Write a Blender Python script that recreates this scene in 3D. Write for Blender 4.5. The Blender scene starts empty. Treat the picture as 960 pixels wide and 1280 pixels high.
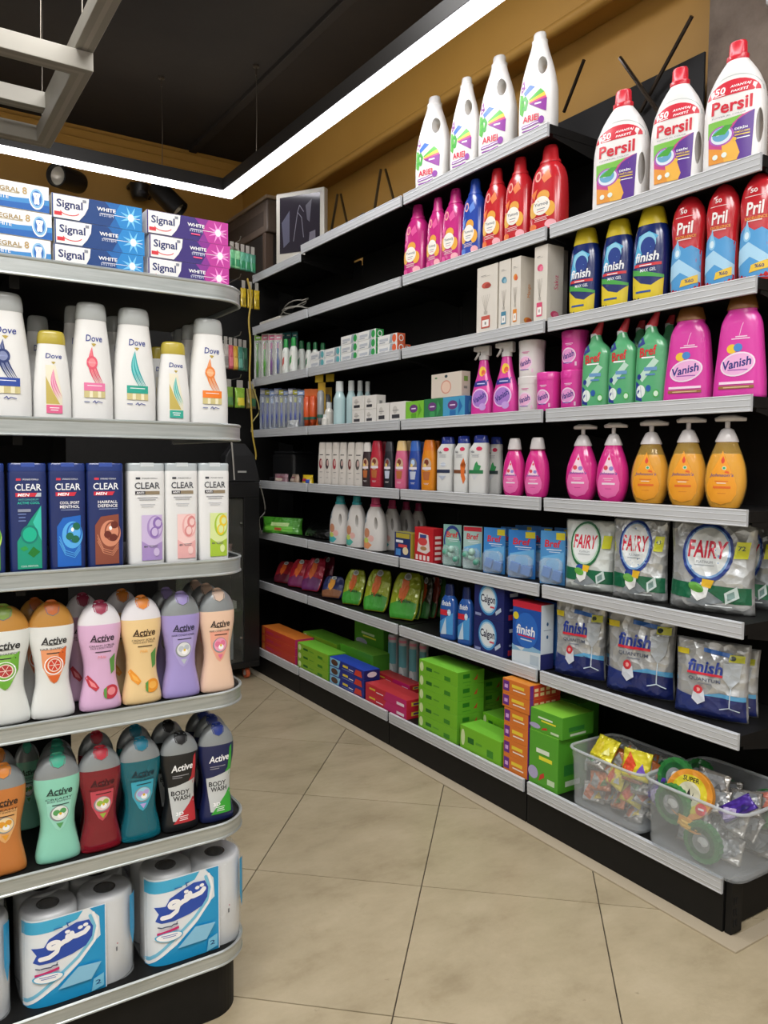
import bpy, bmesh, math, random
from mathutils import Vector, Matrix, noise
from mathutils.geometry import tessellate_polygon
random.seed(7)
PI = math.pi
C = bpy.context.scene.collection
# ------------------------------------------------------------------ camera
EYE = 1.44                                   # eye height above the floor; world z = 0 is the floor
F, PITCH, ROLL, YAW = 977.0, .0643, .0087, .5751
fwd = Vector((math.sin(YAW)*math.cos(PITCH), math.cos(YAW)*math.cos(PITCH), -math.sin(PITCH)))
r0 = Vector((math.cos(YAW), -math.sin(YAW), 0)); u0 = r0.cross(fwd)
rgt = r0*math.cos(ROLL) + u0*math.sin(ROLL); upv = -r0*math.sin(ROLL) + u0*math.cos(ROLL)
cam = bpy.data.cameras.new('camera'); co = bpy.data.objects.new('camera', cam); C.objects.link(co)
cam.sensor_fit = 'VERTICAL'; cam.sensor_height = 36; cam.lens = F*36/1280
co.matrix_world = Matrix(((rgt.x, upv.x, -fwd.x, 0), (rgt.y, upv.y, -fwd.y, 0), (rgt.z, upv.z, -fwd.z, EYE), (0, 0, 0, 1)))
cam.clip_start = .02
bpy.context.scene.camera = co
sc = bpy.context.scene
sc.view_settings.view_transform = 'Standard'; sc.view_settings.look = 'None'
sc.view_settings.gamma = 1; sc.view_settings.exposure = 0.0
w_ = bpy.data.worlds.new('world'); sc.world = w_; w_.use_nodes = True
w_.node_tree.nodes['Background'].inputs[0].default_value = (.95, .97, 1, 1)
w_.node_tree.nodes['Background'].inputs[1].default_value = .22
LED_STRENGTH = 10.0
def area(name, loc, sx, sy, power, col=(1, .98, .965), rot=(0, 0, 0)):
    l = bpy.data.lights.new(name, 'AREA'); l.shape = 'RECTANGLE'; l.size = sx; l.size_y = sy; l.energy = power; l.color = col
    o = bpy.data.objects.new(name, l); o.location = loc; o.rotation_euler = rot; C.objects.link(o); return o
area('ceiling_fill_light', (.5, -.4, 3.75), 1.6, 1.2, 88)  # bare fill lights added near the ceiling; no fixtures stand there
area('ceiling_fill_light', (.9, 3.0, 3.78), 1.2, .8, 45)
area('ceiling_fill_light', (-.9, .4, 3.75), 1.2, 1.2, 60)
# ------------------------------------------------------------------ photo -> place
def ray(px, py): return fwd + rgt*((px-480)/F) + upv*((640-py)/F)
def at_x(px, py, X):
    r = ray(px, py); r = r*(X/r.x); return Vector((r.x, r.y, r.z+EYE))
def at_y(px, py, Y):
    r = ray(px, py); r = r*(Y/r.y); return Vector((r.x, r.y, r.z+EYE))
def at_z(px, py, Z):
    r = ray(px, py); r = r*((Z-EYE)/r.z); return Vector((r.x, r.y, r.z+EYE))
def col_y(px, X, z):                         # Y on the vertical plane X at pixel column px
    a = (px-480)/F; q = rgt - fwd*a; return -(X*q.x + (z-EYE)*q.z)/q.y
def col_x(px, Y, z):
    a = (px-480)/F; q = rgt - fwd*a; return -(Y*q.y + (z-EYE)*q.z)/q.x
def row_z(py, X, Y):
    a = (640-py)/F; q = upv - fwd*a; return EYE - (X*q.x + Y*q.y)/q.z
# ------------------------------------------------------------------ materials
def lin(c): return c/12.92 if c <= .04045 else ((c+.055)/1.055)**2.4
def rgb(h):
    h = h.lstrip('#')
    if len(h) == 3: h = ''.join(k*2 for k in h)
    return tuple(lin(int(h[i:i+2], 16)/255) for i in (0, 2, 4)) + (1,)
MC = {}
def mat(h, rough=.4, metal=0, trans=0, coat=0, emit=0, alpha=1):
    k = (h, rough, metal, trans, coat, emit, alpha)
    if k in MC: return MC[k]
    m = bpy.data.materials.new('mat_'+h.strip('#')); m.use_nodes = True
    b = m.node_tree.nodes['Principled BSDF']; i = b.inputs
    i['Base Color'].default_value = rgb(h); i['Roughness'].default_value = rough; i['Metallic'].default_value = metal
    i['Transmission Weight'].default_value = trans; i['Coat Weight'].default_value = coat; i['Coat Roughness'].default_value = .1
    if emit: i['Emission Color'].default_value = rgb(h); i['Emission Strength'].default_value = emit
    if alpha < 1: i['Alpha'].default_value = alpha
    MC[k] = m; return m
def print_mat(name, rough, coat, metal=0):
    m = bpy.data.materials.new(name); m.use_nodes = True; nt = m.node_tree; b = nt.nodes['Principled BSDF']
    a = nt.nodes.new('ShaderNodeAttribute'); a.attribute_name = 'Col'
    nt.links.new(a.outputs['Color'], b.inputs['Base Color']); b.inputs['Roughness'].default_value = rough
    b.inputs['Coat Weight'].default_value = coat; b.inputs['Coat Roughness'].default_value = .15; b.inputs['Metallic'].default_value = metal
    return m
def crinkle(m, scale, strength):
    nt = m.node_tree; tc = nt.nodes.new('ShaderNodeTexCoord'); v = nt.nodes.new('ShaderNodeTexVoronoi'); v.inputs['Scale'].default_value = scale; n = nt.nodes.new('ShaderNodeTexNoise'); n.inputs['Scale'].default_value = scale*.6; n.inputs['Detail'].default_value = 3
    mx = nt.nodes.new('ShaderNodeMath'); mx.operation = 'ADD'; bp = nt.nodes.new('ShaderNodeBump'); bp.inputs['Strength'].default_value = strength; bp.inputs['Distance'].default_value = .012
    nt.links.new(tc.outputs['Object'], v.inputs['Vector']); nt.links.new(tc.outputs['Object'], n.inputs['Vector']); nt.links.new(v.outputs['Distance'], mx.inputs[0]); nt.links.new(n.outputs['Fac'], mx.inputs[1])
    nt.links.new(mx.outputs[0], bp.inputs['Height']); b = nt.nodes['Principled BSDF']; nt.links.new(bp.outputs[0], b.inputs['Normal']); nt.links.new(bp.outputs[0], b.inputs['Coat Normal'])
PRINT = print_mat('printed_label', .42, .1); CARD = print_mat('printed_card', .5, 0.05); FILM = print_mat('printed_film', .3, .7, .12)
FOIL = print_mat('printed_foil', .25, .6, .45)
crinkle(FILM, 28, .5); crinkle(FOIL, 26, .8)
def noise_mat(name, stops, scale, rough=.6, detail=6, bump=.0, random_amt=0, metal=0, stretch=(1, 1, 1), bscale=None):
    m = bpy.data.materials.new(name); m.use_nodes = True; nt = m.node_tree; L = nt.links; b = nt.nodes['Principled BSDF']
    tc = nt.nodes.new('ShaderNodeTexCoord'); mp = nt.nodes.new('ShaderNodeMapping'); mp.inputs['Scale'].default_value = stretch
    n = nt.nodes.new('ShaderNodeTexNoise'); n.inputs['Scale'].default_value = scale; n.inputs['Detail'].default_value = detail; n.inputs['Roughness'].default_value = .65
    L.new(tc.outputs['Object'], mp.inputs['Vector'])
    L.new(mp.outputs[0], n.inputs['Vector'])
    cr = nt.nodes.new('ShaderNodeValToRGB'); e = cr.color_ramp.elements
    while len(e) < len(stops): e.new(.5)
    for k, (p, h) in enumerate(stops): e[k].position = p; e[k].color = rgb(h)
    L.new(n.outputs['Fac'], cr.inputs[0]); src = cr.outputs[0]
    if random_amt:
        oi = nt.nodes.new('ShaderNodeObjectInfo'); hs = nt.nodes.new('ShaderNodeHueSaturation')
        mr = nt.nodes.new('ShaderNodeMapRange'); mr.inputs['To Min'].default_value = 1-random_amt; mr.inputs['To Max'].default_value = 1+random_amt
        L.new(oi.outputs['Random'], mr.inputs['Value']); L.new(mr.outputs[0], hs.inputs['Value']); L.new(src, hs.inputs['Color']); src = hs.outputs[0]
    L.new(src, b.inputs['Base Color']); b.inputs['Roughness'].default_value = rough; b.inputs['Metallic'].default_value = metal
    if bump:
        n2 = nt.nodes.new('ShaderNodeTexNoise'); n2.inputs['Scale'].default_value = bscale or scale*4; n2.inputs['Detail'].default_value = 5
        L.new(mp.outputs[0], n2.inputs['Vector'])
        bp = nt.nodes.new('ShaderNodeBump'); bp.inputs['Strength'].default_value = bump; bp.inputs['Distance'].default_value = .01
        L.new(n2.outputs['Fac'], bp.inputs['Height']); L.new(bp.outputs[0], b.inputs['Normal'])
    return m
M_TILE = noise_mat('beige_stone_tile', [(.28, '#96886c'), (.45, '#ab9d80'), (.6, '#b5a78a'), (.8, '#c0b297')], 3.2, .36, 8, .12, .05, stretch=(1, 1.6, 1), bscale=28)
def add_specks(m, scale, lo, hi, dark):       # pits and scuffs worn into the stone
    nt = m.node_tree; b = nt.nodes['Principled BSDF']; src = b.inputs['Base Color'].links[0].from_socket
    tc = nt.nodes.new('ShaderNodeTexCoord'); n = nt.nodes.new('ShaderNodeTexNoise'); n.inputs['Scale'].default_value = scale; n.inputs['Detail'].default_value = 7; n.inputs['Roughness'].default_value = .7
    mr = nt.nodes.new('ShaderNodeMapRange'); mr.inputs['From Min'].default_value = lo; mr.inputs['From Max'].default_value = hi; mx = nt.nodes.new('ShaderNodeMix'); mx.data_type = 'RGBA'; mx.inputs['B'].default_value = rgb(dark)
    mr.inputs['To Max'].default_value = .55
    nt.links.new(tc.outputs['Object'], n.inputs['Vector']); nt.links.new(n.outputs['Fac'], mr.inputs['Value']); nt.links.new(mr.outputs[0], mx.inputs['Factor']); nt.links.new(src, mx.inputs['A']); nt.links.new(mx.outputs['Result'], b.inputs['Base Color'])
add_specks(M_TILE, 22, .66, .74, '#5e5038'); add_specks(M_TILE, 6, .60, .80, '#8a7a58')
M_GROUT = noise_mat('dark_grout', [(.3, '#3c342a'), (.7, '#5a5040')], 20, .9)
M_OCHRE = noise_mat('ochre_paint', [(.3, '#b08438'), (.7, '#b88c40')], 1.5, .6, 3, .03)
M_BLACKC = noise_mat('black_ceiling_paint', [(.3, '#1c1917'), (.7, '#25211e')], 2, .8, 4, .1)
M_CONC = noise_mat('bare_concrete', [(.25, '#4e443c'), (.5, '#77695d'), (.75, '#8d8073')], 5, .85, 9, .5)
M_BLACK = noise_mat('black_powder_coat', [(.3, '#0c0c0b'), (.7, '#121110')], 30, .6, 3)
M_BLACK.node_tree.nodes['Principled BSDF'].inputs['Specular IOR Level'].default_value = .3
M_RAIL = noise_mat('grey_price_rail', [(.3, '#c0c3c6'), (.7, '#c8cbce')], 4, .42, 3)
M_STEEL = noise_mat('brushed_steel', [(.3, '#aab1af'), (.7, '#c8cdcb')], 5, .36, 4, .03, metal=.55, stretch=(1, 1, 24))
M_GREYP = noise_mat('grey_steel_plate', [(.3, '#5c5954'), (.7, '#6e6a64')], 3, .5, 4)
M_LAMP = noise_mat('matt_white_aluminium', [(.3, '#a19d93'), (.7, '#aaa69b')], 3, .55, 3)
M_WHITE = mat('#e9e7e2', .35)
# ------------------------------------------------------------------ mesh helpers
def newmesh(bm, name, mats, smooth=False, angle=None):
    me = bpy.data.meshes.new(name); bm.to_mesh(me); bm.free()
    for m in (mats if isinstance(mats, (list, tuple)) else [mats]): me.materials.append(m)
    if smooth:
        me.polygons.foreach_set('use_smooth', [True]*len(me.polygons))
        if angle: me.set_sharp_from_angle(angle=math.radians(angle))
    return me
def O(name, me, parent=None, loc=None, rot=None):
    o = bpy.data.objects.new(name, me); C.objects.link(o)
    if parent: o.parent = parent
    if loc is not None: o.location = loc
    if rot is not None: o.rotation_euler = rot
    return o
def tag(o, label=None, cat=None, group=None, kind=None):
    if label: o['label'] = label
    if cat: o['category'] = cat
    if group: o['group'] = group
    if kind: o['kind'] = kind
    return o
def add_box(bm, x0, x1, y0, y1, z0, z1, bev=0):
    vs = [bm.verts.new((x, y, z)) for z in (z0, z1) for y in (y0, y1) for x in (x0, x1)]
    fs = [bm.faces.new([vs[i] for i in f]) for f in ((0, 2, 3, 1), (4, 5, 7, 6), (0, 1, 5, 4), (2, 6, 7, 3), (0, 4, 6, 2), (1, 3, 7, 5))]
    if bev: bmesh.ops.bevel(bm, geom=list({e for f in fs for e in f.edges}), offset=bev, segments=2, affect='EDGES', profile=.5)
def boxme(x0, x1, y0, y1, z0, z1, m, bev=0, name='box'):
    bm = bmesh.new(); add_box(bm, x0, x1, y0, y1, z0, z1, bev); return newmesh(bm, name, m)
def add_tube(bm, pts, r, seg=8, closed=False, caps=True):
    pts = [Vector(p) for p in pts]; n = len(pts); rings = []
    up = Vector((0, 0, 1))
    for i, p in enumerate(pts):
        a = pts[i-1] if (i or closed) else p; b = pts[(i+1) % n] if (i < n-1 or closed) else p
        t = (b-a).normalized(); ref = up if abs(t.z) < .95 else Vector((1, 0, 0))
        s = t.cross(ref).normalized(); q = s.cross(t)
        rr = r[i] if isinstance(r, (list, tuple)) else r
        rings.append([bm.verts.new(p + s*math.cos(2*PI*k/seg)*rr + q*math.sin(2*PI*k/seg)*rr) for k in range(seg)])
    for i in range(n if closed else n-1):
        a, b = rings[i], rings[(i+1) % n]
        for k in range(seg): bm.faces.new((a[k], a[(k+1) % seg], b[(k+1) % seg], b[k]))
    if caps and not closed: bm.faces.new(rings[0][::-1]); bm.faces.new(rings[-1])
def tubeme(pts, r, m, seg=8, closed=False):
    bm = bmesh.new(); add_tube(bm, pts, r, seg, closed); bmesh.ops.recalc_face_normals(bm, faces=bm.faces); return newmesh(bm, 'tube', m, True, 50)
def sweep(path, prof, m, caps=True):          # path: [(x,y)], prof: [(outward, z)]; outward = right of travel
    bm = bmesh.new(); n = len(path); rings = []
    for i in range(n):
        a = Vector(path[max(i-1, 0)]); b = Vector(path[min(i+1, n-1)]); p = Vector(path[i]); t = (b-a).normalized(); nr = Vector((t.y, -t.x))
        rings.append([bm.verts.new((p.x+nr.x*o, p.y+nr.y*o, z)) for o, z in prof])
    k = len(prof)
    for i in range(n-1):
        for j in range(k): bm.faces.new((rings[i][j], rings[i][(j+1) % k], rings[i+1][(j+1) % k], rings[i+1][j]))
    if caps: bm.faces.new(rings[0]); bm.faces.new(rings[-1][::-1])
    bmesh.ops.recalc_face_normals(bm, faces=bm.faces)
    return newmesh(bm, 'sweep', m, True, 30)
def extrude_poly(pts, z0, z1, m, name='slab'):
    bm = bmesh.new(); a = [bm.verts.new((x, y, z0)) for x, y in pts]; b = [bm.verts.new((x, y, z1)) for x, y in pts]; n = len(pts)
    bm.faces.new(a[::-1]); bm.faces.new(b)
    for i in range(n): bm.faces.new((a[i], a[(i+1) % n], b[(i+1) % n], b[i]))
    bmesh.ops.recalc_face_normals(bm, faces=bm.faces); return newmesh(bm, name, m)
# lofts: sections (z, half width, half depth, exponent[, centre x])
def smooth_secs(secs, n=26):
    secs = [tuple(s)+((0,) if len(s) == 4 else ()) for s in secs]; out = []; z0, z1 = secs[0][0], secs[-1][0]
    zs = sorted(set([s[0] for s in secs] + [z0+(z1-z0)*i/n for i in range(n+1)])); res = []
    for z in zs:
        if res and z-res[-1] < (z1-z0)*.004 and z not in [s[0] for s in secs]: continue
        res.append(z)
    for z in res:
        i = max(k for k in range(len(secs)-1) if secs[k][0] <= z+1e-9); a, b = secs[i], secs[i+1]; h = b[0]-a[0]; t = (z-a[0])/h if h else 0
        row = [z]
        for c in range(1, 5):
            def sl(k):
                if k <= 0 or k >= len(secs)-1: return None
                h1 = secs[k][0]-secs[k-1][0]; h2 = secs[k+1][0]-secs[k][0]; d1 = (secs[k][c]-secs[k-1][c])/h1; d2 = (secs[k+1][c]-secs[k][c])/h2
                return 0 if d1*d2 <= 0 else 2*d1*d2/(d1+d2)
            d = (b[c]-a[c])/h; ma = sl(i); mb = sl(i+1); ma = d if ma is None else ma; mb = d if mb is None else mb
            t2, t3 = t*t, t*t*t
            row.append((2*t3-3*t2+1)*a[c] + (t3-2*t2+t)*h*ma + (-2*t3+3*t2)*b[c] + (t3-t2)*h*mb)
        out.append(tuple(row))
    return out
def loft_bm(bm, secs, seg=36):
    rings = []
    for z, a, b, n, cx in secs:
        r = []
        for k in range(seg):
            t = 2*PI*k/seg; c, s = math.cos(t), math.sin(t)
            r.append(bm.verts.new((cx+a*math.copysign(abs(c)**(2/n), c), b*math.copysign(abs(s)**(2/n), s), z)))
        rings.append(r)
    for i in range(len(rings)-1):
        for k in range(seg): bm.faces.new((rings[i][k], rings[i][(k+1) % seg], rings[i+1][(k+1) % seg], rings[i+1][k]))
    bm.faces.new(rings[0][::-1]); bm.faces.new(rings[-1])
def loft(secs, m, n=26, seg=36, name='body'):
    bm = bmesh.new(); loft_bm(bm, smooth_secs(secs, n) if n else [tuple(s)+((0,) if len(s) == 4 else ()) for s in secs], seg); return newmesh(bm, name, m, True, 45)
def surf_of(secs):
    S = smooth_secs(secs, 40)
    def f(x, z):
        z = min(max(z, S[0][0]), S[-1][0]); i = 0
        while i < len(S)-2 and S[i+1][0] < z: i += 1
        a, b = S[i], S[i+1]; t = (z-a[0])/(b[0]-a[0]); v = [a[k]+(b[k]-a[k])*t for k in range(5)]
        q = min(abs(x-v[4])/max(v[1], 1e-5), .985); return -v[2]*(1-q**v[3])**(1/v[3])
    return f
def cut_hole(me, cx, cz, rx, rz, depth, tilt=0):
    bm = bmesh.new(); seg = 28; rs = []
    for y in (-depth, depth):
        rs.append([bm.verts.new((cx+rx*math.cos(t)*math.cos(tilt)-rz*math.sin(t)*math.sin(tilt), y, cz+rx*math.cos(t)*math.sin(tilt)+rz*math.sin(t)*math.cos(tilt))) for t in [2*PI*k/seg for k in range(seg)]])
    for k in range(seg): bm.faces.new((rs[0][k], rs[0][(k+1) % seg], rs[1][(k+1) % seg], rs[1][k]))
    bm.faces.new(rs[0][::-1]); bm.faces.new(rs[1]); bmesh.ops.recalc_face_normals(bm, faces=bm.faces)
    cm = newmesh(bm, 'cut', me.materials[0]); a = bpy.data.objects.new('a', me); b = bpy.data.objects.new('b', cm); C.objects.link(a); C.objects.link(b)
    md = a.modifiers.new('b', 'BOOLEAN'); md.object = b; md.operation = 'DIFFERENCE'; md.solver = 'EXACT'
    dg = bpy.context.evaluated_depsgraph_get(); out = bpy.data.meshes.new_from_object(a.evaluated_get(dg))
    bpy.data.objects.remove(a); bpy.data.objects.remove(b)
    out.polygons.foreach_set('use_smooth', [True]*len(out.polygons)); out.set_sharp_from_angle(angle=math.radians(40)); return out
# ------------------------------------------------------------------ printed art: thin real print laid on a surface
TC = {}
def text_mesh(s, bold, shear):
    k = (s, bold, shear)
    if k in TC: return TC[k]
    cu = bpy.data.curves.new('t', 'FONT'); cu.body = s; cu.resolution_u = 2; cu.shear = shear; cu.offset = .012 if bold else 0; cu.align_x = 'CENTER'
    if bold > 1: cu.offset = .024
    o = bpy.data.objects.new('t', cu); C.objects.link(o); dg = bpy.context.evaluated_depsgraph_get(); dg.update()
    me = bpy.data.meshes.new_from_object(o.evaluated_get(dg)); vs = [v.co.copy() for v in me.vertices]; fs = [tuple(p.vertices) for p in me.polygons]
    bpy.data.objects.remove(o); bpy.data.curves.remove(cu); bpy.data.meshes.remove(me)
    if vs:
        x0 = min(v.x for v in vs); x1 = max(v.x for v in vs); y0 = min(v.y for v in vs); y1 = max(v.y for v in vs)
    else: x0 = y0 = 0; x1 = y1 = 1
    TC[k] = ([((v.x-(x0+x1)/2)/(x1-x0), (v.y-(y0+y1)/2)/(y1-y0)) for v in vs], fs, (x1-x0)/(y1-y0)); return TC[k]
def R(u0, v0, u1, v1, c): return ('p', [(u0, v0), (u1, v0), (u1, v1), (u0, v1)], c)
def P(pts, c): return ('p', pts, c)
def E(u, v, ru, rv, c, a0=0, a1=360, rot=0): return ('e', u, v, ru, rv, c, a0, a1, rot)
def T(s, u, v, h, c, w=None, b=1, sh=0, rot=0): return ('t', s, u, v, h, c, w, b, sh, rot)
def S(pts, wd, c): return ('s', pts, wd, c)
def ART(ops, W, H, place, mat_=None, step=None, zstep=None, e0=.0004, de=.00012, name='print'):
    bm = bmesh.new(); cl = bm.loops.layers.float_color.new('Col'); sx, sz = W/2, H
    def emit(bm, vs, faces, col, lay):
        bv = [bm.verts.new((x, lay*de, z)) for x, z in vs]; c = rgb(col); out = []
        faces = [list(f) for f in faces]; ff = []
        for f in faces:
            if len(f) <= 4 and len(vs) > 4 or len(f) == 3: ff.append(f); continue
            ff += [[f[i] for i in t] for t in tessellate_polygon([[Vector((vs[i][0], vs[i][1], 0)) for i in f]])]
        faces = ff
        for f in faces:
            try: fc = bm.faces.new([bv[i] for i in f])
            except ValueError: continue
            for l in fc.loops: l[cl] = c
            out.append(fc)
        return out
    for lay, op in enumerate(ops):
        k = op[0]
        if k == 'p':
            f = emit(bm, [(u*sx, v*sz) for u, v in op[1]], [range(len(op[1]))], op[2], lay)
        elif k == 'e':
            _, u, v, ru, rv, c, a0, a1, rot = op; n = max(8, int(24*abs(a1-a0)/360)); full = abs(a1-a0) >= 360
            pts = []
            for i in range(n if full else n+1):
                t = math.radians(a0+(a1-a0)*i/n); ex, ez = ru*sx*math.cos(t), rv*sz*math.sin(t); rr = math.radians(rot)
                pts.append((u*sx+ex*math.cos(rr)-ez*math.sin(rr), v*sz+ex*math.sin(rr)+ez*math.cos(rr)))
            emit(bm, pts, [range(len(pts))], c, lay)
        elif k == 't':
            _, s, u, v, h, c, w, b, sh, rot = op; vs, fs, asp = text_mesh(s, b, sh); hh = h*sz; ww = w*sx if w else hh*asp; rr = math.radians(rot)
            emit(bm, [(u*sx+x*ww*math.cos(rr)-y*hh*math.sin(rr), v*sz+x*ww*math.sin(rr)+y*hh*math.cos(rr)) for x, y in vs], fs, c, lay)
        else:
            _, pts, wd, c = op; q = [Vector((u*sx, v*sz)) for u, v in pts]; r = wd*sz/2
            for i, p in enumerate(q):
                emit(bm, [(p.x+r*math.cos(t), p.y+r*math.sin(t)) for t in [2*PI*j/10 for j in range(10)]], [range(10)], c, lay+i*.01)
                if i:
                    o = q[i-1]; d = (p-o); 
                    if d.length < 1e-7: continue
                    d.normalize(); n = Vector((-d.y, d.x))*r
                    emit(bm, [tuple(o+n), tuple(o-n), tuple(p-n), tuple(p+n)], [(0, 1, 2, 3)], c, lay+i*.01-.005)
    if step:
        lo, hi = -W/2, W/2; x = lo+step
        while x < hi:
            bmesh.ops.bisect_plane(bm, geom=bm.verts[:]+bm.edges[:]+bm.faces[:], plane_co=(x, 0, 0), plane_no=(1, 0, 0)); x += step
    if zstep:
        z = zstep
        while z < H:
            bmesh.ops.bisect_plane(bm, geom=bm.verts[:]+bm.edges[:]+bm.faces[:], plane_co=(0, 0, z), plane_no=(0, 0, 1)); z += zstep
    for v in bm.verts: v.co = place(v.co.x, v.co.z, e0+v.co.y)
    for f in bm.faces: f.smooth = bool(step)
    return newmesh(bm, name, mat_ or PRINT)
def on(secs): f = surf_of(secs); return lambda x, z, e: (x, f(x, z)-e, z)
def art_on(secs, W, H, ops, **k): return ART(ops, W, H, on(secs), step=W/9, zstep=H/14, e0=.0007, **k)
# cartons
def carton(w, d, h, cols, front=None, right=None, top=None, left=None, bottom=None, mat_=None, bev=.0012):
    """cols: one colour or dict front/right/left/top/back/bottom"""
    if isinstance(cols, str): cols = dict(front=cols)
    base = cols['front']; bm = bmesh.new(); add_box(bm, -w/2, w/2, -d/2, d/2, 0, h, bev); cl = bm.loops.layers.float_color.new('Col')
    for f in bm.faces:
        f.normal_update(); n = f.normal; k = 'front'
        if n.x > .7: k = 'right'
        elif n.x < -.7: k = 'left'
        elif n.z > .7: k = 'top'
        elif n.z < -.7: k = 'bottom'
        elif n.y > .7: k = 'back'
        c = rgb(cols.get(k, base))
        for l in f.loops: l[cl] = c
    out = [('carton', newmesh(bm, 'carton', mat_ or CARD), [])]
    if front: out.append(('front_print', ART(front, w, h, lambda x, z, e: (x, -d/2-e, z), mat_ or CARD), []))
    if right: out.append(('side_print', ART(right, d, h, lambda x, z, e: (w/2+e, x, z), mat_ or CARD), []))
    if left: out.append(('side_print', ART(left, d, h, lambda x, z, e: (-w/2-e, -x, z), mat_ or CARD), []))
    if top: out.append(('top_print', ART(top, w, d, lambda x, z, e: (x, z-d/2, h+e), mat_ or CARD), []))
    return out
# soft bags
def bag_fn(w, d, h, amp, seed, freq=1.0, rnd=0):
    def front(u, v, side=-1):
        g = max(0, 1-v**2.4)*.93+.07; g *= min(1, .55+v*6); f = max(0, 1-abs(u)**3.2)**.7
        n = noise.noise(Vector((u*2.6*freq+seed, v*3.4*freq, seed*1.7+side)))*.6 + abs(noise.noise(Vector((u*6*freq+seed, v*7*freq, side*3.1))))*.7-.2
        pinch = (1-.05*math.sin(v*PI))*(1-rnd*max(0, 2*v-1)**3-rnd*.6*max(0, 1-2*v)**4)
        return Vector((u*w/2*pinch, side*(d/2*g*f) + side*amp*n*min(1, f*3), v*h))
    return front
def bag_mesh(w, d, h, m, amp=.006, seed=1, col=None, freq=1.0, nx=22, nz=26, rnd=0):
    fn = bag_fn(w, d, h, amp, seed, freq, rnd); bm = bmesh.new(); cl = bm.loops.layers.float_color.new('Col'); G = {}
    for s in (-1, 1):
        for j in range(nz+1):
            for i in range(nx+1):
                if s == 1 and (i in (0, nx) or j == nz): G[s, i, j] = G[-1, i, j]; continue
                G[s, i, j] = bm.verts.new(fn(-1+2*i/nx, j/nz, s))
    for s in (-1, 1):
        for j in range(nz):
            for i in range(nx):
                q = (G[s, i, j], G[s, i+1, j], G[s, i+1, j+1], G[s, i, j+1]); bm.faces.new(q if s < 0 else q[::-1])
    bm.faces.new([G[1, i, 0] for i in range(nx+1)] + [G[-1, i, 0] for i in range(nx-1, 0, -1)])
    c = rgb(col or '#ffffff')
    for f in bm.faces:
        for l in f.loops: l[cl] = c
    return newmesh(bm, 'bag', m, True), fn
def bag_art(ops, w, h, fn, m, **k):
    def place(x, z, e):
        u, v = max(-.98, min(.98, x/(w/2))), max(0, min(1, z/h)); p = fn(u, v); return (p.x, p.y-e, p.z)
    return ART(ops, w, h, place, m, step=w/22, zstep=h/26, e0=.0026, de=.0005, **k)
def bag(w, d, h, base, ops, m=None, amp=.005, seed=1, freq=1.0, rnd=0):
    m = m or FILM; me, fn = bag_mesh(w, d, h, m, amp, seed, base, freq, rnd=rnd)
    return [('pouch', me, []), ('front_print', bag_art(ops, w, h, fn, PRINT if m is FILM else FILM), [])]
# things
def put(tmpl, name, label, cat, loc, rz=0, group=None, rx=0, ry=0):
    if len(tmpl) == 1 and not tmpl[0][2] and False: pass
    e = bpy.data.objects.new(name, None); C.objects.link(e); e.location = loc; e.rotation_euler = (rx, ry, rz); e.empty_display_size = .03
    tag(e, label, cat, group)
    for n, me, ch in tmpl:
        o = O(n, me, e)
        for n2, me2, _ in ch: O(n2, me2, o)
    return e
def single(me, name, label, cat, loc=(0, 0, 0), rz=0, group=None, rx=0, ry=0):
    o = O(name, me, None, loc, (rx, ry, rz)); tag(o, label, cat, group); return o
# shelf geometry
LZ = {1: .387, 2: .0495, 3: -.2844, 4: -.6188, 5: -.9563, 6: -1.2904}; LZ = {k: v+EYE for k, v in LZ.items()}
LY = 1.83
RZ = {1: 1.249, 2: .8592, 3: .5063, 4: .1590, 5: -.1865, 6: -.5296, 7: -.8742, 8: -1.3117}; RZ = {k: v+EYE for k, v in RZ.items()}
RXF = 2.184; RX8 = 2.127
SEAM = [1.368, 2.235, 3.235, 4.233, 5.06]
def lsurf(r): return LZ[r]+.031
def rsurf(r): return RZ[r]+.046
def left(r, pl, pr, yt, k=.5, off=.03, shape='e', zb=None):
    """-> centre, width, depth, height for a product on the left display from its outline in the photograph"""
    z = zb if zb is not None else lsurf(r); d = .05
    for _ in range(4):
        Yc = LY+off+d/2; zm = z+.12; xl, xr = col_x(pl, Yc, zm), col_x(pr, Yc, zm); w = (xr-xl); d = w*k
    X = (xl+xr)/2; h = row_z(yt, X, Yc)-z; return Vector((X, Yc, z)), w, d, h
def right(r, pl, pr, yt, k=.5, off=.025, shape='e', rot=0, zb=None, zmid=.12):
    z = zb if zb is not None else rsurf(r); xf = RX8 if r == 8 else RXF; b = .03; pc = (pl+pr)/2
    for _ in range(5):
        Xc = xf+off+b; zm = z+zmid; Y = col_y(pc, Xc, zm); p = Vector((Xc, Y, zm-EYE)); dep = p.dot(fwd); v = Vector((Xc, Y)).normalized()
        cosf = dep/p.length; s = (pr-pl)/2*dep*cosf/F
        vr = Vector((v.x*math.cos(rot)+v.y*math.sin(rot), -v.x*math.sin(rot)+v.y*math.cos(rot)))
        a = s/(abs(vr.x)+k*abs(vr.y)) if shape == 'b' else s/math.sqrt(vr.x**2+(k*vr.y)**2)
        b = a*k*abs(math.cos(rot))+a*abs(math.sin(rot))
    h = row_z(yt, Xc, Y)-z; return Vector((Xc, Y, z)), 2*a, 2*a*k, h
RR = -PI/2
def ordn(i, n, a='left', b='right'):
    if n == 2: return ['the '+a+' one of two', 'the '+b+' one of two'][i]
    if i == 0: return a+'most of %s' % num(n)
    if i == n-1: return b+'most of %s' % num(n)
    return ['second', 'third', 'fourth', 'fifth', 'sixth', 'seventh', 'eighth'][i-1]+' from '+a+' of %s' % num(n)
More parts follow.
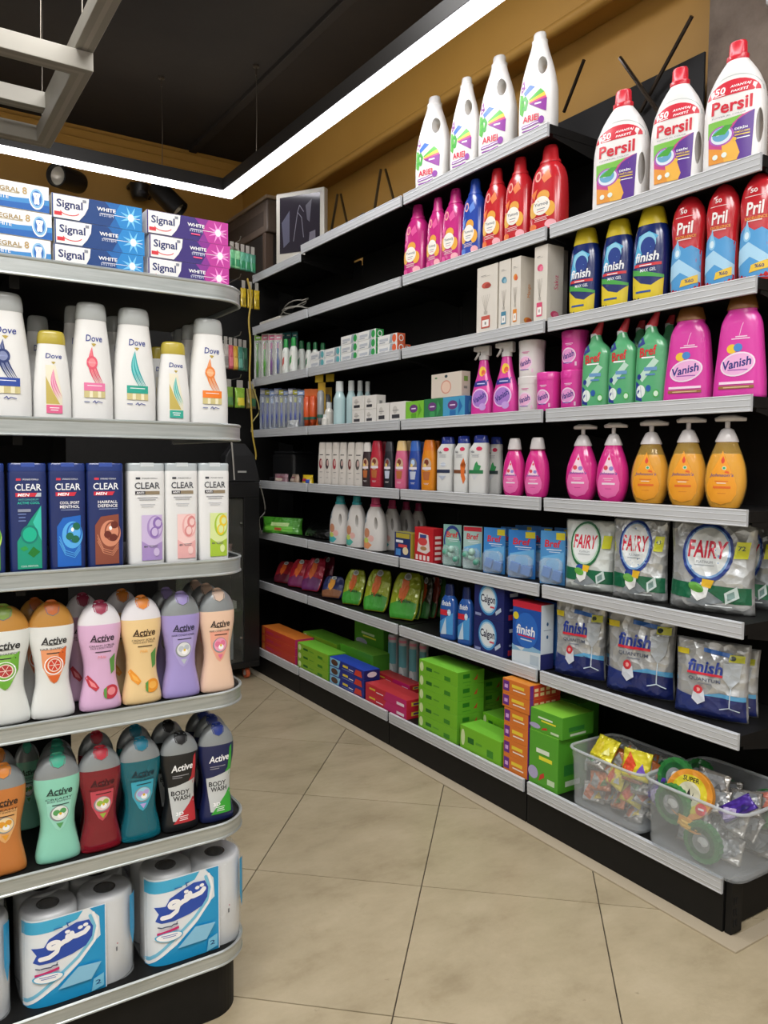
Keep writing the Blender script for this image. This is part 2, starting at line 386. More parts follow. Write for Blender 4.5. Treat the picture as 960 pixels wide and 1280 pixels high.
def num(n): return ['zero', 'one', 'two', 'three', 'four', 'five', 'six', 'seven', 'eight', 'nine', 'ten', 'eleven', 'twelve'][n]
# ================================================================== THE ROOM
X0, X1, Y0, Y1, ZC = -2.2, 2.78, -2.0, 6.2, 3.89
def struct(name, me, parent=None):
    o = O(name, me, parent)
    if not parent: o['kind'] = 'structure'
    return o
floor = struct('floor', boxme(X0, 4.2, Y0, Y1, -.06, -.006, M_GROUT))
def clip(poly, a, b, c):                     # keep a*x+b*y <= c
    out = []
    for i in range(len(poly)):
        p, q = poly[i], poly[(i+1) % len(poly)]; dp = a*p[0]+b*p[1]-c; dq = a*q[0]+b*q[1]-c
        if dp <= 0: out.append(p)
        if dp*dq < 0: t = dp/(dp-dq); out.append((p[0]+(q[0]-p[0])*t, p[1]+(q[1]-p[1])*t))
    return out
TD = Vector((.674, .739)); TN = Vector((.739, -.674)); g = .002
for i in range(-12, 12):
    for j in range(-8, 16):
        n0, n1 = -.284+.5855*i+g, -.284+.5855*(i+1)-g; d0, d1 = 2.56+.635*(j-5)+g, 2.56+.635*(j-4)-g
        poly = [tuple(TN*a+TD*b) for a, b in ((n0, d0), (n1, d0), (n1, d1), (n0, d1))]
        for h in ((1, 0, 4.2), (-1, 0, -X0), (0, 1, Y1), (0, -1, -Y0)): poly = clip(poly, *h)
        if len(poly) < 3: continue
        ar = abs(sum(poly[k][0]*poly[(k+1) % len(poly)][1]-poly[(k+1) % len(poly)][0]*poly[k][1] for k in range(len(poly))))/2
        if ar < .01: continue
        O('tile', extrude_poly(poly, -.006, random.uniform(-.0006, .0), M_TILE, 'tile'), floor)
struct('ceiling', boxme(X0, 4.2, Y0, Y1+.1, ZC, ZC+.06, M_BLACKC))
struct('trim_1', boxme(2.13, 2.19, Y0, Y1-.04, ZC-.03, ZC-.0005, M_BLACKC, .004))
wr = struct('wall_right', boxme(X1, X1+.1, 1.9, Y1, 0, ZC, M_OCHRE))
M_PALE = noise_mat('pale_wall_paint', [(.3, '#b9b7b2'), (.7, '#c2c0bb')], 2, .7, 3)
wl = struct('wall_left', boxme(X0-.1, X0, Y0, Y1, 0, ZC, M_PALE))
struct('wall_far', boxme(X0, 4.2, Y1, Y1+.1, 0, ZC, M_OCHRE))
struct('wall_near', boxme(X0, 4.2, Y0-.1, Y0, 0, ZC, M_PALE))
# bulkhead: the wall above the shelves stands proud and ends in a rounded moulding
BX = 2.60
struct('trim_2', boxme(BX, X1-.0005, 1.9, Y1-.0005, 3.40, ZC-.0005, M_OCHRE, .002))
bm = bmesh.new(); add_tube(bm, [(BX+.012, 1.9, 3.385), (BX+.012, Y1-.001, 3.385)], .028, 12); struct('trim_3', newmesh(bm, 'm', M_OCHRE, True, 60))
for k in range(3):                           # stepped mouldings along the far wall
    struct('trim_%d' % (4+k), boxme(X0+.001, BX-.002, Y1-.05-.03*k, Y1-.001, 3.80-.07*k-.03, 3.87-.07*k-.025, M_OCHRE, .006))
# rough concrete pillar at the right edge, with a white junction box on it
struct('wall_pillar', boxme(2.66, 4.1, .2, 1.895, 0, ZC, M_CONC))
jb = single(boxme(2.612, 2.66, 1.50, 1.645, 3.02, 3.27, mat('#d8d8da', .4), .008), 'junction_box', 'white plastic junction box on the bare concrete pillar', 'junction box')
# floor edging around the plinth of the long shelving
struct('trim_7', boxme(2.085, 2.16, 1.29, 5.2, .0002, .006, mat('#b3a68e', .6), .001))
struct('trim_8', boxme(2.16, 3.2, 1.29, 1.34, .0002, .006, mat('#b3a68e', .6), .001))
# ------------------------------------------------------------------ LED frame hung from the ceiling
M_PROF = mat('#1b1917', .45); M_UPFILL = mat('#fff3e4', .5, emit=6.0); M_LED = mat('#fbf9ff', .5, emit=LED_STRENGTH)
led = put([], 'led_light_frame', 'long glowing rectangular light frame in a black profile hung below the ceiling', 'lamp', (2.04, 5.14, 3.24))
lx0, lx1, ly0, ly1, lz, lw = -1.9, 2.10, -1.5, 5.20, 3.24, .105
for (a, b, c_, d) in ((lx0, lx1, ly1-lw, ly1), (lx0, lx1, ly0, ly0+lw), (lx1-lw, lx1, ly0+lw, ly1-lw), (lx0, lx0+lw, ly0+lw, ly1-lw)):
    me = boxme(a, b, c_, d, lz+.004, lz+.085, M_PROF, .002); o = O('profile', me, led); o.matrix_parent_inverse = Matrix.Translation((-2.04, -5.14, -3.24))
    me = boxme(a+.02, b-.02, c_+.02, d-.02, lz+.0855, lz+.089, M_UPFILL, .001); o = O('added_uplight', me, led); o.matrix_parent_inverse = Matrix.Translation((-2.04, -5.14, -3.24))  # hidden glowing strip added on top to brighten ceiling and far mouldings
    me = boxme(a+.004, b-.004, c_+.004, d-.004, lz-.008, lz+.0035, M_LED, .001); o = O('diffuser', me, led); o.matrix_parent_inverse = Matrix.Translation((-2.04, -5.14, -3.24))
for (x, y) in ((1.60, 5.14), (2.045, 4.66), (.3, 5.14), (2.045, 1.5), (-1.0, 5.14)):
    bm = bmesh.new(); add_tube(bm, [(x, y, lz+.085), (x+.004, y, (lz+ZC)/2), (x, y, ZC)], .0022, 6); add_tube(bm, [(x, y, ZC-.012), (x, y, ZC)], .02, 10); add_tube(bm, [(x, y, ZC-.06), (x, y, ZC-.02)], .006, 8)
    o = O('hanging_wire', newmesh(bm, 'w', mat('#6a645c', .4, .8), True, 40), led); o.matrix_parent_inverse = Matrix.Translation((-2.04, -5.14, -3.24))
# two interlocking square lamp frames
def square_frame(x0, x1, y0, y1, z, label, wires):
    e = put([], 'square_lamp_frame', label, 'lamp', (x1, y0, z), group='square lamp frames near the ceiling')
    inv = Matrix.Translation((-x1, -y0, -z)); w = .075; h = .075
    bm = bmesh.new(); out = [(x0, y0), (x1, y0), (x1, y1), (x0, y1)]; inn = [(x0+w, y0+w), (x1-w, y0+w), (x1-w, y1-w), (x0+w, y1-w)]
    V = [[bm.verts.new((x, y, zz)) for x, y in pp] for zz in (z, z+h) for pp in (out, inn)]
    for k in range(4):
        n = (k+1) % 4; bm.faces.new((V[0][k], V[0][n], V[2][n], V[2][k])); bm.faces.new((V[1][k], V[3][k], V[3][n], V[1][n]))
        bm.faces.new((V[0][k], V[1][k], V[1][n], V[0][n])); bm.faces.new((V[2][k], V[2][n], V[3][n], V[3][k]))
    bmesh.ops.recalc_face_normals(bm, faces=bm.faces); bmesh.ops.bevel(bm, geom=bm.edges[:], offset=.002, segments=1, affect='EDGES')
    O('frame', newmesh(bm, 'f', M_LAMP), e).matrix_parent_inverse = inv
    bm = bmesh.new(); q = .028; o2 = [(x0+q, y0+q), (x1-q, y0+q), (x1-q, y1-q), (x0+q, y1-q)]; i2 = [(x0+w-q, y0+w-q), (x1-w+q, y0+w-q), (x1-w+q, y1-w+q), (x0+w-q, y1-w+q)]
    a = [bm.verts.new((x, y, z-.001)) for x, y in o2]; b = [bm.verts.new((x, y, z-.001)) for x, y in i2]
    for k in range(4): bm.faces.new((a[k], b[k], b[(k+1) % 4], a[(k+1) % 4]))
    O('diffuser', newmesh(bm, 'd', mat('#b9b4aa', .5)), e).matrix_parent_inverse = inv
    for x, y in wires: O('hanging_wire', tubeme([(x, y, z+h), (x+.02, y+.02, ZC)], .0018, mat('#8a8378', .4, .8), 5), e).matrix_parent_inverse = inv
square_frame(-.16, .795, 3.46, 4.42, 3.035, 'lower square white lamp frame, its corner nearest the glowing strip', [(.75, 4.38), (.60, 3.50), (-.12, 4.38)])
square_frame(-.13, .80, 2.93, 4.21, 3.118, 'upper square white lamp frame overlapping the lower one', [(.76, 3.5), (.76, 3.06)])
# spotlights and the dome camera on the ochre wall
def spotlight(px, py, label, aim, Y=5.75):
    c = at_y(px, py, Y); e = put([], 'spotlight', label, 'spotlight', c, group='black spotlights under the light strip')
    a = Vector(aim).normalized(); q = a.to_track_quat('Z', 'Y'); bm = bmesh.new(); L, r = .26, .075
    prof = [(-L/2, r*.6), (-L/2+.01, r*.95), (-L/2+.03, r), (L/2, r), (L/2, r*.86), (L/2-.03, r*.8)]; rings = [[bm.verts.new(q @ Vector((rr*math.cos(2*PI*k/24), rr*math.sin(2*PI*k/24), z))) for k in range(24)] for z, rr in prof]
    for i in range(len(rings)-1):
        for k in range(24): bm.faces.new((rings[i][k], rings[i][(k+1) % 24], rings[i+1][(k+1) % 24], rings[i+1][k]))
    bm.faces.new(rings[0][::-1]); O('housing', newmesh(bm, 'h', mat('#161412', .4), True, 40), e)
    bm = bmesh.new(); prof = [(L/2-.03, r*.8), (L/2-.06, r*.55), (L/2-.07, r*.3)]; rings = [[bm.verts.new(q @ Vector((rr*math.cos(2*PI*k/24), rr*math.sin(2*PI*k/24), z))) for k in range(24)] for z, rr in prof]
    for i in range(len(rings)-1):
        for k in range(24): bm.faces.new((rings[i][k], rings[i][(k+1) % 24], rings[i+1][(k+1) % 24], rings[i+1][k]))
    bm.faces.new(rings[-1]); O('reflector', newmesh(bm, 'r', mat('#d8d2c4', .2, .3), True, 40), e)
    O('stem', tubeme([(0, 0, .05), (0, .1, .12), (0, Y1-Y-.001, .12)], .012, mat('#161412', .4)), e)
spotlight(85, 224, 'black cylindrical spotlight aimed left, above the blue-and-gold toothpaste boxes', (-.8, -.75, -.15))
spotlight(209, 248, 'black cylindrical spotlight tilted down, beside the dome camera', (.5, -.35, -.6))
cmn = at_y(175, 240, 6.1); e = put([], 'dome_camera', 'small black dome camera on the ochre wall left of the tilted spotlight', 'camera', cmn)
O('housing', loft([(-.06, .02, .02, 2), (-.05, .055, .055, 2), (0, .07, .07, 2), (.05, .075, .075, 2), (.055, .06, .06, 2)], mat('#1b1a19', .35)), e)
O('lens', loft([(-.012, .012, .004, 2), (0, .028, .012, 2), (.012, .012, .004, 2)], mat('#4a4a50', .15)), e, loc=(-.0, -.07, -.02))
O('bracket', boxme(-.075, .02, -.02, .095, .03, .06, mat('#1b1a19', .4), .005), e)
# ================================================================== LEFT ROUND-ENDED DISPLAY
disp = put([], 'round_ended_display_stand', 'black display stand with six rounded shelves edged in brushed metal', 'display stand', (0, LY+.4, 0))
inv = Matrix.Translation((0, -(LY+.4), 0))
def rpath(inset, xl=-1.1, r=.10, x1=.79, yb=2.45):
    r2 = r-inset; p = [(xl, LY+inset)]
    for k in range(11): t = -PI/2+PI/2*k/10; p.append((x1-r+r2*math.cos(t), LY+r+r2*math.sin(t)))
    p.append((x1-inset, yb)); return p
def dpart(n, me, par=disp):
    o = O(n, me, par)
    if par is disp: o.matrix_parent_inverse = inv
    return o
for k in range(1, 7):
    z = LZ[k]; pts = rpath(.004)+[(-1.1, 2.45)]
    sh = dpart('shelf', extrude_poly(pts, z+.012, lsurf(k)-.001, M_BLACK))
    band = [(.000, z-.001), (.004, z+.001), (.0035, z+.004), (.0015, z+.006), (.0015, z+.033), (.0035, z+.035), (.004, z+.038), (0, z+.041), (-.004, z+.038), (-.0035, z+.001)]
    dpart('metal_band', sweep(rpath(.0), band, M_STEEL), sh)
    for bx in (-.6, .25): dpart('bracket', boxme(bx, bx+.02, LY+.05, 2.40, z-.02, z+.0118, M_BLACK), sh)
dpart('plinth', extrude_poly(rpath(.02)+[(-1.1, 2.43)], .0005, LZ[6]+.0115, M_BLACK))
dpart('back_panel', boxme(-1.1, .45, 2.455, 2.475, .0005, 1.93, M_BLACK))
for x in (-.62, .43): dpart('upright', boxme(x, x+.04, 2.451, 2.491, .0005, 1.93, M_BLACK, .003))
# ================================================================== LONG WALL SHELVING
gon = put([], 'wall_shelving_unit', 'long black wall shelving with ribbed grey price rails', 'shelving', (2.62, 3.2, 0))
ginv = Matrix.Translation((-2.62, -3.2, 0))
def gpart(n, me, par=gon):
    o = O(n, me, par)
    if par is gon: o.matrix_parent_inverse = ginv
    return o
def rail(xf, y0, y1, z):
    # profile in (x, z): ribbed face tilted slightly upwards
    pr = [(.012, .052), (.0, .0505), (-.0008, .048), (.0006, .0455), (.0006, .0365), (-.0002, .035), (.0008, .0335), (.0010, .031), (.0016, .018), (.0010, .0165), (.0018, .015), (.0026, .013), (.0032, .005), (.0020, .003), (.0030, .0), (.012, .0)]
    bm = bmesh.new(); a = [bm.verts.new((xf+x, y0, z+h)) for x, h in pr]; b = [bm.verts.new((xf+x, y1, z+h)) for x, h in pr]; n = len(pr)
    for i in range(n): bm.faces.new((a[i], a[(i+1) % n], b[(i+1) % n], b[i]))
    bm.faces.new(a); bm.faces.new(b[::-1]); bmesh.ops.recalc_face_normals(bm, faces=bm.faces); return newmesh(bm, 'rail', M_RAIL)
BACK = 2.56
for r in range(1, 9):
    xf = RX8 if r == 8 else RXF
    for b in range(4):
        if r == 1 and b == 0: continue
        y0, y1 = SEAM[b]+.008, SEAM[b+1]-.008
        if b == 0: y0 = SEAM[0]
        if r == 1 and b == 2: y1 = 4.325
        if r == 1 and b == 3: y0 = 4.335; y1 = 5.05
        z = RZ[r]-(.042 if r == 1 and b == 3 else 0); s = gpart('shelf', boxme(xf+.012, BACK, y0, y1, z+.012, z+.0452, M_BLACK))
        gpart('price_rail', rail(xf, y0+.004, y1-.004, z), s)
        for yy in ((y0+.002, y1-.006) if r < 8 else ()):        # bracket below the shelf, deeper towards the upright
            bb = bmesh.new()
            v = [bb.verts.new(p) for p in ((xf+.03, yy, z+.0115), (BACK, yy, z+.0115), (BACK, yy, z-.06), (xf+.03, yy, z+.0))]; w = [bb.verts.new((p.co.x, yy+.003, p.co.z)) for p in v]
            bb.faces.new(v); bb.faces.new(w[::-1])
            for q in range(4): bb.faces.new((v[q], v[(q+1) % 4], w[(q+1) % 4], w[q]))
            gpart('bracket', newmesh(bb, 'b', M_BLACK), s)
        if r in (3, 4) and b in (1, 2):
            gpart('back_rail', boxme(BACK-.02, BACK-.012, y0+.01, y1-.01, z+.0465, z+.125, M_GREYP), s)
for b in range(4):
    gpart('back_panel', boxme(BACK+.002, BACK+.014, SEAM[b]+.016, SEAM[b+1]-.016, .12, 2.735 if b in (1, 2) else 2.69 if b else 2.33, M_BLACK))
    gpart('kick_plate', boxme(2.14, 2.156, SEAM[b]+.003, SEAM[b+1]-.003, .0065, RZ[8]+.0115, M_BLACK))
gpart('end_panel', boxme(2.158, BACK, 1.372, 1.386, .0065, RZ[8]+.0115, M_BLACK))
for b in range(5):
    bm = bmesh.new(); y = SEAM[b]; add_box(bm, BACK+.001, BACK+.05, y-.014, y+.014, .0065, 2.34 if b == 0 else 2.655, .002)
    u = gpart('upright', newmesh(bm, 'u', M_BLACK))
    bm = bmesh.new()
    for q in range(50 if b == 0 else 0): add_box(bm, BACK-.0005, BACK+.0009, y-.008, y-.003, .2+q*.05, .23+q*.05); add_box(bm, BACK-.0005, BACK+.0009, y+.003, y+.008, .2+q*.05, .23+q*.05)
    if b == 0: o = gpart('slot_row', newmesh(bm, 's', mat('#030303', .8)), u); o['kind'] = 'stuff'
bm = bmesh.new(); add_box(bm, 2.145, 2.20, 1.345, 1.367, .0065, RZ[8]+.04, .002)
gpart('foot', newmesh(bm, 'f', M_BLACK))
bm = bmesh.new()
for q in range(3): 
    for dx in (0, .013): add_box(bm, 2.155+dx, 2.161+dx, 1.3435, 1.3455, .03+q*.035, .052+q*.035)
o = gpart('slot_row', newmesh(bm, 's', mat('#000000', .9)))
# dark advertising board standing above the near bay, and its braces
M_BOARD = mat('#0c0b0b', .7)
brd = single(boxme(2.645, 2.655, 1.90, 4.0, 2.66, 2.985, M_BOARD, .002), 'black_board', 'long glossy black board leaning behind the tallest bottles', 'board')
def brace(p, q, label, m=None):
    single(tubeme([p, q], .0085, m or mat('#46361f', .3, .3), 6), 'brace', label, 'brace', group='thin braces on the ochre wall above the shelving')
for (a, b_, l) in (((717, 138), (700, 60), None),):
    pass
bxs = [((800, 140), (865, 20), 'long thin glassy brace rising right behind the large red-capped bottles'), ((830, 150), (775, 72), 'short brace leaning left behind the large red-capped bottles'),
       ((705, 140), (730, 75), 'thin brace just right of the white bottles without caps'), ((462, 262), (476, 212), 'left leg of the nearer brace pair between screen and white bottles'),
       ((502, 242), (482, 212), 'right leg of the nearer brace pair between screen and white bottles'), ((408, 288), (422, 243), 'left leg of the brace pair beside the screen'), ((441, 271), (426, 243), 'right leg of the brace pair beside the screen')]
for q, (a, b_, l) in enumerate(bxs):
    p0 = at_x(*a, 2.63 if q != 1 else 2.60); p1 = at_x(*b_, 2.57 if b_[1] < 80 else 2.60-.03*(q == 1))
    if q > 2: p0 = at_x(*a, 2.50); p0.z = 2.748
    brace(p0, p1, l, mat('#4a4036', .15, .6) if b_[1] < 80 else None)
# ================================================================== PRODUCTS: LEFT DISPLAY
def ring_secs(tab, w, d, h): return [(v*h, a*w/2, b*d/2, n) for v, a, b, n in tab]
def bars(u, v, wu, n, c, gap=.012, th=.005, jit=(1, .8, .9, .6)):      # lines of print too small to read
    return [R(u-wu/2*jit[i % 4], v-i*gap, u+wu/2*jit[i % 4], v-i*gap+th, c) for i in range(n)]
def swirl(u, v, s, c1, c2):
    o = []
    for k in range(5):
        pts = [(u-.10*s+.30*s*t+(.05*k)*s*t-.45*s*math.sin(t*PI)*(1-.12*k)*.7, v+.16-.34*t*(1-.02*k)) for t in [i/10 for i in range(11)]]
        pts2 = [(a+.035*s*math.sin(PI*i/10)*2, b) for i, (a, b) in enumerate(pts)]
        o.append(P(pts+pts2[::-1], c1 if k % 2 == 0 else c2))
    return o
# --- shelf 1: toothpaste cartons
def paste(w, d, h, kind):
    if kind == 'gold':
        fr = [P([(-1, .02), (1, .02), (1, .5), (.2, .42), (-1, .55)], '#3f8fd0'), P([(-1, .02), (1, .02), (1, .3), (-.2, .22), (-1, .36)], '#1c63b5'), T('INTEGRAL', -.05, .70, .17, '#a98f55', .80, 1), T('8', .46, .72, .26, '#c0a060', .1, 1), R(-.5, .58, .35, .6, '#c8b484'),
              T('WHITE', -.1, .40, .13, '#ffffff', .42, 1), E(.72, .5, .17, .42, '#ffffff'), E(.72, .5, .145, .36, '#8fc3e8'), E(.72, .5, .11, .28, '#2b72c2'), S([(.67, .64), (.70, .5), (.69, .32)], .1, '#ffffff'), S([(.77, .64), (.74, .5), (.75, .32)], .1, '#ffffff'), S([(.67, .66), (.77, .66)], .1, '#ffffff')]
        cols = dict(front='#eceef0', right='#b7a678', top='#d9d2bd', bottom='#c8b98c')
    else:
        main, mid, glow = ('#0d3f80', '#1466b0', '#7fd0ff') if kind == 'blue' else ('#3a2a78', '#8a2f94', '#ff9ade')
        fr = [P([(-.38, .0), (1, .0), (1, 1), (-.16, 1), (-.2, .6), (-.28, .25)], main), P([(.25, 0), (1, 0), (1, 1), (.15, 1), (.4, .5)], mid), P([(.5, 0), (1, 0), (1, 1), (.5, 1), (.35, .5)], '#1e88d0' if kind == 'blue' else '#c03a9c')]
        fr += [P([(.74+.26*math.cos(t)*(1 if i % 2 else .3), .5+.5*math.sin(t)*(1 if i % 2 else .3)) for i, t in enumerate([2*PI*j/16 for j in range(16)])], glow), E(.74, .5, .07, .16, '#ffffff'), R(.05, .485, .95, .505, '#ffffff')]
        fr += [P([(-.97, .03), (-.42, .03), (-.3, .3), (-.22, .6), (-.2, .97), (-.97, .97)], '#f2f2f0'), T('Signal', -.62, .58, .42, '#22306a', .56, 2), S([(-.62+.2*math.cos(t), .34+.16*math.sin(t)) for t in [PI*1.05+PI*.85*i/8 for i in range(9)]], .035, '#d8303c'), R(-.95, .13, -.79, .28, '#d8303c'), R(-.34, .78, -.26, .9, '#8a8f9a'),
               T('WHITE', .18, .66, .15, '#ffffff', .42, 2), T('SYSTEM', .18, .42, .1, '#dfe8ff', .32, 0)]
        if kind == 'pink': fr.append(R(.06, .24, .28, .3, '#ff5a8a'))
        cols = dict(front=main, right='#a02c98' if kind == 'pink' else '#1562b0', left='#ececea', top='#cfcfd4', bottom='#c4c7cc')
    rt = [E(0, .5, .6, .35, '#ffffff'), R(-.5, .45, .5, .52, '#3a2a78' if kind == 'pink' else '#0d3f80')]
    return carton(w, d, h, cols, fr, rt)
YC1 = LY+.03
def paste_stack(pl, pr, ytl, kind, desc, cat='toothpaste box'):
    z0 = lsurf(1); xl, xr = col_x(pl, YC1, z0+.06), col_x(pr, YC1, z0+.06); w = xr-xl; ht = row_z(ytl, xl+.01, YC1)-z0; h = ht/3; d = .045
    t = paste(w, d, h-.0006, kind)
    for i in range(3):
        put(t, 'toothpaste_box', '%s toothpaste box, %s in its stack' % (desc, ['lowest', 'middle one', 'topmost'][i]), cat, ((xl+xr)/2+[0, .003, -.002][i], YC1+d/2, z0+i*h), group='toothpaste boxes on the round-ended display')
paste_stack(-54, 63.5, 214, 'gold', 'white and light blue, gold-lettered')
paste_stack(66.5, 179, 241, 'blue', 'white and dark blue')
paste_stack(185, 286, 262, 'pink', 'white and purple-pink')
# --- shelf 2: tapered white shampoos
DT = [(0, .93, .88, 2.6), (.015, 1, 1, 2.8), (.25, 1, 1, 2.8), (.6, .88, .92, 2.6), (.85, .72, .8, 2.5)]
DC = [(.85, .73, .81, 2.5), (.87, .745, .82, 2.5), (.965, .69, .74, 2.5), (.99, .62, .66, 2.4), (1, .5, .5, 2.3)]
def dove(w, d, h, c1, c2, band, cap='#a9adab', small=False, logo='#2b3d8c'):
    s = ring_secs(DT, w, d, h)
    ops = [T('Dove', .02, .70 if not small else .72, .055, logo, .78 if not small else .85, 1, .12), P([(-.12, .655), (0, .66), (.12, .655), (0, .63)], '#b8a24a')]
    if small: ops += [P([(-.42, .12), (.42, .12), (.42, .3), (.1, .62), (-.42, .62)], '#e9e3cb'), P([(-.42, .2), (.3, .2), (-.1, .35), (-.42, .5)], '#c6b25c')]+swirl(.08, .42, .9, c1, c2)+[R(-.42, .1, .42, .19, band)]+bars(0, .155, .5, 2, '#ffffff', .025, .008)
    else:
        ops += swirl(.02, .47, 1.1, c1, c2)
        if kindball(c1): ops += [E(-.1, .5, .26, .055, c1), E(-.1, .5, .17, .036, c2)]
        ops += [R(-.5, .27, .5, .335, band)]+bars(0, .31, .7, 1, '#ffffff')+[R(-.5, .215, .5, .268, '#cfc38a'), R(-.25, .215, -.1, .268, '#efe8c8'), R(.15, .215, .3, .268, '#efe8c8'), R(-.5, .175, -.25, .182, '#5c6a9a'), S([(-.1, .175), (0, .19), (.05, .17), (.15, .185), (.35, .175)], .006, '#2b3d8c')]
    return [('bottle', loft(s, mat('#e6e6e3', .3, coat=.2)), []), ('cap', loft(ring_secs(DC, w, d, h), mat(cap, .25, coat=.4), 10), []), ('front_label', art_on(s, w, h, ops), [])]
def kindball(c): return c != '#2aa6a8'
def back_bottle(r, pl, pr, yt, off, tf, name, label, cat, group):
    p, w, d, h = left(r, pl, pr, yt, .55, off); put(tf(w, d, h), name, label, cat, p, 0, group)
gdv = 'tapered white shampoo bottles on the second shelf'
for pl, pr, yt, a, sm, lab in ((-30, 38.5, 366, ('#22356e', '#7c86ad', '#2c4aa0'), 0, 'tall white shampoo bottle with a navy swirl, at the left edge of the second shelf'),
    (40.5, 88, 414, ('#e07aa0', '#f3b6cc', '#e86a94', '#b3a23c'), 1, 'short white shampoo bottle with olive-gold cap and pink band'),
    (88, 140, 379, ('#e0586e', '#f08a90', '#e77aa6'), 0, 'tall white shampoo bottle with a red swirl and pink band'),
    (141, 193, 386, ('#2aa6a8', '#7fd0cf', '#2aa38f'), 0, 'tall white shampoo bottle with a turquoise swirl and green band'),
    (196, 236, 428, ('#3fb0a8', '#a6dcd6', '#35ab95', '#b3a23c'), 1, 'short white shampoo bottle with olive-gold cap and turquoise band'),
    (236, 283, 399, ('#e8843a', '#f3b080', '#ee7f2a'), 0, 'tall white shampoo bottle with an orange swirl, rightmost on the second shelf')):
    p, w, d, h = left(2, pl, pr, yt, .62, .035); put(dove(w, d, h, a[0], a[1], a[2], a[3] if len(a) > 3 else '#a9adab', sm), 'shampoo_bottle', lab, 'shampoo bottle', p, 0, gdv)
for pl, pr, yt, off, lab in ((76, 116, 383, .135, 'white shampoo bottle standing behind the one with the red swirl'), (126, 172, 396, .14, 'white shampoo bottle standing behind and left of the one with the turquoise swirl'),
    (222, 262, 407, .13, 'white shampoo bottle just behind the one with the orange swirl'), (212, 250, 412, .22, 'white shampoo bottle furthest back behind the one with the orange swirl'), (30, 66, 395, .19, 'white shampoo bottle in the shade behind the pink-banded short one')):
    back_bottle(2, pl, pr, yt, off, lambda w, d, h: dove(w, d, h, '#e0586e', '#f08a90', '#7a86b4'), 'shampoo_bottle', lab, 'shampoo bottle', gdv)
back_bottle(2, 184, 214, 434, .13, lambda w, d, h: dove(w, d, h, '#3fb0a8', '#a6dcd6', '#35ab95', '#b3a23c', True), 'shampoo_bottle', 'short gold-capped shampoo bottle half hidden behind the turquoise-banded short one', 'shampoo bottle', gdv)
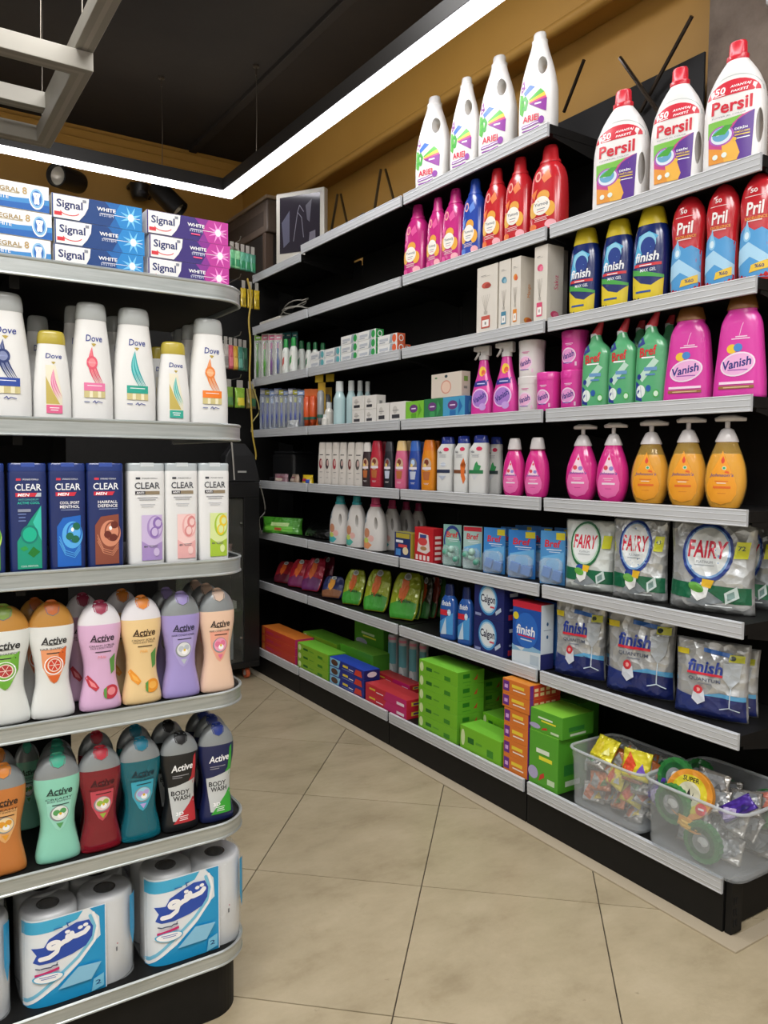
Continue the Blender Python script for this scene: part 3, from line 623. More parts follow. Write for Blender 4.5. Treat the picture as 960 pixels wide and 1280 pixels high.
# --- shelf 3: upright rectangular shampoos
CT = [(0, .86, .8, 4), (.015, .93, .95, 5), (.05, .95, 1, 5), (.9, 1, 1, 5), (.925, .98, .97, 5)]
CC = [(.925, .97, .96, 5), (.93, .985, .98, 5), (.985, .99, .98, 5), (1, .95, .9, 5)]
def clear(w, d, h, kind):
    men = kind in ('teal', 'blue', 'brown', 'greenedge'); body = '#1f2f66' if men else '#e4e5e4'; ink = '#f4f6fa' if men else '#3c3f48'
    s = ring_secs(CT, w, d, h)
    ops = [R(-.62, .845, -.38, .865, '#d83a50' if men else '#333740'), T('UPGRADED FORMULA', .12, .855, .014, ink, .84, 0), T('CLEAR', 0, .785, .062, ink, 1.36, 1)]
    if men: ops += [P([(-.66, .70), (.34, .70), (.46, .735), (-.66, .735)], '#d22f45'), T('MEN', -.25, .717, .027, '#ffffff', .62, 2, .2)]
    else: ops += [R(-.66, .70, .66, .732, '#8f8067'), R(-.66, .70, -.12, .732, '#3a3a40'), T('ANTI', -.39, .716, .02, '#ffffff', .4, 1)]+bars(0, .665, 1.1, 2, '#8a8d96', .02, .006)+bars(0, .60, .8, 2, '#a8aab2', .02, .005)
    if kind == 'teal':
        ops += [P([(.34, .70), (.66, .70), (.66, .735), (.46, .735)], '#b9c4cf'), T('ANTI DANDRUFF', 0, .675, .016, '#5cc6b5', 1.05, 0), T('ACTIVE COOL', 0, .645, .022, '#39d0b4', 1.15, 1), R(-.56, .565, .1, .59, '#8e96aa')]+bars(-.35, .54, .42, 3, '#6f83bb', .03, .01)
        ops += [P([(-.62, .05), (.64, .05), (.64, .62), (.1, .5), (-.62, .30)], '#159a7c'), P([(.64, .62), (.2, .47), (.64, .3)], '#3cc6b0'), E(.02, .36, .46, .085, '#0f7f72'), E(.02, .36, .36, .066, '#14b894'), P([(-.1, .19), (.2, .25), (.55, .2), (.2, .15)], '#1c7a2c'), P([(-.5, .24), (-.2, .26), (-.05, .23), (-.3, .21)], '#2fa04a'), T('COOL MENTHOL', 0, .075, .016, '#e6fff6', .9, 0)]
    elif men:
        a, b, c_, t1, t2 = {'blue': ('#1a66c4', '#58b0ee', '#1c6b50', 'COOL SPORT', 'MENTHOL'), 'brown': ('#8c4a38', '#d78f70', '#6b2c22', 'HAIRFALL', 'DEFENCE'), 'greenedge': ('#4fae3a', '#b8e060', '#1d7a3c', '', '')}[kind]
        if t1: ops += [T(t1, .08, .638, .026, '#ffffff', 1.05, 1), T(t2, .08, .602, .028, '#ffffff', 1.05, 1)]+bars(.1, .57, 1.0, 1, '#9fb0d8')
        ops += [P([(-.62, .05), (.66, .05), (.66, .52), (-.3, .5), (-.62, .42)], a), E(.2, .34, .56, .125, b), E(.3, .36, .42, .095, a), E(.3, .36, .34, .078, b), E(.42, .42, .2, .035, c_, rot=20), E(.05, .33, .2, .035, c_, rot=-30), E(.35, .30, .22, .035, c_), E(.2, .39, .08, .02, '#ffffff')]+[S([(-.5, .33-.03*k), (-.2, .2-.02*k), (.3, .17-.02*k), (.6, .24-.02*k)], .006, b) for k in range(3)]
    else:
        a, b, c_ = {'purple': ('#a98fc8', '#cdbbe0', '#8d6fb5'), 'pink': ('#eab0ae', '#f4cfcb', '#d98a8a'), 'lime': ('#a8c83c', '#d8e6a0', '#e8c92c')}[kind]
        ops += [R(-.34, .06, .78, .50, b), P([(-.34, .06), (.78, .06), (.78, .24), (.2, .19), (-.34, .25)], a), E(.38, .38, .44, .115, a), E(.42, .39, .36, .095, b), E(.52, .42, .26, .06, c_), E(.34, .33, .24, .055, c_), E(.36, .335, .17, .04, b), E(.55, .42, .16, .035, b), T('48H', -.14, .195, .02, '#555a60', .2, 1)]+bars(.28, .2, .5, 2, '#6a6a70', .014, .004)+[E(.45, .14, .16, .04, b)]
    return [('bottle', loft(s, mat(body, .3, coat=.3), seg=44), []), ('cap', loft(ring_secs(CC, w, d, h), mat('#243a7c' if men else '#b3bcc0', .25, coat=.3), 6, 44), [('lid_notch', boxme(-w*.18, w*.18, -d*.5, -d*.3, h*.965, h*1.004, mat('#3a55a8' if men else '#cfd6d9', .3), .001), [])]), ('front_label', art_on(s, w, h, ops), [])]
gcl = 'flat-topped shampoo bottles on the third shelf'
for pl, pr, kind, lab in ((-42, 6, 'greenedge', 'navy and green shampoo bottle cut off by the left edge of the photo'), (10, 58, 'teal', 'navy men\'s shampoo bottle with a teal lower half'), (60, 106, 'blue', 'navy men\'s shampoo bottle with bright blue water and mint print'), (107, 153, 'brown', 'navy men\'s shampoo bottle with copper-brown print'),
    (158, 204, 'purple', 'white shampoo bottle with lilac print'), (204.5, 245, 'pink', 'white shampoo bottle with pale pink print'), (246, 284, 'lime', 'white shampoo bottle with lime slice print')):
    p, w, d, h = left(3, pl, pr, 579, .5, .022); put(clear(w, d, h, kind), 'shampoo_bottle', lab, 'shampoo bottle', p, 0, gcl)
# --- shelves 4 and 5: waisted bottles with round silver heads
AT = [(0, .86, .8, 2.6), (.012, .95, .94, 2.8), (.05, .97, 1, 2.8), (.14, .90, .96, 2.6), (.33, .74, .88, 2.4), (.40, .74, .88, 2.4), (.55, .86, .93, 2.4), (.68, .98, .97, 2.4), (.76, 1, .97, 2.4), (.80, .985, .95, 2.4)]
AC = [(.795, .99, .955, 2.4), (.83, .96, .93, 2.3), (.88, .86, .86, 2.2), (.93, .70, .74, 2.1), (.965, .52, .58, 2), (.985, .34, .4, 2), (.995, .16, .2, 2)]
def active(w, d, h, body, cap, tab, ink, lines, pic, clearb=False, ink2=None):
    s = ring_secs(AT, w, d, h); cs = ring_secs(AC, w, d, h); ink2 = ink2 or ink
    ops = [P([(-.55, .60), (.55, .60), (.48, .45), (.18, .33), (0, .30), (-.18, .33), (-.48, .45)], pic[0])] if pic[0] else []
    ops += [T('Active', .02, .675, .065, ink, 1.12, 2, .18), S([(-.5, .652), (-.1, .638), (.35, .642)], .006, ink)]
    for i, l in enumerate(lines): ops.append(T(l, 0, .605-.022*i, .017 if i else .019, ink2, 1.15-.15*i, 0))
    ops += [R(-.3, .57-.02*len(lines)+.012, .42, .575-.02*len(lines)+.016, ink2)]
    fl = pic[1]
    if pic[3] == 'round':
        ops += [E(0, .465, .40, .075, '#8f9598'), E(.02, .468, .35, .066, fl), E(-.12, .475, .15, .028, pic[2]), E(.16, .485, .14, .026, pic[2]), E(.06, .445, .15, .026, '#ffffff'), E(.05, .462, .06, .013, '#e8c33a'), P([(-.14, .375), (.18, .375), (.02, .325)], pic[2])]
    elif pic[3] == 'slice':
        ops += [P([(.2, .56), (.55, .62), (.5, .46), (.3, .42)], pic[2]), E(0, .46, .42, .08, '#ffffff'), E(0, .462, .37, .072, pic[2]), E(.02, .464, .3, .058, '#f6e2d2'), E(.02, .464, .25, .049, fl)]+[S([(.02, .464), (.02+.22*math.cos(t), .464+.043*math.sin(t))], .005, '#f6e2d2') for t in [k*PI/3 for k in range(6)]]+[P([(-.26, .375), (.28, .375), (.1, .315), (-.05, .315)], pic[2])]
    elif pic[3] == 'berry':
        ops += [P([(.35, .47), (.62, .52), (.6, .36), (.42, .33)], '#5f9a4a'), P([(-.72, .31), (-.62, .34), (-.3, .27), (-.14, .22), (-.3, .19), (-.6, .24)], fl), P([(-.6, .30), (-.35, .26), (-.25, .22), (-.5, .24)], pic[2]), E(.38, .17, .36, .062, fl, rot=30), E(.42, .175, .2, .035, pic[2], rot=30), P([(.05, .20), (.2, .22), (.18, .11), (.06, .13)], '#5f9a4a'), T('Milk', 0, .50, .025, pic[2], .4, 0, .2)]
    elif pic[3] == 'men': pass
    if pic[3] == 'men':
        ops = [P([(-.78, .72), (.74, .78), (.74, .08), (-.5, .08), (-.62, .3)], body), T('Active', .0, .66, .07, '#f2f2f2', 1.15, 2, .18, 3), P([(.62, .75), (.74, .78), (.74, .45), (.1, .44), (.5, .55)], fl), R(-.5, .575, .35, .583, '#9a9aa0'), R(-.5, .555, 0, .562, '#9a9aa0'),
               P([(-.68, .46), (.7, .52), (.68, .30), (.1, .10), (-.5, .12)], '#c9cdcc'), T('BODY', -.08, .40, .05, '#202226', .95, 2), T('WASH', -.02, .345, .05, '#202226', .9, 2), P([(-.48, .09), (.7, .09), (.7, .36), (.35, .27), (0, .2)], fl), T('3D', -.15, .19, .035, '#ffffff', .4, 2)]+bars(.05, .155, .5, 3, '#ffffff', .018, .006)
    tabart = [E(0, .955, .34, .06, tab), P([(-.36, .965), (.36, .965), (.3, .915), (0, .885), (-.3, .915)], tab), S([(-.3, .955), (-.22, .905), (0, .886), (.22, .905), (.3, .955)], .006, '#6f7374' if cap != '#e9e6ea' else '#c9b8c4')]
    bm_ = mat(body, .12, trans=.55, coat=.3) if clearb else mat(body, .32, coat=.3)
    return [('bottle', loft(s, bm_), []), ('cap', loft(cs, mat(cap, .28, .35 if cap[1] in '9a' and cap != '#e9e6ea' else 0, coat=.3), 14), [('flip_tab', art_on(cs, w, h, tabart), [])]), ('front_label', art_on(s, w, h, ops), [])]
G4 = 'waisted shampoo and scrub bottles on the fourth shelf'; SIL = '#9aa0a2'; GOLD = '#c08a3e'; PEARL = '#e9e6ea'
spec4 = [(-32, 38, 756, '#e2e5e0', GOLD, '#7d9a3a', '#2c2c2c', ['HAIR SHAMPOO'], ('#8cc65a', '#b83a3a', '#6fb23a', 'slice'), 'white waisted shampoo bottle with green watermelon print, gold head, at the left edge'),
    (36, 93, 751, '#e4e6e2', GOLD, '#c96a2c', '#2c2c2c', ['HAIR SHAMPOO'], ('#f0a070', '#d8402c', '#e0672c', 'slice'), 'white waisted shampoo bottle with grapefruit print and gold head'),
    (97, 151, 751, '#dfb4d6', PEARL, '#a0304e', '#3a2a38', ['CREAMY SCRUB', 'FACE & BODY WASH'], (None, '#c23444', '#e88a90', 'berry'), 'pink waisted scrub bottle with strawberries and a red flip tab'),
    (151, 201, 745, '#efcf96', PEARL, '#e58a32', '#4a3420', ['CREAMY SCRUB', 'FACE & BODY WASH'], (None, '#ee9a2e', '#f6b552', 'berry'), 'peach-yellow waisted scrub bottle with apricots and an orange flip tab'),
    (201, 249, 740, '#a597d2', SIL, '#a597d2', '#33304a', ['HAIR CONDITIONER'], ('#b3a6dc', '#e4e6e6', '#c3cad2', 'round'), 'lilac waisted conditioner bottle with white blossom print'),
    (249, 292, 736, '#ecc9ae', SIL, '#d9bda8', '#3c302c', ['HAIR CONDITIONER'], ('#f0a890', '#f2a0bc', '#e8789a', 'round'), 'cream waisted conditioner bottle with pink flowers, rightmost on the fourth shelf')]
for pl, pr, yt, b, c_, t, ink, ln, pic, lab in spec4:
    p, w, d, h = left(4, pl, pr, yt, .55, .03); put(active(w, d, h, b, c_, t, ink, ln, pic), 'shampoo_bottle' if 'shampoo' in lab else 'scrub_bottle' if 'scrub' in lab else 'conditioner_bottle', lab, 'bottle', p, 0, G4)
for (pl, pr, yt, off, i, lab) in ((22, 66, 748, .13, 1, 'gold-headed bottle standing behind the grapefruit shampoo'), (80, 126, 742, .13, 2, 'pearl-headed pink bottle standing behind the strawberry scrub'), (130, 174, 737, .13, 3, 'pearl-headed peach bottle standing behind the apricot scrub'),
    (186, 228, 735, .13, 4, 'silver-headed lilac bottle standing behind the blossom conditioner'), (236, 277, 730, .12, 5, 'silver-headed cream bottle standing just behind the pink-flower conditioner'), (224, 262, 726, .21, 5, 'silver-headed cream bottle furthest back behind the pink-flower conditioner')):
    q = spec4[i]; p, w, d, h = left(4, pl, pr, yt, .55, off); put(active(w, d, h, q[3], q[4], q[5], q[6], q[7], q[8]), 'waisted_bottle', lab, 'bottle', p, 0, G4)
G5 = 'shower gel bottles on the fifth shelf'
spec5 = [(-26, 33, 954, '#c77a3a', SIL, '#e08a35', '#3a2618', ['CREAMY', 'BODY SHAMPOO'], ('#e8b070', '#f0d8a8', '#e8a030', 'round'), 'orange shower gel bottle at the left edge of the fifth shelf', 0),
    (42, 100, 941, '#8fd6bd', SIL, '#45b596', '#23423a', ['CREAMY', 'BODY SHAMPOO'], ('#a0e0cc', '#e8f2ea', '#5aa860', 'round'), 'mint green shower gel bottle with aloe print, frontmost of its row', 0),
    (98, 151, 932, '#b02438', SIL, '#c03040', '#3c0f18', ['BODY SHAMPOO'], ('#c84a58', '#f0d0cc', '#a0c048', 'round'), 'red see-through shower gel bottle with blossom print, frontmost of its row', 1),
    (149, 200, 921, '#1c8c9e', SIL, '#187a94', '#0a2c38', ['BODY SHAMPOO'], ('#3aa8c0', '#9ad4e4', '#b8a8e0', 'round'), 'teal see-through shower gel bottle, frontmost of its row', 1),
    (200, 247, 914, '#191a1c', SIL, '#141416', '#ffffff', [], (None, '#c03038', '#fff', 'men'), 'black body wash bottle with a red and grey label, frontmost of its row', 0),
    (248, 291, 903, '#1b2350', SIL, '#243a8c', '#ffffff', [], (None, '#3aa838', '#fff', 'men'), 'navy body wash bottle with a green and grey label, frontmost of its row', 0)]
for q in spec5:
    p, w, d, h = left(5, *q[:3], .55, .03); put(active(w, d, h, *q[3:9], clearb=q[10]), 'shower_gel_bottle' if q[8][3] != 'men' else 'body_wash_bottle', q[9], 'bottle', p, 0, G5)
for (pl, pr, yt, off, i, lab) in ((46, 96, 931, .12, 1, 'mint green bottle, second in the row behind the aloe one'), (50, 92, 924, .21, 1, 'mint green bottle, third in the row behind the aloe one'), (18, 50, 928, .24, 1, 'mint green bottle deep in the shelf between the orange and the mint bottles'),
    (98, 142, 914, .13, 2, 'silver-headed red bottle behind the red see-through one'), (146, 190, 906, .13, 3, 'silver-headed teal bottle behind the teal see-through one'), (188, 230, 900, .13, 4, 'silver-headed black bottle behind the red-labelled body wash'),
    (243, 283, 893, .11, 5, 'navy bottle, second in the row behind the green-labelled body wash'), (232, 272, 888, .19, 5, 'navy bottle, third in the row behind the green-labelled body wash'), (-24, 22, 936, .12, 0, 'orange bottle standing behind the orange shower gel')):
    q = spec5[i]; p, w, d, h = left(5, pl, pr, yt, .55, off); put(active(w, d, h, *q[3:9], clearb=q[10]), 'shower_gel_bottle', lab, 'bottle', p, 0, G5)
# --- shelf 6: wrapped toilet-roll packs (2 x 2 rolls of twice the height)
M_TP = mat('#dfe1e2', .38, coat=.5); M_CORE = mat('#3a332c', .8); M_WRAP = mat('#dfe5e8', .2, coat=.8, alpha=.16)
def tissue(w, d, h):
    r = w/4; bm = bmesh.new(); sec = lambda cx, cy: None
    out = []
    for cx in (-r, r):
        for cy in (-d/2+r, d/2-r):
            b = bmesh.new(); seg = 40; hh = h*.985
            prof = [(0, r*.96), (.004, r*.985), (hh-.012, r*.985), (hh-.003, r*.93), (hh, r*.86), (hh-.003, r*.41), (hh-.02, r*.345), (hh-.05, r*.32)]
            rg = [[b.verts.new((cx+rr*math.cos(2*PI*k/seg), cy+rr*math.sin(2*PI*k/seg), z)) for k in range(seg)] for z, rr in prof]
            for i in range(len(rg)-1):
                for k in range(seg): b.faces.new((rg[i][k], rg[i][(k+1) % seg], rg[i+1][(k+1) % seg], rg[i+1][k]))
            b.faces.new(rg[0][::-1]); rl = newmesh(b, 'roll', M_TP, True, 50)
            b = bmesh.new(); cp = [(hh-.0025, r*.40), (hh-.0035, r*.33), (hh-.046, r*.30)]; cg = [[b.verts.new((cx+rr*math.cos(2*PI*k/24), cy+rr*math.sin(2*PI*k/24), z)) for k in range(24)] for z, rr in cp]
            for i_ in range(2):
                for k in range(24): b.faces.new((cg[i_][k], cg[i_][(k+1) % 24], cg[i_+1][(k+1) % 24], cg[i_+1][k]))
            b.faces.new(cg[2])
            out.append(('toilet_roll', rl, [('roll_core', newmesh(b, 'c', M_CORE), [])]))
    wsec = [(0.001, w/2*1.004, d/2*1.004, 5), (h*.93, w/2*1.004, d/2*1.004, 5), (h*.985, w/2*.985, d/2*.985, 5), (h*1.0, w/2*.93, d/2*.9, 5)]
    B1, B2, B3 = '#1f9ad0', '#45b4de', '#7ec9e6'
    ops = [R(-.98, .0, .40, .99, '#eef3f5'), P([(-.98, .97), (.0, .98), (-.1, .90), (-.5, .84), (-.98, .83)], B2), P([(-.98, .0), (.36, .0), (.36, .66), (.22, .60), (-.05, .40), (-.45, .20), (-.98, .03)], B1), P([(.12, .98), (.38, .98), (.38, .0), (.30, .0), (.30, .62), (.28, .86)], B1),
           S([(-.96, .07), (-.5, .28), (-.1, .46), (.14, .62), (.20, .76), (.12, .90)], .035, B3), S([(-.96, .03), (-.45, .23), (-.05, .43), (.19, .60), (.25, .76), (.18, .92)], .03, '#ffffff')]
    ops += [P([(-.74, .49), (-.5, .49), (-.2, .52), (.04, .57), (.15, .66), (.17, .77), (.10, .86), (-.12, .87), (-.36, .82), (-.58, .76), (-.66, .68), (-.86, .68), (-.78, .6), (-.84, .52)], '#2a4fb0')]
    lam = [S([(.08, .765), (.02, .73), (-.12, .715), (-.19, .72), (-.20, .76)], .056, '#ffffff'), E(-.05, .80, .045, .02, '#ffffff'), E(.04, .815, .045, .02, '#ffffff'), S([(-.19, .72), (-.28, .695), (-.34, .69)], .056, '#ffffff'), S([(-.27, .70), (-.27, .745)], .052, '#ffffff'), E(-.27, .795, .045, .02, '#ffffff'),
           S([(-.34, .69), (-.42, .665), (-.50, .66)], .056, '#ffffff'), S([(-.5+.09*math.cos(t), .685+.034*math.sin(t)) for t in [2*PI*k/10 for k in range(11)]], .048, '#ffffff'), S([(-.42, .67), (-.46, .60), (-.58, .56), (-.72, .555)], .052, '#ffffff')]
    ops += lam+[R(-.5, .86, -.35, .872, '#2a6fb0'), S([(-.28, .90), (-.26, .86)], .012, '#1f5fa8'), S([(-.27, .895), (-.22, .9)], .012, '#1f5fa8'),
                S([(-.45, .455), (-.52, .46), (-.56, .445), (-.66, .45), (-.72, .445)], .014, '#44506a'), S([(-.47, .455), (-.45, .48)], .01, '#44506a'), S([(-.80, .455), (-.74, .445)], .014, '#44506a'), P([(-.82, .36), (-.42, .40), (-.42, .43), (-.82, .39)], '#d0246c'), E(-.6, .33, .26, .055, B2), E(-.6, .33, .235, .047, '#ffffff')]+bars(-.6, .345, .3, 2, '#2a4fb0', .02, .007)
    ops += [P([(-.45, .17), (.12, .17), (.30, .34), (-.10, .36)], '#8fcbe8'), P([(.16, .16), (.34, .2), (.34, .05), (.12, .02)], B3), T('2', .24, .11, .05, '#16457c', .1, 1), P([(-.02, .0), (.34, .0), (.34, -.0), (-.02, .0)], B1), R(.84, .55, .97, .98, B1), P([(.84, .55), (.97, .55), (.9, .38)], B1), R(.58, .48, .60, .495, '#b04050'), R(.56, .40, .59, .45, '#666a70')]
    out.append(('wrapper_print', ART(ops, w, h*.97, on(wsec), PRINT, step=w/26, e0=.0035, de=.0002), []))
    sideop = [P([(-1, .0), (.2, .0), (.9, .3), (1, .55), (1, .98), (.5, .98), (.3, .6), (-.3, .3), (-1, .2)], B1)]
    b = bmesh.new(); loft_bm(b, [(0.001, w/2*1.004, d/2*1.004, 5, 0), (h*.93, w/2*1.004, d/2*1.004, 5, 0), (h*.985, w/2*.985, d/2*.985, 5, 0), (h*1.0, w/2*.93, d/2*.9, 5, 0)], 60)
    for v in b.verts: v.co += Vector((noise.noise(v.co*38), noise.noise(v.co*38+Vector((9, 0, 0))), noise.noise(v.co*30)*(v.co.z > h*.9)))*.0022
    out.append(('clear_wrapper', newmesh(b, 'wr', M_WRAP, True, 60), []))
    return out
for pl, pr, yt, lab in ((-122, 15, 1118, 'pack of toilet rolls cut off by the left edge of the photo'), (18, 165, 1086, 'wrapped pack of toilet rolls with blue lettering, middle of three'), (167, 295, 1049, 'wrapped pack of toilet rolls with blue lettering, at the rounded end of the bottom shelf')):
    p, w, d, h = left(6, pl, pr, yt, .8, .035); w *= .94; p.x -= w*.02; d = w*.98 if d > .3 else d
    hh = (row_z({1118: 1178, 1086: 1147, 1049: 1096}[yt], p.x-w/2+.02, LY+.045)-p.z)
    put(tissue(w, d, min(hh, .30)), 'toilet_roll_pack', lab, 'toilet roll pack', p, 0, 'toilet roll packs on the bottom shelf of the round-ended display')
# ================================================================== PRODUCTS: LONG WALL SHELVING
def rput(t, name, label, cat, p, rot=0, group=None, **k): return put(t, name, label, cat, p, RR+rot, group, **k)
# --- row 1: white handled detergent bottles without caps
def handled(w, d, h, ops, capc, caph=.13, hole=(.38, .62, .20, .075, .15), body='#e6e5e1', shape=None, cols=None, collar=None):
    tab = shape or [(0, .82, .85, 3.2), (.02, .95, .98, 3.2), (.2, 1, 1, 3), (.42, .98, .97, 2.8), (.58, .86, .88, 2.6), (.72, .68, .76, 2.4), (.82, .48, .62, 2.2), (.87, .38, .52, 2.1)]
    s = ring_secs(tab, w, d, h); me = loft(s, mat(body, .32, coat=.3), 30, 44)
    if hole: me = cut_hole(me, hole[0]*w/2, hole[1]*h, hole[2]*w/2, hole[3]*h, d, hole[4])
    z0 = tab[-1][0]; cw = tab[-1][1]
    cs = [(z0-.004, cw*.98, tab[-1][2]*.98, 2.1), (z0+.01, cw*1.02, tab[-1][2]*1.02, 2.1), (z0+(1-z0)*.25, cw*1.02, tab[-1][2]*1.02, 2.1), (z0+(1-z0)*.32, cw*.84, tab[-1][2]*.84, 2.1), (.985, cw*.8, tab[-1][2]*.8, 2.1), (1, cw*.7, tab[-1][2]*.7, 2.1)]
    return [('bottle', me, []), ('cap', loft(ring_secs(cs, w, d, h), mat(capc, .3, coat=.3), 0, 32), []), ('front_label', art_on(s, w, h, ops), [])]
def det_white(w, d, h):
    o = [P([(-.80, .52), (-.62, .57), (-.5, .48), (-.74, .44)], '#7d2c86'), P([(-.60, .44), (-.25, .50), (.05, .47), (-.5, .40)], '#3f6fc4'), P([(-.84, .44), (-.62, .42), (-.5, .3), (-.62, .22), (-.84, .26)], '#5fb54a'), S([(-.66, .36), (-.5, .39), (-.38, .35), (-.46, .28), (-.6, .3)], .03, '#4aa84a'),
         P([(-.3, .36), (.35, .44), (.55, .40), (.62, .36), (-.15, .335)], '#58b44a'), P([(-.3, .345), (.55, .40), (.64, .35), (-.12, .325)], '#f0c440'), P([(-.3, .33), (.62, .365), (.68, .33), (-.1, .31)], '#e8507a'), P([(-.25, .32), (.68, .345), (.66, .22), (.45, .24), (.1, .28)], '#8a2f96'), R(.05, .30, .4, .315, '#f2e6f2'),
         T('ARIEL', -.10, .185, .06, '#d82848', 1.0, 2), S([(-.6, .115), (-.2, .12), (.35, .14)], .028, '#8a3aa0'), S([(-.6, .115), (-.2, .12), (.33, .14)], .008, '#ffffff'), E(.42, .148, .15, .035, '#8a3aa0'), S([(-.6, .075), (-.1, .078), (.3, .095)], .012, '#8a3aa0')]
    tab = [(0, .84, .85, 3.2), (.02, .95, .98, 3.2), (.2, 1, 1, 3), (.42, .99, .97, 2.8), (.60, .84, .88, 2.5), (.75, .62, .76, 2.3), (.86, .44, .62, 2.1), (.90, .40, .56, 2.0)]
    return handled(w, d, h, o, '#dedcd6', hole=(.36, .66, .23, .085, .12), shape=tab)
g = 'capless white detergent bottles on the highest shelf'
for i, (pl, pr, yt) in enumerate(((519, 566, 122), (562, 603, 98), (597, 649, 71), (647, 700, 42))):
    p, w, d, h = right(1, pl, pr, yt, .55, .02, rot=.35, zmid=.15); rput(det_white(w, d, h), 'detergent_bottle', 'white handled detergent bottle with rainbow label, %s on the highest shelf' % ordn(i, 4), 'detergent bottle', p, .35, g)
# --- row 2, near bay: big white bottles with red caps
def det_red(w, d, h):
    R1 = '#d21f35'; arc = [(.86*math.cos(t), .575+.115*math.sin(t)) for t in [PI*i/14 for i in range(15)]]
    o = [P(arc, R1), T('50', -.42, .62, .055, '#ffffff', .36, 2, .1), R(-.6, .582, -.25, .588, '#ffffff'), T('AVANTAJ', .24, .632, .024, '#ffffff', .66, 2, .2), T('PAKETİ', .22, .600, .024, '#ffffff', .56, 2, .2), T('Persil', -.02, .495, .10, '#d01c32', 1.32, 2), T('POWER JEL COLOR', -.1, .420, .014, '#7a8088', 1.1, 0),
         P([(-.78, .395), (-.2, .39), (.4, .405), (.72, .425), (.66, .07), (-.72, .07)], '#c9468a'), P([(-.78, .395), (-.2, .395), (.35, .405), (-.1, .33), (-.77, .27)], '#7cc04a'), P([(.72, .425), (.2, .37), (-.1, .28), (.1, .12), (.25, .07), (.66, .07)], '#5a2f92'), P([(-.74, .20), (-.3, .17), (.1, .14), (.05, .07), (-.72, .07)], '#e89a3a'), P([(-.3, .2), (.1, .25), (.3, .12), (.2, .07), (-.2, .07)], '#f2b84a'),
         E(-.32, .275, .42, .075, '#b05ab8'), E(-.32, .275, .35, .063, '#dfe9f2'), E(-.34, .285, .28, .05, '#6aa8cc'), P([(-.66, .29), (-.2, .35), (.05, .345), (-.2, .28)], '#4aa63a'), T('DERİN', .32, .305, .022, '#ffffff', .4, 2), T('TEMİZLEME', .34, .278, .018, '#f2d24a', .52, 1), R(.12, .25, .6, .258, '#f2d24a'), R(.2, .225, .6, .232, '#ffffff'), E(.12, .228, .07, .014, '#e8c040'), E(-.5, .12, .09, .02, '#e6f0e8'), E(-.2, .125, .09, .02, '#e6f0e8')]
    tab = [(0, .9, .9, 4), (.015, .97, .98, 4), (.1, 1, 1, 3.6), (.45, 1, 1, 3.2), (.60, .93, .96, 2.8), (.72, .74, .84, 2.4), (.81, .50, .66, 2.2), (.855, .36, .52, 2)]
    t = handled(w, d, h, o, '#cf2233', hole=(.86, .30, .10, .13, 0), shape=tab, body='#ebe9e6')
    s = ring_secs(tab, w, d, h); ln = [(.92*math.cos(t_), .575+.15*math.sin(t_)) for t_ in [PI*i/14 for i in range(15)]]
    t.append(('moulded_arch', art_on(s, w, h, [S(ln, .005, '#b8c4c0')]), [])); return t
g = 'large red-capped detergent bottles on the near bay'
for i, (pl, pr, yt) in enumerate(((740, 814, 114), (811, 884, 86), (877, 962, 53))):
    p, w, d, h = right(2, pl, pr, yt, .45, .02, rot=.3, zmid=.15); rput(det_red(w, d, h), 'detergent_bottle', 'large white detergent bottle with red cap and red arch label, %s' % ordn(i, 3), 'detergent bottle', p, .3, g)
# --- row 2, second bay: fabric softeners
def softener(w, d, h, c, c2):
    tab = [(0, .88, .9, 3), (.02, .97, 1, 3), (.3, 1, 1, 2.8), (.6, .94, .95, 2.6), (.72, .80, .85, 2.4), (.79, .58, .66, 2.2), (.81, .50, .6, 2)]
    s = ring_secs(tab, w, d, h)
    o = [E(-.3, .64, .2, .06, '#f0b0a0'), E(-.3, .64, .13, .04, c), P([(-.1, .62), (.3, .7), (.5, .6), (.1, .55)], c2), P([(-.75, .46), (-.3, .5), (-.5, .38)], c2), E(-.55, .27, .3, .09, '#e8b04a'), E(.45, .25, .28, .085, '#e8a93a'), E(.05, .4, .38, .07, '#e2a23c'), E(-.05, .3, .52, .105, '#f0ece2'), T('Yumoş', -.05, .315, .045, '#3a4250', .84, 1), R(-.3, .262, .2, .27, '#6a7080'), R(-.3, .235, .15, .241, c)]+bars(-.05, .165, .9, 3, '#f0d8d8', .018, .006)+[E(-.6, .07, .3, .04, c2), E(.5, .08, .3, .045, '#f2b0b8')]
    cs = [(.80, .58, .66, 2.2), (.83, .54, .62, 2.1), (.85, .46, .52, 2), (.97, .40, .46, 2), (1, .34, .4, 2)]
    return [('bottle', loft(s, mat(c, .25, coat=.5), 26, 36), []), ('cap', loft(ring_secs(cs, w, d, h), mat(c, .35), 0, 28), []), ('front_label', art_on(s, w, h, o), [])]
g = 'fabric softener bottles under the highest shelf'
cn = {'#c4287e': ('pink', '#e0559a'), '#2446a8': ('blue', '#5a86d8'), '#c4232c': ('red', '#e8793a')}
cols_ = ['#c4287e']*3+['#2446a8']+['#c4232c']*3
where = ['leftmost of the three pink ones', 'middle of the three pink ones', 'rightmost of the three pink ones', 'the only blue one', 'leftmost of the three red ones', 'middle of the three red ones', 'rightmost and largest of the three red ones']
for i, (pl, pr, yt) in enumerate(((506, 538, 257), (534, 560, 248), (553, 585, 237), (578, 609, 225), (604, 637, 212), (631, 668, 198), (663, 711, 183))):
    p, w, d, h = right(2, pl, pr, yt, .62, .02, rot=.15); rput(softener(w, d, h, cols_[i], cn[cols_[i]][1]), 'softener_bottle', '%s fabric softener bottle, %s' % (cn[cols_[i]][0], where[i]), 'softener bottle', p, .15, g)
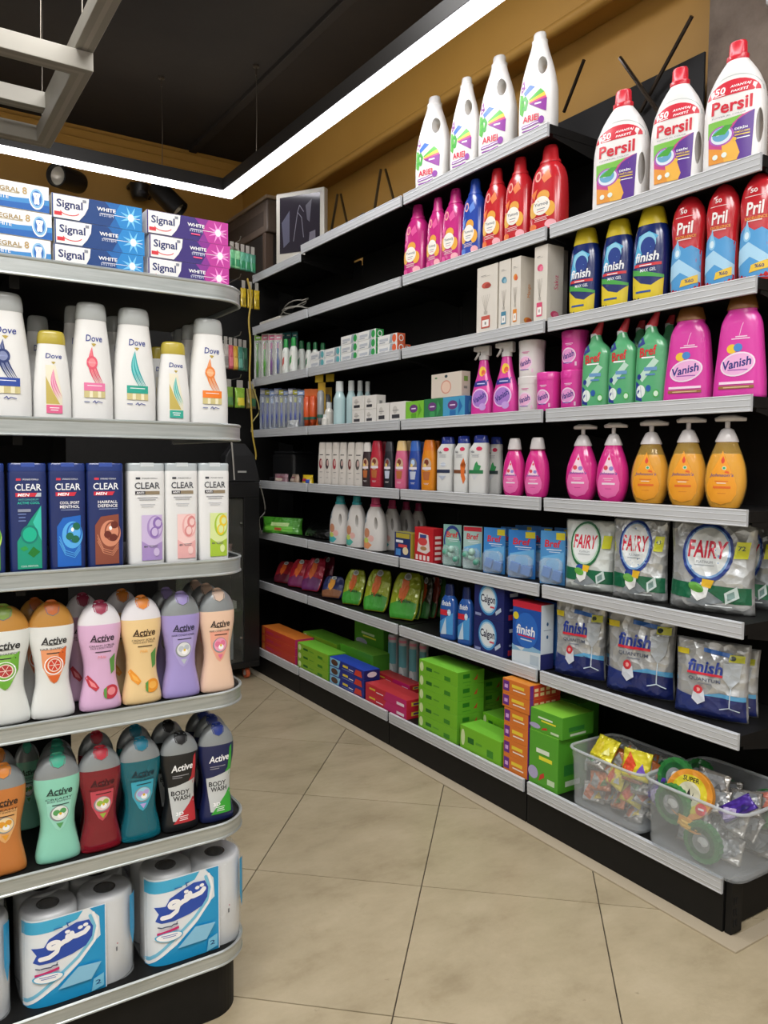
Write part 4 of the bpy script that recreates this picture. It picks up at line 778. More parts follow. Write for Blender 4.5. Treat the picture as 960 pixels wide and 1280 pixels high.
# --- row 3, near bay: dishwasher gels
def gel(w, d, h, kind):
    if kind == 'blue':
        tab = [(0, .8, .85, 2.6), (.03, .94, .98, 2.6), (.2, .98, 1, 2.6), (.5, 1, 1, 2.6), (.72, .92, .95, 2.5), (.82, .78, .85, 2.4)]
        o = [P([(-.85, .02), (.85, .02), (.9, .24), (.3, .17), (-.3, .2), (-.9, .30)], '#e2c92c'), P([(-.9, .30), (.9, .24), (.9, .27), (-.2, .33), (-.9, .36)], '#4aa84a'), P([(-.85, .36), (-.5, .70), (.1, .74), (.6, .68), (.3, .60), (-.3, .5)], '#4fb0dc'), E(.0, .62, .5, .11, '#8fd0ea'), E(.05, .58, .42, .10, '#173a8c'), T('finish', .0, .475, .10, '#f2f4f8', 1.35, 2, .15), R(-.75, .375, .8, .405, '#d8303c'), R(-.4, .382, .3, .392, '#ffffff'), T('MAX GEL', .1, .335, .035, '#e8eef8', .9, 1, .1), R(-.6, .1, .3, .12, '#2a50a0')]
        body, cap = '#16296a', '#d8c226'; cs = [(.815, .8, .87, 2.4), (.84, .78, .86, 2.4), (.96, .64, .72, 2.4), (1, .56, .64, 2.3)]
    else:
        tab = [(0, .82, .85, 2.6), (.03, .95, .98, 2.6), (.25, .98, 1, 2.5), (.5, .92, .95, 2.5), (.7, 1, .98, 2.4), (.85, .88, .9, 2.3), (.93, .66, .72, 2.1), (.98, .4, .5, 2), (1, .2, .3, 2)]
        o = [P([(-.92, .02), (.92, .02), (.9, .42), (.4, .48), (0, .46), (-.5, .52), (-.88, .46)], '#4f9cd4'), P([(-.9, .30), (-.3, .36), (.9, .2), (.9, .10), (-.2, .22), (-.9, .14)], '#a8d4ee'), E(-.42, .42, .22, .055, '#8cc8ec'), P([(-.60, .44), (-.42, .57), (-.26, .44)], '#8cc8ec'), E(-.42, .42, .13, .035, '#d8eef8'), R(-.6, .775, .5, .781, '#f0d8d8'), T('50', -.1, .83, .04, '#f2e8e6', .4, 2), T('Pril', .0, .665, .12, '#f6f2f0', .98, 2, .1), T('EXCELLENCE', .05, .575, .026, '#f0b040', 1.2, 1), R(-.4, .545, .4, .556, '#f2d8d8'), P([(-.2, .07), (.8, .1), (.8, .18), (-.1, .14)], '#e8c23a'), T('%60', .35, .125, .035, '#2a3a70', .5, 2)]
        body, cap = '#c2222c', None; cs = None
    s = ring_secs(tab, w, d, h); t = [('bottle', loft(s, mat(body, .22, coat=.6), 30, 36), [])]
    if cs: t.append(('cap', loft(ring_secs(cs, w, d, h), mat(cap, .35), 0, 32), []))
    t.append(('front_label', art_on(s, w, h, o), [])); return t
for i, (pl, pr, yt) in enumerate(((712, 751, 287), (752, 793, 276), (791, 838, 261))):
    p, w, d, h = right(3, pl, pr, yt, .6, .02, rot=.2); rput(gel(w, d, h, 'blue'), 'dishwasher_gel_bottle', 'navy dishwasher gel bottle with yellow cap and yellow foot, %s' % ordn(i, 3), 'gel bottle', p, .2, 'navy dishwasher gel bottles')
for i, (pl, pr, yt) in enumerate(((838, 883, 246), (881, 925, 231), (923, 972, 217))):
    p, w, d, h = right(3, pl, pr, yt, .6, .02, rot=.2); rput(gel(w, d, h, 'red'), 'dishwasher_gel_bottle', 'red and light blue dishwasher gel bottle, %s' % ordn(i, 3), 'gel bottle', p, .2, 'red and blue dishwasher gel bottles')
# --- row 3, second bay: tall reed-diffuser cartons
def diffuser(w, d, h, acc, side, acc2):
    f = [R(-.6, .86, -.1, .868, '#8a8680'), R(-.6, .845, .3, .85, '#a8a49c'), E(-.1, .715, .42, .045, acc), E(.1, .70, .3, .035, acc2)]+[S([(-.1, .30), (-.5+.2*k, .57)], .004, '#9a948a') for k in range(5)]+[R(-.25, .29, .1, .33, '#b8b2a8'), R(-.5, .08, .35, .26, acc), R(-.4, .10, .25, .20, '#f0ece6'), R(-.15, .13, 0, .17, '#8a8680')]
    r = [E(0, .1, .5, .045, acc), E(.15, .09, .35, .04, acc2)]+([T(side, .1, .52, .075, acc, .9*h/d*.42, 0, 0, 90)] if side else [])
    return carton(w, d, h, dict(front='#dcd6cb', right='#d3cdc1', top='#c8c2b6'), f, r)
Bz = rsurf(3)
def dif(pl, pr, yt, acc, side, acc2, desc, dx=0):
    xf = RXF+.02+dx; y1 = col_y(pl, xf, Bz+.15); y0 = col_y(pr, xf, Bz+.15); h = row_z(yt, xf, (y0+y1)/2)-Bz; w = y1-y0; d = .088
    put(diffuser(w-.001, d, h, acc, side, acc2), 'diffuser_box', desc, 'carton', (xf+d/2, (y0+y1)/2, Bz), RR, 'tall cream diffuser cartons')
dif(596, 621.5, 332, '#c4584a', 'Karamel', '#a03c34', 'tall cream diffuser carton with brown-red berry print, leftmost')
dif(623.5, 638, 325, '#4a86a0', '', '#8ab4c4', 'tall cream diffuser carton with blue print')
dif(639, 650.5, 321, '#e08a2c', 'Mango', '#d8643a', 'tall cream diffuser carton with orange mango print')
dif(667.5, 684, 307, '#d84a72', 'Sakız', '#e87a98', 'tall cream diffuser carton with pink print, rightmost of the front row')
dif(672, 690, 312, '#d84a72', 'Sakız', '#e87a98', 'tall cream diffuser carton behind the pink-printed one', dx=.092)
# --- row 3, far bays: toothpaste cartons, mouthwash, toothbrushes
def slim(w, d, h, c): return carton(w, d, h, dict(front='#e4e4e0', right=c, top='#d6d6d2'), [T('', 0, .5, .1, '#333', 1)] if 0 else [R(-.8, .35, .1, .65, '#b9bec4'), P([(.2, .05), (.5, .05), (.62, .95), (.32, .95)], '#9aa6ae'), E(.72, .5, .2, .42, c), R(-.8, .18, -.2, .26, '#8a94a0')], [E(0, .5, .6, .36, '#f0f0ee'), E(0, .5, .4, .24, c)])
z3 = rsurf(3); hh = .048
def slimrow(y0, n, k, c, dx, cn_, lay, where):
    L = .185
    for i in range(n):
        for j in range(k):
            put(slim(L-.003, .05, hh-.0008, c), 'toothpaste_box', 'white and %s toothpaste box, %s, %s%s' % (cn_, where, ['lowest', 'second from below', 'third from below'][j], '' if n == 1 else ', right pile' if i == 0 else ', left pile'), 'toothpaste box', (RXF+.025+dx+.025, y0+L*i+L/2, z3+hh*(j+lay)), RR, 'far %s toothpaste boxes' % cn_)
slimrow(3.30, 1, 2, '#e0643a', 0, 'orange', 0, 'rightmost of the far stacks')
slimrow(3.33, 1, 1, '#e0643a', .055, 'orange', 0, 'set behind the other orange ones')
slimrow(3.50, 2, 3, '#2f9a4a', .0, 'green', 0, 'three high')
slimrow(3.875, 2, 2, '#5aa8ac', .0, 'turquoise', 0, 'stacked two high')
def mouthwash(w, d, h, cap, lab):
    s = ring_secs([(0, .9, .9, 2.4), (.02, 1, 1, 2.6), (.62, 1, 1, 2.4), (.72, .8, .8, 2.2), (.76, .62, .62, 2)], w, d, h)
    return [('bottle', loft(s, mat('#dfe4dd', .3, coat=.3), 14, 24), []), ('cap', loft(ring_secs([(.755, .68, .68, 2), (.97, .62, .62, 2), (1, .5, .5, 2)], w, d, h), mat(cap, .35), 0, 20), []), ('front_label', art_on(s, w, h, [R(-.7, .12, .7, .6, '#f0f0ea'), P([(-.5, .2), (.4, .3), (.5, .5), (-.3, .42)], lab)]), [])]
for i, (pl, pr, yt, off, l, lb) in enumerate(((353, 362, 424, .02, 'white mouthwash bottle with red print and green cap, beside the toothbrushes', '#cc4a44'), (362, 372, 422, .02, 'white mouthwash bottle with green print and green cap, beside the toothbrushes', '#3aa44a'))):
    p, w, d, h = right(3, pl, pr, yt, .7, off); rput(mouthwash(w, d, h, '#2a9a48', lb), 'mouthwash_bottle', l, 'bottle', p)
for i, (pl, pr, yt, off) in enumerate(((372, 382, 426, .10), (382, 390, 428, .10), (390, 398, 428, .10), (399, 408, 429, .12))):
    p, w, d, h = right(3, pl, pr, yt, .7, off); rput(mouthwash(w, d, h, '#1d6a3c', '#5a8a6a'), 'mouthwash_bottle', 'dark green-capped mouthwash bottle behind the toothpaste boxes, %s' % ordn(i, 4), 'bottle', p, 0, 'mouthwash bottles behind the toothpaste boxes')
def brush(w, d, h, c1, c2, cardc='#d9d6cc', head=True):
    t = [('card', boxme(-w/2, w/2, d*.3, d*.36, 0, h, mat(cardc, .5), .0004), []), ('blister', loft([(h*.03, w*.38, d*.28, 3), (h*.06, w*.44, d*.36, 3), (h*.8, w*.44, d*.36, 3), (h*.84, w*.3, d*.2, 3)], mat('#e8f0f0', .1, trans=.0, coat=1, alpha=.25), 0, 16), [])]
    bm = bmesh.new(); add_tube(bm, [(0, 0, h*.07), (w*.04, 0, h*.35), (-w*.04, 0, h*.5), (0, 0, h*.8)], [w*.16, w*.2, w*.1, w*.12], 8); t.append(('toothbrush', newmesh(bm, 'b', mat(c1, .35), True), [('bristles', boxme(-w*.14, w*.14, -d*.24, -d*.05, h*.66, h*.79, mat(c2, .7), .001), [])]))
    if head: t.append(('header_print', ART([R(-.9, .86, .9, .97, c2), R(-.5, .9, .5, .93, '#ffffff')], w, h, lambda x, z, e: (x, d*.3-e, z), CARD), []))
    return t
for i, (px, c1, c2, l) in enumerate(((322, '#5a9a2c', '#8ac04a', 'green toothbrush in its pack, leftmost of the hanging-card packs'), (331, '#58a836', '#e08aa0', 'green toothbrush in its pack beside a pink-accented one'), (339.5, '#7a4a8c', '#e0709a', 'purple and pink toothbrush pack'), (347.5, '#5a6aa8', '#e89ab4', 'blue and pink toothbrush pack beside the mouthwash'))):
    p, w, d, h = right(3, px-5, px+5, 417, .4, .02, rot=.6); rput(brush(w, d, h, c1, c2), 'toothbrush_pack', l, 'toothbrush pack', p, .6, 'toothbrush packs on the third row')
for i, px in enumerate((346, 353, 360, 368)):
    p, w, d, h = right(3, px-4, px+4, 414, .4, .13, rot=.6); rput(brush(w, d, h, '#2a6a78', '#3a8a90', '#2c5058'), 'toothbrush_pack', 'dark teal toothbrush pack in the back row, %s' % ordn(i, 4), 'toothbrush pack', p, .6, 'teal toothbrush packs at the back')
# --- row 4: stain remover, toilet gel, tubs, sprays, soaps
VB = '#2c2c80'
def vanish(w, d, h, body='#dc3aa6', cap='#8a5a2c'):
    tab = [(0, .96, .9, 4), (.012, 1, .97, 4), (.06, 1, 1, 3.6), (.5, .87, .95, 3), (.72, .78, .88, 2.8), (.80, .66, .8, 2.6), (.84, .56, .72, 2.4), (.865, .55, .7, 2.4)]
    s = ring_secs(tab, w, d, h)
    o = [S([(.05, .60), (.12, .68), (.18, .72)], .006, '#f5c8e6'), R(-.1, .585, .35, .595, '#f8d8ee'), R(-.25, .565, .45, .575, '#f8d8ee'), E(-.22, .475, .2, .045, '#f0c83a'), E(.02, .485, .17, .04, '#4a8ad0'), T('Kosla', .25, .405, .03, '#3a2a80', .42, 1, .2), E(.02, .325, .68, .115, '#f3dff0', rot=12), E(.02, .325, .62, .10, '#eeb2de', rot=12), T('Vanish', .0, .335, .085, VB, 1.1, 2, .25, 10), R(-.35, .265, .42, .275, '#a04ab0'), R(-.68, .135, .66, .16, '#f8dcf0'), R(-.70, .09, .68, .12, '#9a6a3c'), R(-.5, .1, .5, .108, '#e8c8a0')]
    cs = [(.86, .60, .76, 2.4), (.875, .60, .76, 2.4), (.985, .50, .66, 2.3), (1, .44, .58, 2.2)]
    return [('bottle', loft(s, mat(body, .28, coat=.4), 30, 44), []), ('cap', loft(ring_secs(cs, w, d, h), mat(cap, .25, .3, coat=.4), 0, 32), []), ('front_label', art_on(s, w, h, o), [])]
for i, (pl, pr, yt) in enumerate(((831, 893, 385), (893, 959, 369))):
    p, w, d, h = right(4, pl, pr, yt, .45, .02, rot=.25); rput(vanish(w, d, h), 'stain_remover_bottle', 'magenta stain remover bottle with brown-gold cap, %s' % ordn(i, 2), 'cleaner bottle', p, .25, 'magenta stain remover bottles')
def toiletgel(w, d, h):
    tab = [(0, .9, .85, 3), (.02, .98, .97, 3), (.3, 1, 1, 2.8), (.62, .95, .95, 2.6), (.70, .8, .85, 2.4, -.0), (.78, .42, .6, 2.1), (.86, .32, .5, 2)]
    s = [(v*h, a*w/2, b*d/2, n, (-.10 if v > .69 else 0)*w*(v-.66)*4) for v, a, b, n in [t[:4] for t in tab]]
    o = [P([(-.84, .05), (-.4, .03), (-.5, .2), (-.86, .26)], '#24388c'), E(-.5, .14, .3, .07, '#e6f0ea'), P([(-.85, .70), (-.5, .74), (-.3, .66), (-.8, .62)], '#24388c'), P([(-.7, .3), (.3, .5), (.6, .46), (-.4, .24)], '#bfe0d0'), T('Bref', -.1, .575, .105, '#d42a34', 1.15, 2, .15, 8), R(-.5, .50, .35, .515, '#f4f4f4'), R(-.3, .36, .5, .40, '#6a9ac8'), R(-.2, .31, .4, .33, '#5a8ac0'), E(-.62, .3, .14, .03, '#24388c'), E(.0, .17, .16, .036, '#2a5aa8'), E(.48, .11, .2, .045, '#3fae4a'), E(.48, .11, .14, .03, '#d8f0d8')]
    cs = [(.85, .36, .5, 2), (.87, .36, .5, 2), (1.0, .17, .26, 2)]; lean = [(v*h, a*w/2, b*d/2, n, -.10*w*(v-.66)*4+ (v-.85)*w*1.6) for v, a, b, n in cs]
    return [('bottle', loft(s, mat('#5cb07a', .25, coat=.4), 26, 36), []), ('nozzle_cap', loft(lean, mat('#c0303c', .35), 0, 24), []), ('neck', loft([(s[-1][0]-h*.05, w*.17, d*.26, 2, s[-1][4]), (s[-1][0]+.002, w*.175, d*.26, 2, s[-1][4])], mat('#d8dde0', .4), 0, 24), []), ('front_label', art_on(s, w, h, o), [])]
for i, (pl, pr, yt) in enumerate(((728, 765, 403), (761, 797, 399), (795, 836, 391))):
    p, w, d, h = right(4, pl, pr, yt, .5, .02, rot=.25); rput(toiletgel(w, d, h), 'toilet_gel_bottle', 'green toilet gel bottle with red slanted nozzle, %s of the front row' % ['leftmost', 'middle', 'rightmost'][i], 'cleaner bottle', p, .25, 'green toilet gel bottles')
for i, (pl, pr, yt) in enumerate(((786, 815, 394), (822, 852, 388))):
    p, w, d, h = right(4, pl, pr, yt, .5, .13, rot=.25); rput(toiletgel(w, d, h), 'toilet_gel_bottle', 'green toilet gel bottle in the back row, %s' % ordn(i, 2), 'cleaner bottle', p, .25, 'green toilet gel bottles')
def tub(w, d, h, c, lid):
    s = ring_secs([(0, .92, .92, 2.2), (.02, .95, .95, 2.2), (.8, 1, 1, 2.2)], w, d, h)
    o = [E(-.05, .36, .62, .2, '#f0d8ec', rot=18), E(-.05, .36, .55, .165, '#e89ad2' if c != '#e4e0de' else '#f2b8da', rot=18), T('Vanish', -.05, .37, .15, VB, 1.0, 2, .25, 16), R(-.5, .17, .3, .19, '#7a4ab0'), R(-.3, .65, .35, .67, '#f6c8e6' if c != '#e4e0de' else '#e07ab0'), R(-.2, .62, .25, .635, '#f6c8e6' if c != '#e4e0de' else '#e07ab0'), R(.5, .1, .62, .2, '#f0c8e0')]
    return [('tub', loft(s, mat(c, .32, coat=.3), 6, 32), []), ('lid', loft(ring_secs([(.795, 1.02, 1.02, 2.2), (.98, 1.04, 1.04, 2.2), (1, .98, .98, 2.2)], w, d, h), mat(lid, .32, coat=.3), 0, 32), []), ('front_label', art_on(s, w, h, o), [])]
for (pl, pr, yt, n, c, l) in ((648, 681, 426, 2, '#e4e0de', 'white'), (671, 702, 466, 1, '#dc3a9e', 'magenta'), (701, 735, 414, 2, '#dc3a9e', 'magenta')):
    p, w, d, h = right(4, pl, pr, yt, .9, .03 if pl != 671 else .02, rot=.2); w *= .98
    for j in range(n):
        ll = ('%s stain remover tub, %s of a stack of two' % (l, ['lower', 'upper'][j])) if n == 2 else 'magenta stain remover tub standing alone between the two stacks'
        q = p.copy(); q.z += j*h/n; rput(tub(w, d, h/n-.0005, c, c), 'stain_remover_tub', ll, 'tub', q, .2, 'stain remover tubs')
def spray(w, d, h):
    tab = [(0, .94, .9, 3), (.015, 1, 1, 3), (.25, .96, 1, 2.8), (.42, .78, .85, 2.6), (.60, .50, .66, 2.3), (.75, .38, .5, 2.1), (.79, .34, .46, 2)]
    s = ring_secs(tab, w, d, h)
    o = [P([(-.75, .40), (.75, .42), (.6, .5), (-.6, .48)], '#2a2a8c'), R(-.3, .44, .4, .455, '#c8c8f0'), E(.0, .24, .75, .14, '#eac4ea', rot=35), E(.0, .24, .66, .12, '#a878cc', rot=35), T('Vanish', .0, .25, .08, VB, 1.15, 2, .25, 28), E(.1, .62, .28, .07, '#f0c83a'), E(.2, .60, .16, .04, '#e05a3a'), E(.3, .12, .3, .05, '#c8a0e0')]
    hd = bmesh.new(); add_box(hd, -w*.34, w*.30, -d*.22, d*.22, h*.90, h*.985, w*.05); add_box(hd, -w*.10, w*.30, -d*.2, d*.2, h*.84, h*.92, w*.03)
    nz = bmesh.new(); add_box(nz, -w*.46, -w*.335, -d*.13, d*.13, h*.915, h*.975, w*.02)
    tr = bmesh.new(); add_tube(tr, [(-w*.22, 0, h*.90), (-w*.30, 0, h*.85), (-w*.42, 0, h*.80)], [w*.06, w*.055, w*.04], 8)
    W = mat('#e2e0de', .35)
    return [('bottle', loft(s, mat('#dc3a9e', .28, coat=.4), 26, 36), []), ('collar', loft(ring_secs([(.785, .42, .56, 2), (.85, .40, .52, 2)], w, d, h), W, 0, 20), []), ('spray_head', newmesh(hd, 'h', W), [('nozzle', newmesh(nz, 'n', W), []), ('trigger', newmesh(tr, 't', W, True), [])]), ('front_label', art_on(s, w, h, o), [])]
for i, (pl, pr, yt) in enumerate(((590, 619, 431), (617, 649, 426))):
    p, w, d, h = right(4, pl, pr, yt, .55, .02, rot=.25); rput(spray(w, d, h), 'spray_bottle', 'magenta stain remover spray with white trigger head, %s' % ordn(i, 2), 'spray bottle', p, .25, 'magenta spray bottles')
z4 = rsurf(4)
def rbox(r, pl, pr, yt, d, maker, name, label, cat, dx=.02, z=None, group=None, n=1, labels=None, gap=.001):
    """front face spans pl..pr in the photograph; yt = height of the top at the near corner"""
    zz = rsurf(r) if z is None else z; xf = (RX8 if r == 8 else RXF)+dx; y1 = col_y(pl, xf, zz+.03); y0 = col_y(pr, xf, zz+.03); H = row_z(yt, xf, y0)-zz; h = H/n
    for j in range(n): put(maker(y1-y0-gap, d, h-.0006), name, labels[j] if labels else label, cat, (xf+d/2, (y0+y1)/2, zz+j*h), RR, group)
    return y0, y1, zz+H, h
def soapbox(c, c2):
    return lambda w, d, h: carton(w, d, h, dict(front=c, right=c2, top=c2), [E(-.1, .6, .45, .22, '#6a3a7a'), R(-.35, .57, .15, .63, '#e8d8f0'), R(-.35, .1, .2, .35, c2), P([(.4, .1), (.8, .5), (.5, .9)], c2)], [E(0, .5, .3, .3, c)])
rbox(4, 507, 529.5, 500, .06, soapbox('#7cc03a', '#5aa02a'), 'soap_box', 'lime green soap carton beside a darker green one', 'soap box')
rbox(4, 530, 553, 497, .06, soapbox('#2f7a4a', '#3f9a5a'), 'soap_box', 'dark green soap carton between the lime and the blue one', 'soap box')
b_ = rbox(4, 553.5, 581, 494, .06, soapbox('#4a9cc4', '#2a6aa8'), 'soap_box', 'blue soap carton right of the dark green one', 'soap box')
rbox(4, 539, 577, 463, .05, lambda w, d, h: carton(w, d, h, dict(front='#d8cdbf', right='#cfc4b4', top='#c4b8a8'), [E(0, .42, .34, .28, '#d89a86'), E(0, .42, .28, .23, '#e8c8b4'), E(0, .86, .1, .06, '#3a4a50'), R(-.75, .8, -.6, .86, '#5a8a5a')], [R(-.5, .3, .3, .4, '#8a8a80'), R(-.5, .6, .4, .8, '#7aa04a')]), 'soap_box', 'large cream soap carton lying on top of the small soap cartons', 'soap box', z=z4+(b_[2]-z4))
swab = lambda w, d, h: carton(w, d, h, dict(front='#e2dfd8', right='#d6d3cc', top='#d0ccc4'), [R(-.7, .15, .3, .35, '#3a3a3e'), E(-.3, .6, .3, .2, '#c8c4bc'), R(-.6, .55, .2, .58, '#6a6a6e')], [R(-.3, .3, .3, .6, '#8a8a88')])
for (pl, pr, yt, n, l) in ((440, 455, 494, 2, 'left'), (456, 470, 493, 2, 'right')):
    rbox(4, pl, pr, yt, .06, swab, 'cream_box', '', 'carton', n=n, labels=['small white cream carton with black print, lower in the %s stack of two' % l, 'small white cream carton with black print, upper in the %s stack of two' % l], group='small white cream cartons')
rbox(4, 471, 486, 503, .06, swab, 'cream_box', 'small white cream carton standing alone right of the stacks of two', 'carton', group='small white cream cartons')
rbox(4, 487, 506.5, 501, .06, swab, 'cream_box', 'wider white cream carton beside the lime green soap carton', 'carton', group='small white cream cartons')
def tonic(w, d, h, c='#b8d4d6', cap='#d5dad8'):
    s = ring_secs([(0, .9, .9, 2.3), (.02, 1, 1, 2.3), (.6, 1, 1, 2.3), (.72, .7, .7, 2.1), (.78, .6, .6, 2)], w, d, h)
    return [('bottle', loft(s, mat(c, .15, coat=.5), 14, 24), []), ('cap', loft(ring_secs([(.77, .66, .66, 2), (1, .62, .62, 2)], w, d, h), mat(cap, .35), 0, 20), [])]
for i, (pl, pr, yt, off) in enumerate(((417, 432, 477, .02), (433, 445, 476, .06), (445, 455, 476, .10), (455, 464, 477, .12))):
    p, w, d, h = right(4, pl, pr, yt, .8, off); rput(tonic(w, d, h), 'lotion_bottle', 'pale blue-grey lotion bottle with white cap, %s' % ordn(i, 4), 'bottle', p, 0, 'pale lotion bottles')
for i, (pl, pr, yt) in enumerate(((406, 417, 503), (402, 412, 518))):
    p, w, d, h = right(4, pl, pr, yt, .9, .02+.02*(1-i)); rput(tonic(w, d, h, '#dad8d0'), 'cream_jar', ['white cream jar just behind the smaller jar', 'smallest white cream jar left of the lotion bottles'][i], 'jar', p)
def razor(w, d, h, c):
    s = [('card', boxme(-w/2, w/2, d*.3, d*.36, 0, h, mat('#c8a02c' if c != '#d8582a' else '#d06a30', .5)), [])]
    bm = bmesh.new(); add_tube(bm, [(0, 0, h*.05), (0, 0, h*.3), (0, 0, h*.75), (0, 0, h*.82)], [w*.3, w*.42, w*.42, w*.25], 12); s.append(('razor_body', newmesh(bm, 'r', mat(c, .25, coat=.5), True), [('label_band', loft([(h*.2, w*.43, w*.43, 2), (h*.27, w*.43, w*.43, 2)], mat('#2a5a4a', .4), 0, 12), [])])); return s
for i, (px, c, yt, l) in enumerate(((384, '#d8582a', 486, 'orange razor pack, left of two'), (391.5, '#d8582a', 486, 'orange razor pack, right of two'), (401, '#9a9c9c', 478, 'grey razor pack with a yellow header'), (409, '#8a8c8e', 484, 'grey razor pack behind the yellow-headed one'))):
    p, w, d, h = right(4, px-5, px+5, yt, .6, .02+.07*(i == 3), rot=.5); rput(razor(w, d, h, c), 'razor_pack', l, 'razor pack', p, .5, 'razor packs')
    if i == 2:
        for k, (aa, bb, ly) in enumerate(((-.02, .045, 0), (.05, .11, .035))):
            single(boxme(-.002, .002, -.03, .03, 0, .045, mat('#d8b82c', .45), .0005), 'shelf_talker', ['yellow price flag standing above the orange razor packs', 'second yellow price flag, right of the first'][k], 'price flag', (p.x+.0+ly, p.y-aa, p.z+h+.002), .4, rx=0)
for i in range(9):
    px = 329+5.8*i; p, w, d, h = right(4, px-5, px+5, 485+(i % 3), .45, .02+.012*(i % 2), rot=.55)
    rput(brush(w, d, h, ['#3a4a9a', '#4a5ab0', '#2a3a80'][i % 3], ['#d8dce8', '#c8c84a', '#9ab0d8'][i % 3], '#5a6a9c' if i < 4 else '#4a4e60'), 'toothbrush_pack', 'blue toothbrush pack in the row of nine, %s' % (ordn(i, 9)), 'toothbrush pack', p, .55, 'blue toothbrush packs on the fourth row')
bg = bag(.14, .035, .05, '#c8ccce', [R(-.3, .4, .3, .5, '#9aa4b0')], FILM, .008, 5)
rput(bg, 'plastic_pouch', 'crumpled clear plastic pouch lying in front of the blue toothbrushes', 'pouch', (RXF+.03, col_y(368, RXF+.04, z4), z4+.002))
# --- row 5: shampoos, pump bottles
TD_ = lambda u, v, su, sv, c: P([(u+su*x, v+sv*y) for x, y in [(0, 1), (.18, .72), (.45, .38), (.75, .02), (.9, -.3), (.86, -.62), (.6, -.88), (0, -1), (-.6, -.88), (-.86, -.62), (-.9, -.3), (-.75, .02), (-.45, .38), (-.18, .72)]], c)
def drop(w, d, h, kind, pump=True):
    pk = kind == 'pink'
    tab = [(0, .62, .72, 2.3), (.02, .70, .8, 2.4), (.12, .88, .95, 2.4), (.28, 1, 1, 2.4), (.42, .96, .96, 2.3), (.58, .76, .82, 2.2), (.68, .58, .66, 2.1), (.73, .50, .6, 2)] if pump else [(0, .66, .75, 2.3), (.02, .78, .85, 2.4), (.15, .93, .97, 2.4), (.32, 1, 1, 2.4), (.55, .92, .93, 2.3), (.70, .72, .78, 2.2), (.79, .55, .62, 2)]
    s = ring_secs(tab, w, d, h); zt = tab[-1][0]
    o = [TD_(-.04, .34, .80, .29, '#f070b4' if pk else '#f2a22a')]
    if pk: o += [P([(-.04, .62), (-.32, .45), (-.45, .37), (.40, .37), (.25, .45)], '#f6d8e6'), E(-.2, .44, .14, .03, '#d84a5a'), E(.15, .43, .14, .028, '#9a8ad0'), E(-.02, .555, .07, .02, '#e0405a')]
    else: o += [P([(.0, .575), (.09, .53), (.07, .505), (0, .49), (-.07, .505), (-.09, .53)], '#e0482c'), E(.08, .445, .10, .02, '#e8f0e0'), E(.08, .445, .07, .014, '#3aa86a'), P([(.1, .395), (.35, .385), (.3, .41), (.15, .415)], '#e8642c')]
    o += [T("Johnson's", -.04, .365, .045, '#5a4aa8' if pk else '#4a4a8c', 1.15, 1, .2), R(-.35, .30, .3, .308, '#f8d8e8' if pk else '#e06a2c'), R(-.25, .28, .2, .286, '#f8d8e8' if pk else '#ffffff'), R(-.42, .225, .42, .25, '#f8e0ee' if pk else '#e8702c'), R(-.2, .17, .2, .176, '#c83a8a' if pk else '#d8802c')]
    W = mat('#e0dcdc', .3, coat=.3)
    if pk: t = [('bottle', loft(s, mat('#dc2f8c', .18, coat=.6), 28, 36), [])]
    else:
        liq = [q for q in s]; lv = .60
        body = loft(s, mat('#f6cf6a', .06, coat=.8, alpha=.3), 28, 36); inner = ring_secs([(v, a*.95, b*.94, n) for v, a, b, n in tab if v < lv and v > .01]+[(lv, .70*.95, .78*.94, 2.2)], w, d, h)
        t = [('bottle', body, [('liquid', loft(inner, mat('#eda414', .2, coat=.3), 20, 32), [])])]
    if pump:
        t.append(('pump_collar', loft(ring_secs([(zt-.003, .56, .66, 2), (zt+.01, .56, .66, 2), (.80, .44, .54, 2), (.86, .30, .38, 2), (.875, .18, .22, 2)], w, d, h), W, 0, 28), []))
        bm = bmesh.new(); add_tube(bm, [(0, 0, h*.86), (0, 0, h*.965)], w*.06, 10); hd = bmesh.new(); add_tube(hd, [(-w*.30, 0, h*.972), (-w*.15, 0, h*.985), (w*.16, 0, h*.985), (w*.44, 0, h*.968)], [w*.05, w*.085, w*.085, w*.045], 8)
        t.append(('pump_head', newmesh(hd, 'p', W, True), [('pump_stem', newmesh(bm, 'p', W, True), [])]))
    else:
        t.append(('neck_ring', loft(ring_secs([(zt-.01, .60, .68, 2), (zt+.02, .58, .66, 2)], w, d, h), mat('#7a1840', .3), 0, 24), []))
        t.append(('cap', loft(ring_secs([(zt+.018, .60, .68, 2), (zt+.03, .62, .7, 2), (.97, .48, .56, 2), (1, .4, .48, 2)], w, d, h), W, 0, 28), []))
    t.append(('front_label', art_on(s, w, h, o), [])); return t
for i, (pl, pr, yt, k) in enumerate(((708, 748, 532, 'pink'), (746, 786, 530, 'pink'), (789, 837, 527, 'yellow'), (834, 884, 523, 'yellow'), (881, 934, 521, 'yellow'))):
    p, w, d, h = right(5, pl, pr, yt, .62, .02, rot=.3); n = 2 if k == 'pink' else 3
    rput(drop(w, d, h, k), 'pump_bottle', ('pink pump bottle with white pump, ' if k == 'pink' else 'clear golden-yellow pump bottle with white pump, ')+ordn(i if n == 2 else i-2, n), 'pump bottle', p, .3, k+' pump bottles')
for i, (pl, pr, yt) in enumerate(((629, 657, 548), (656, 687, 547))):
    p, w, d, h = right(5, pl, pr, yt, .62, .02, rot=.3); rput(drop(w, d, h, 'pink', False), 'shampoo_bottle', 'pink drop-shaped shampoo bottle with white cap and no pump, %s' % ordn(i, 2), 'shampoo bottle', p, .3, 'pink capped shampoo bottles')
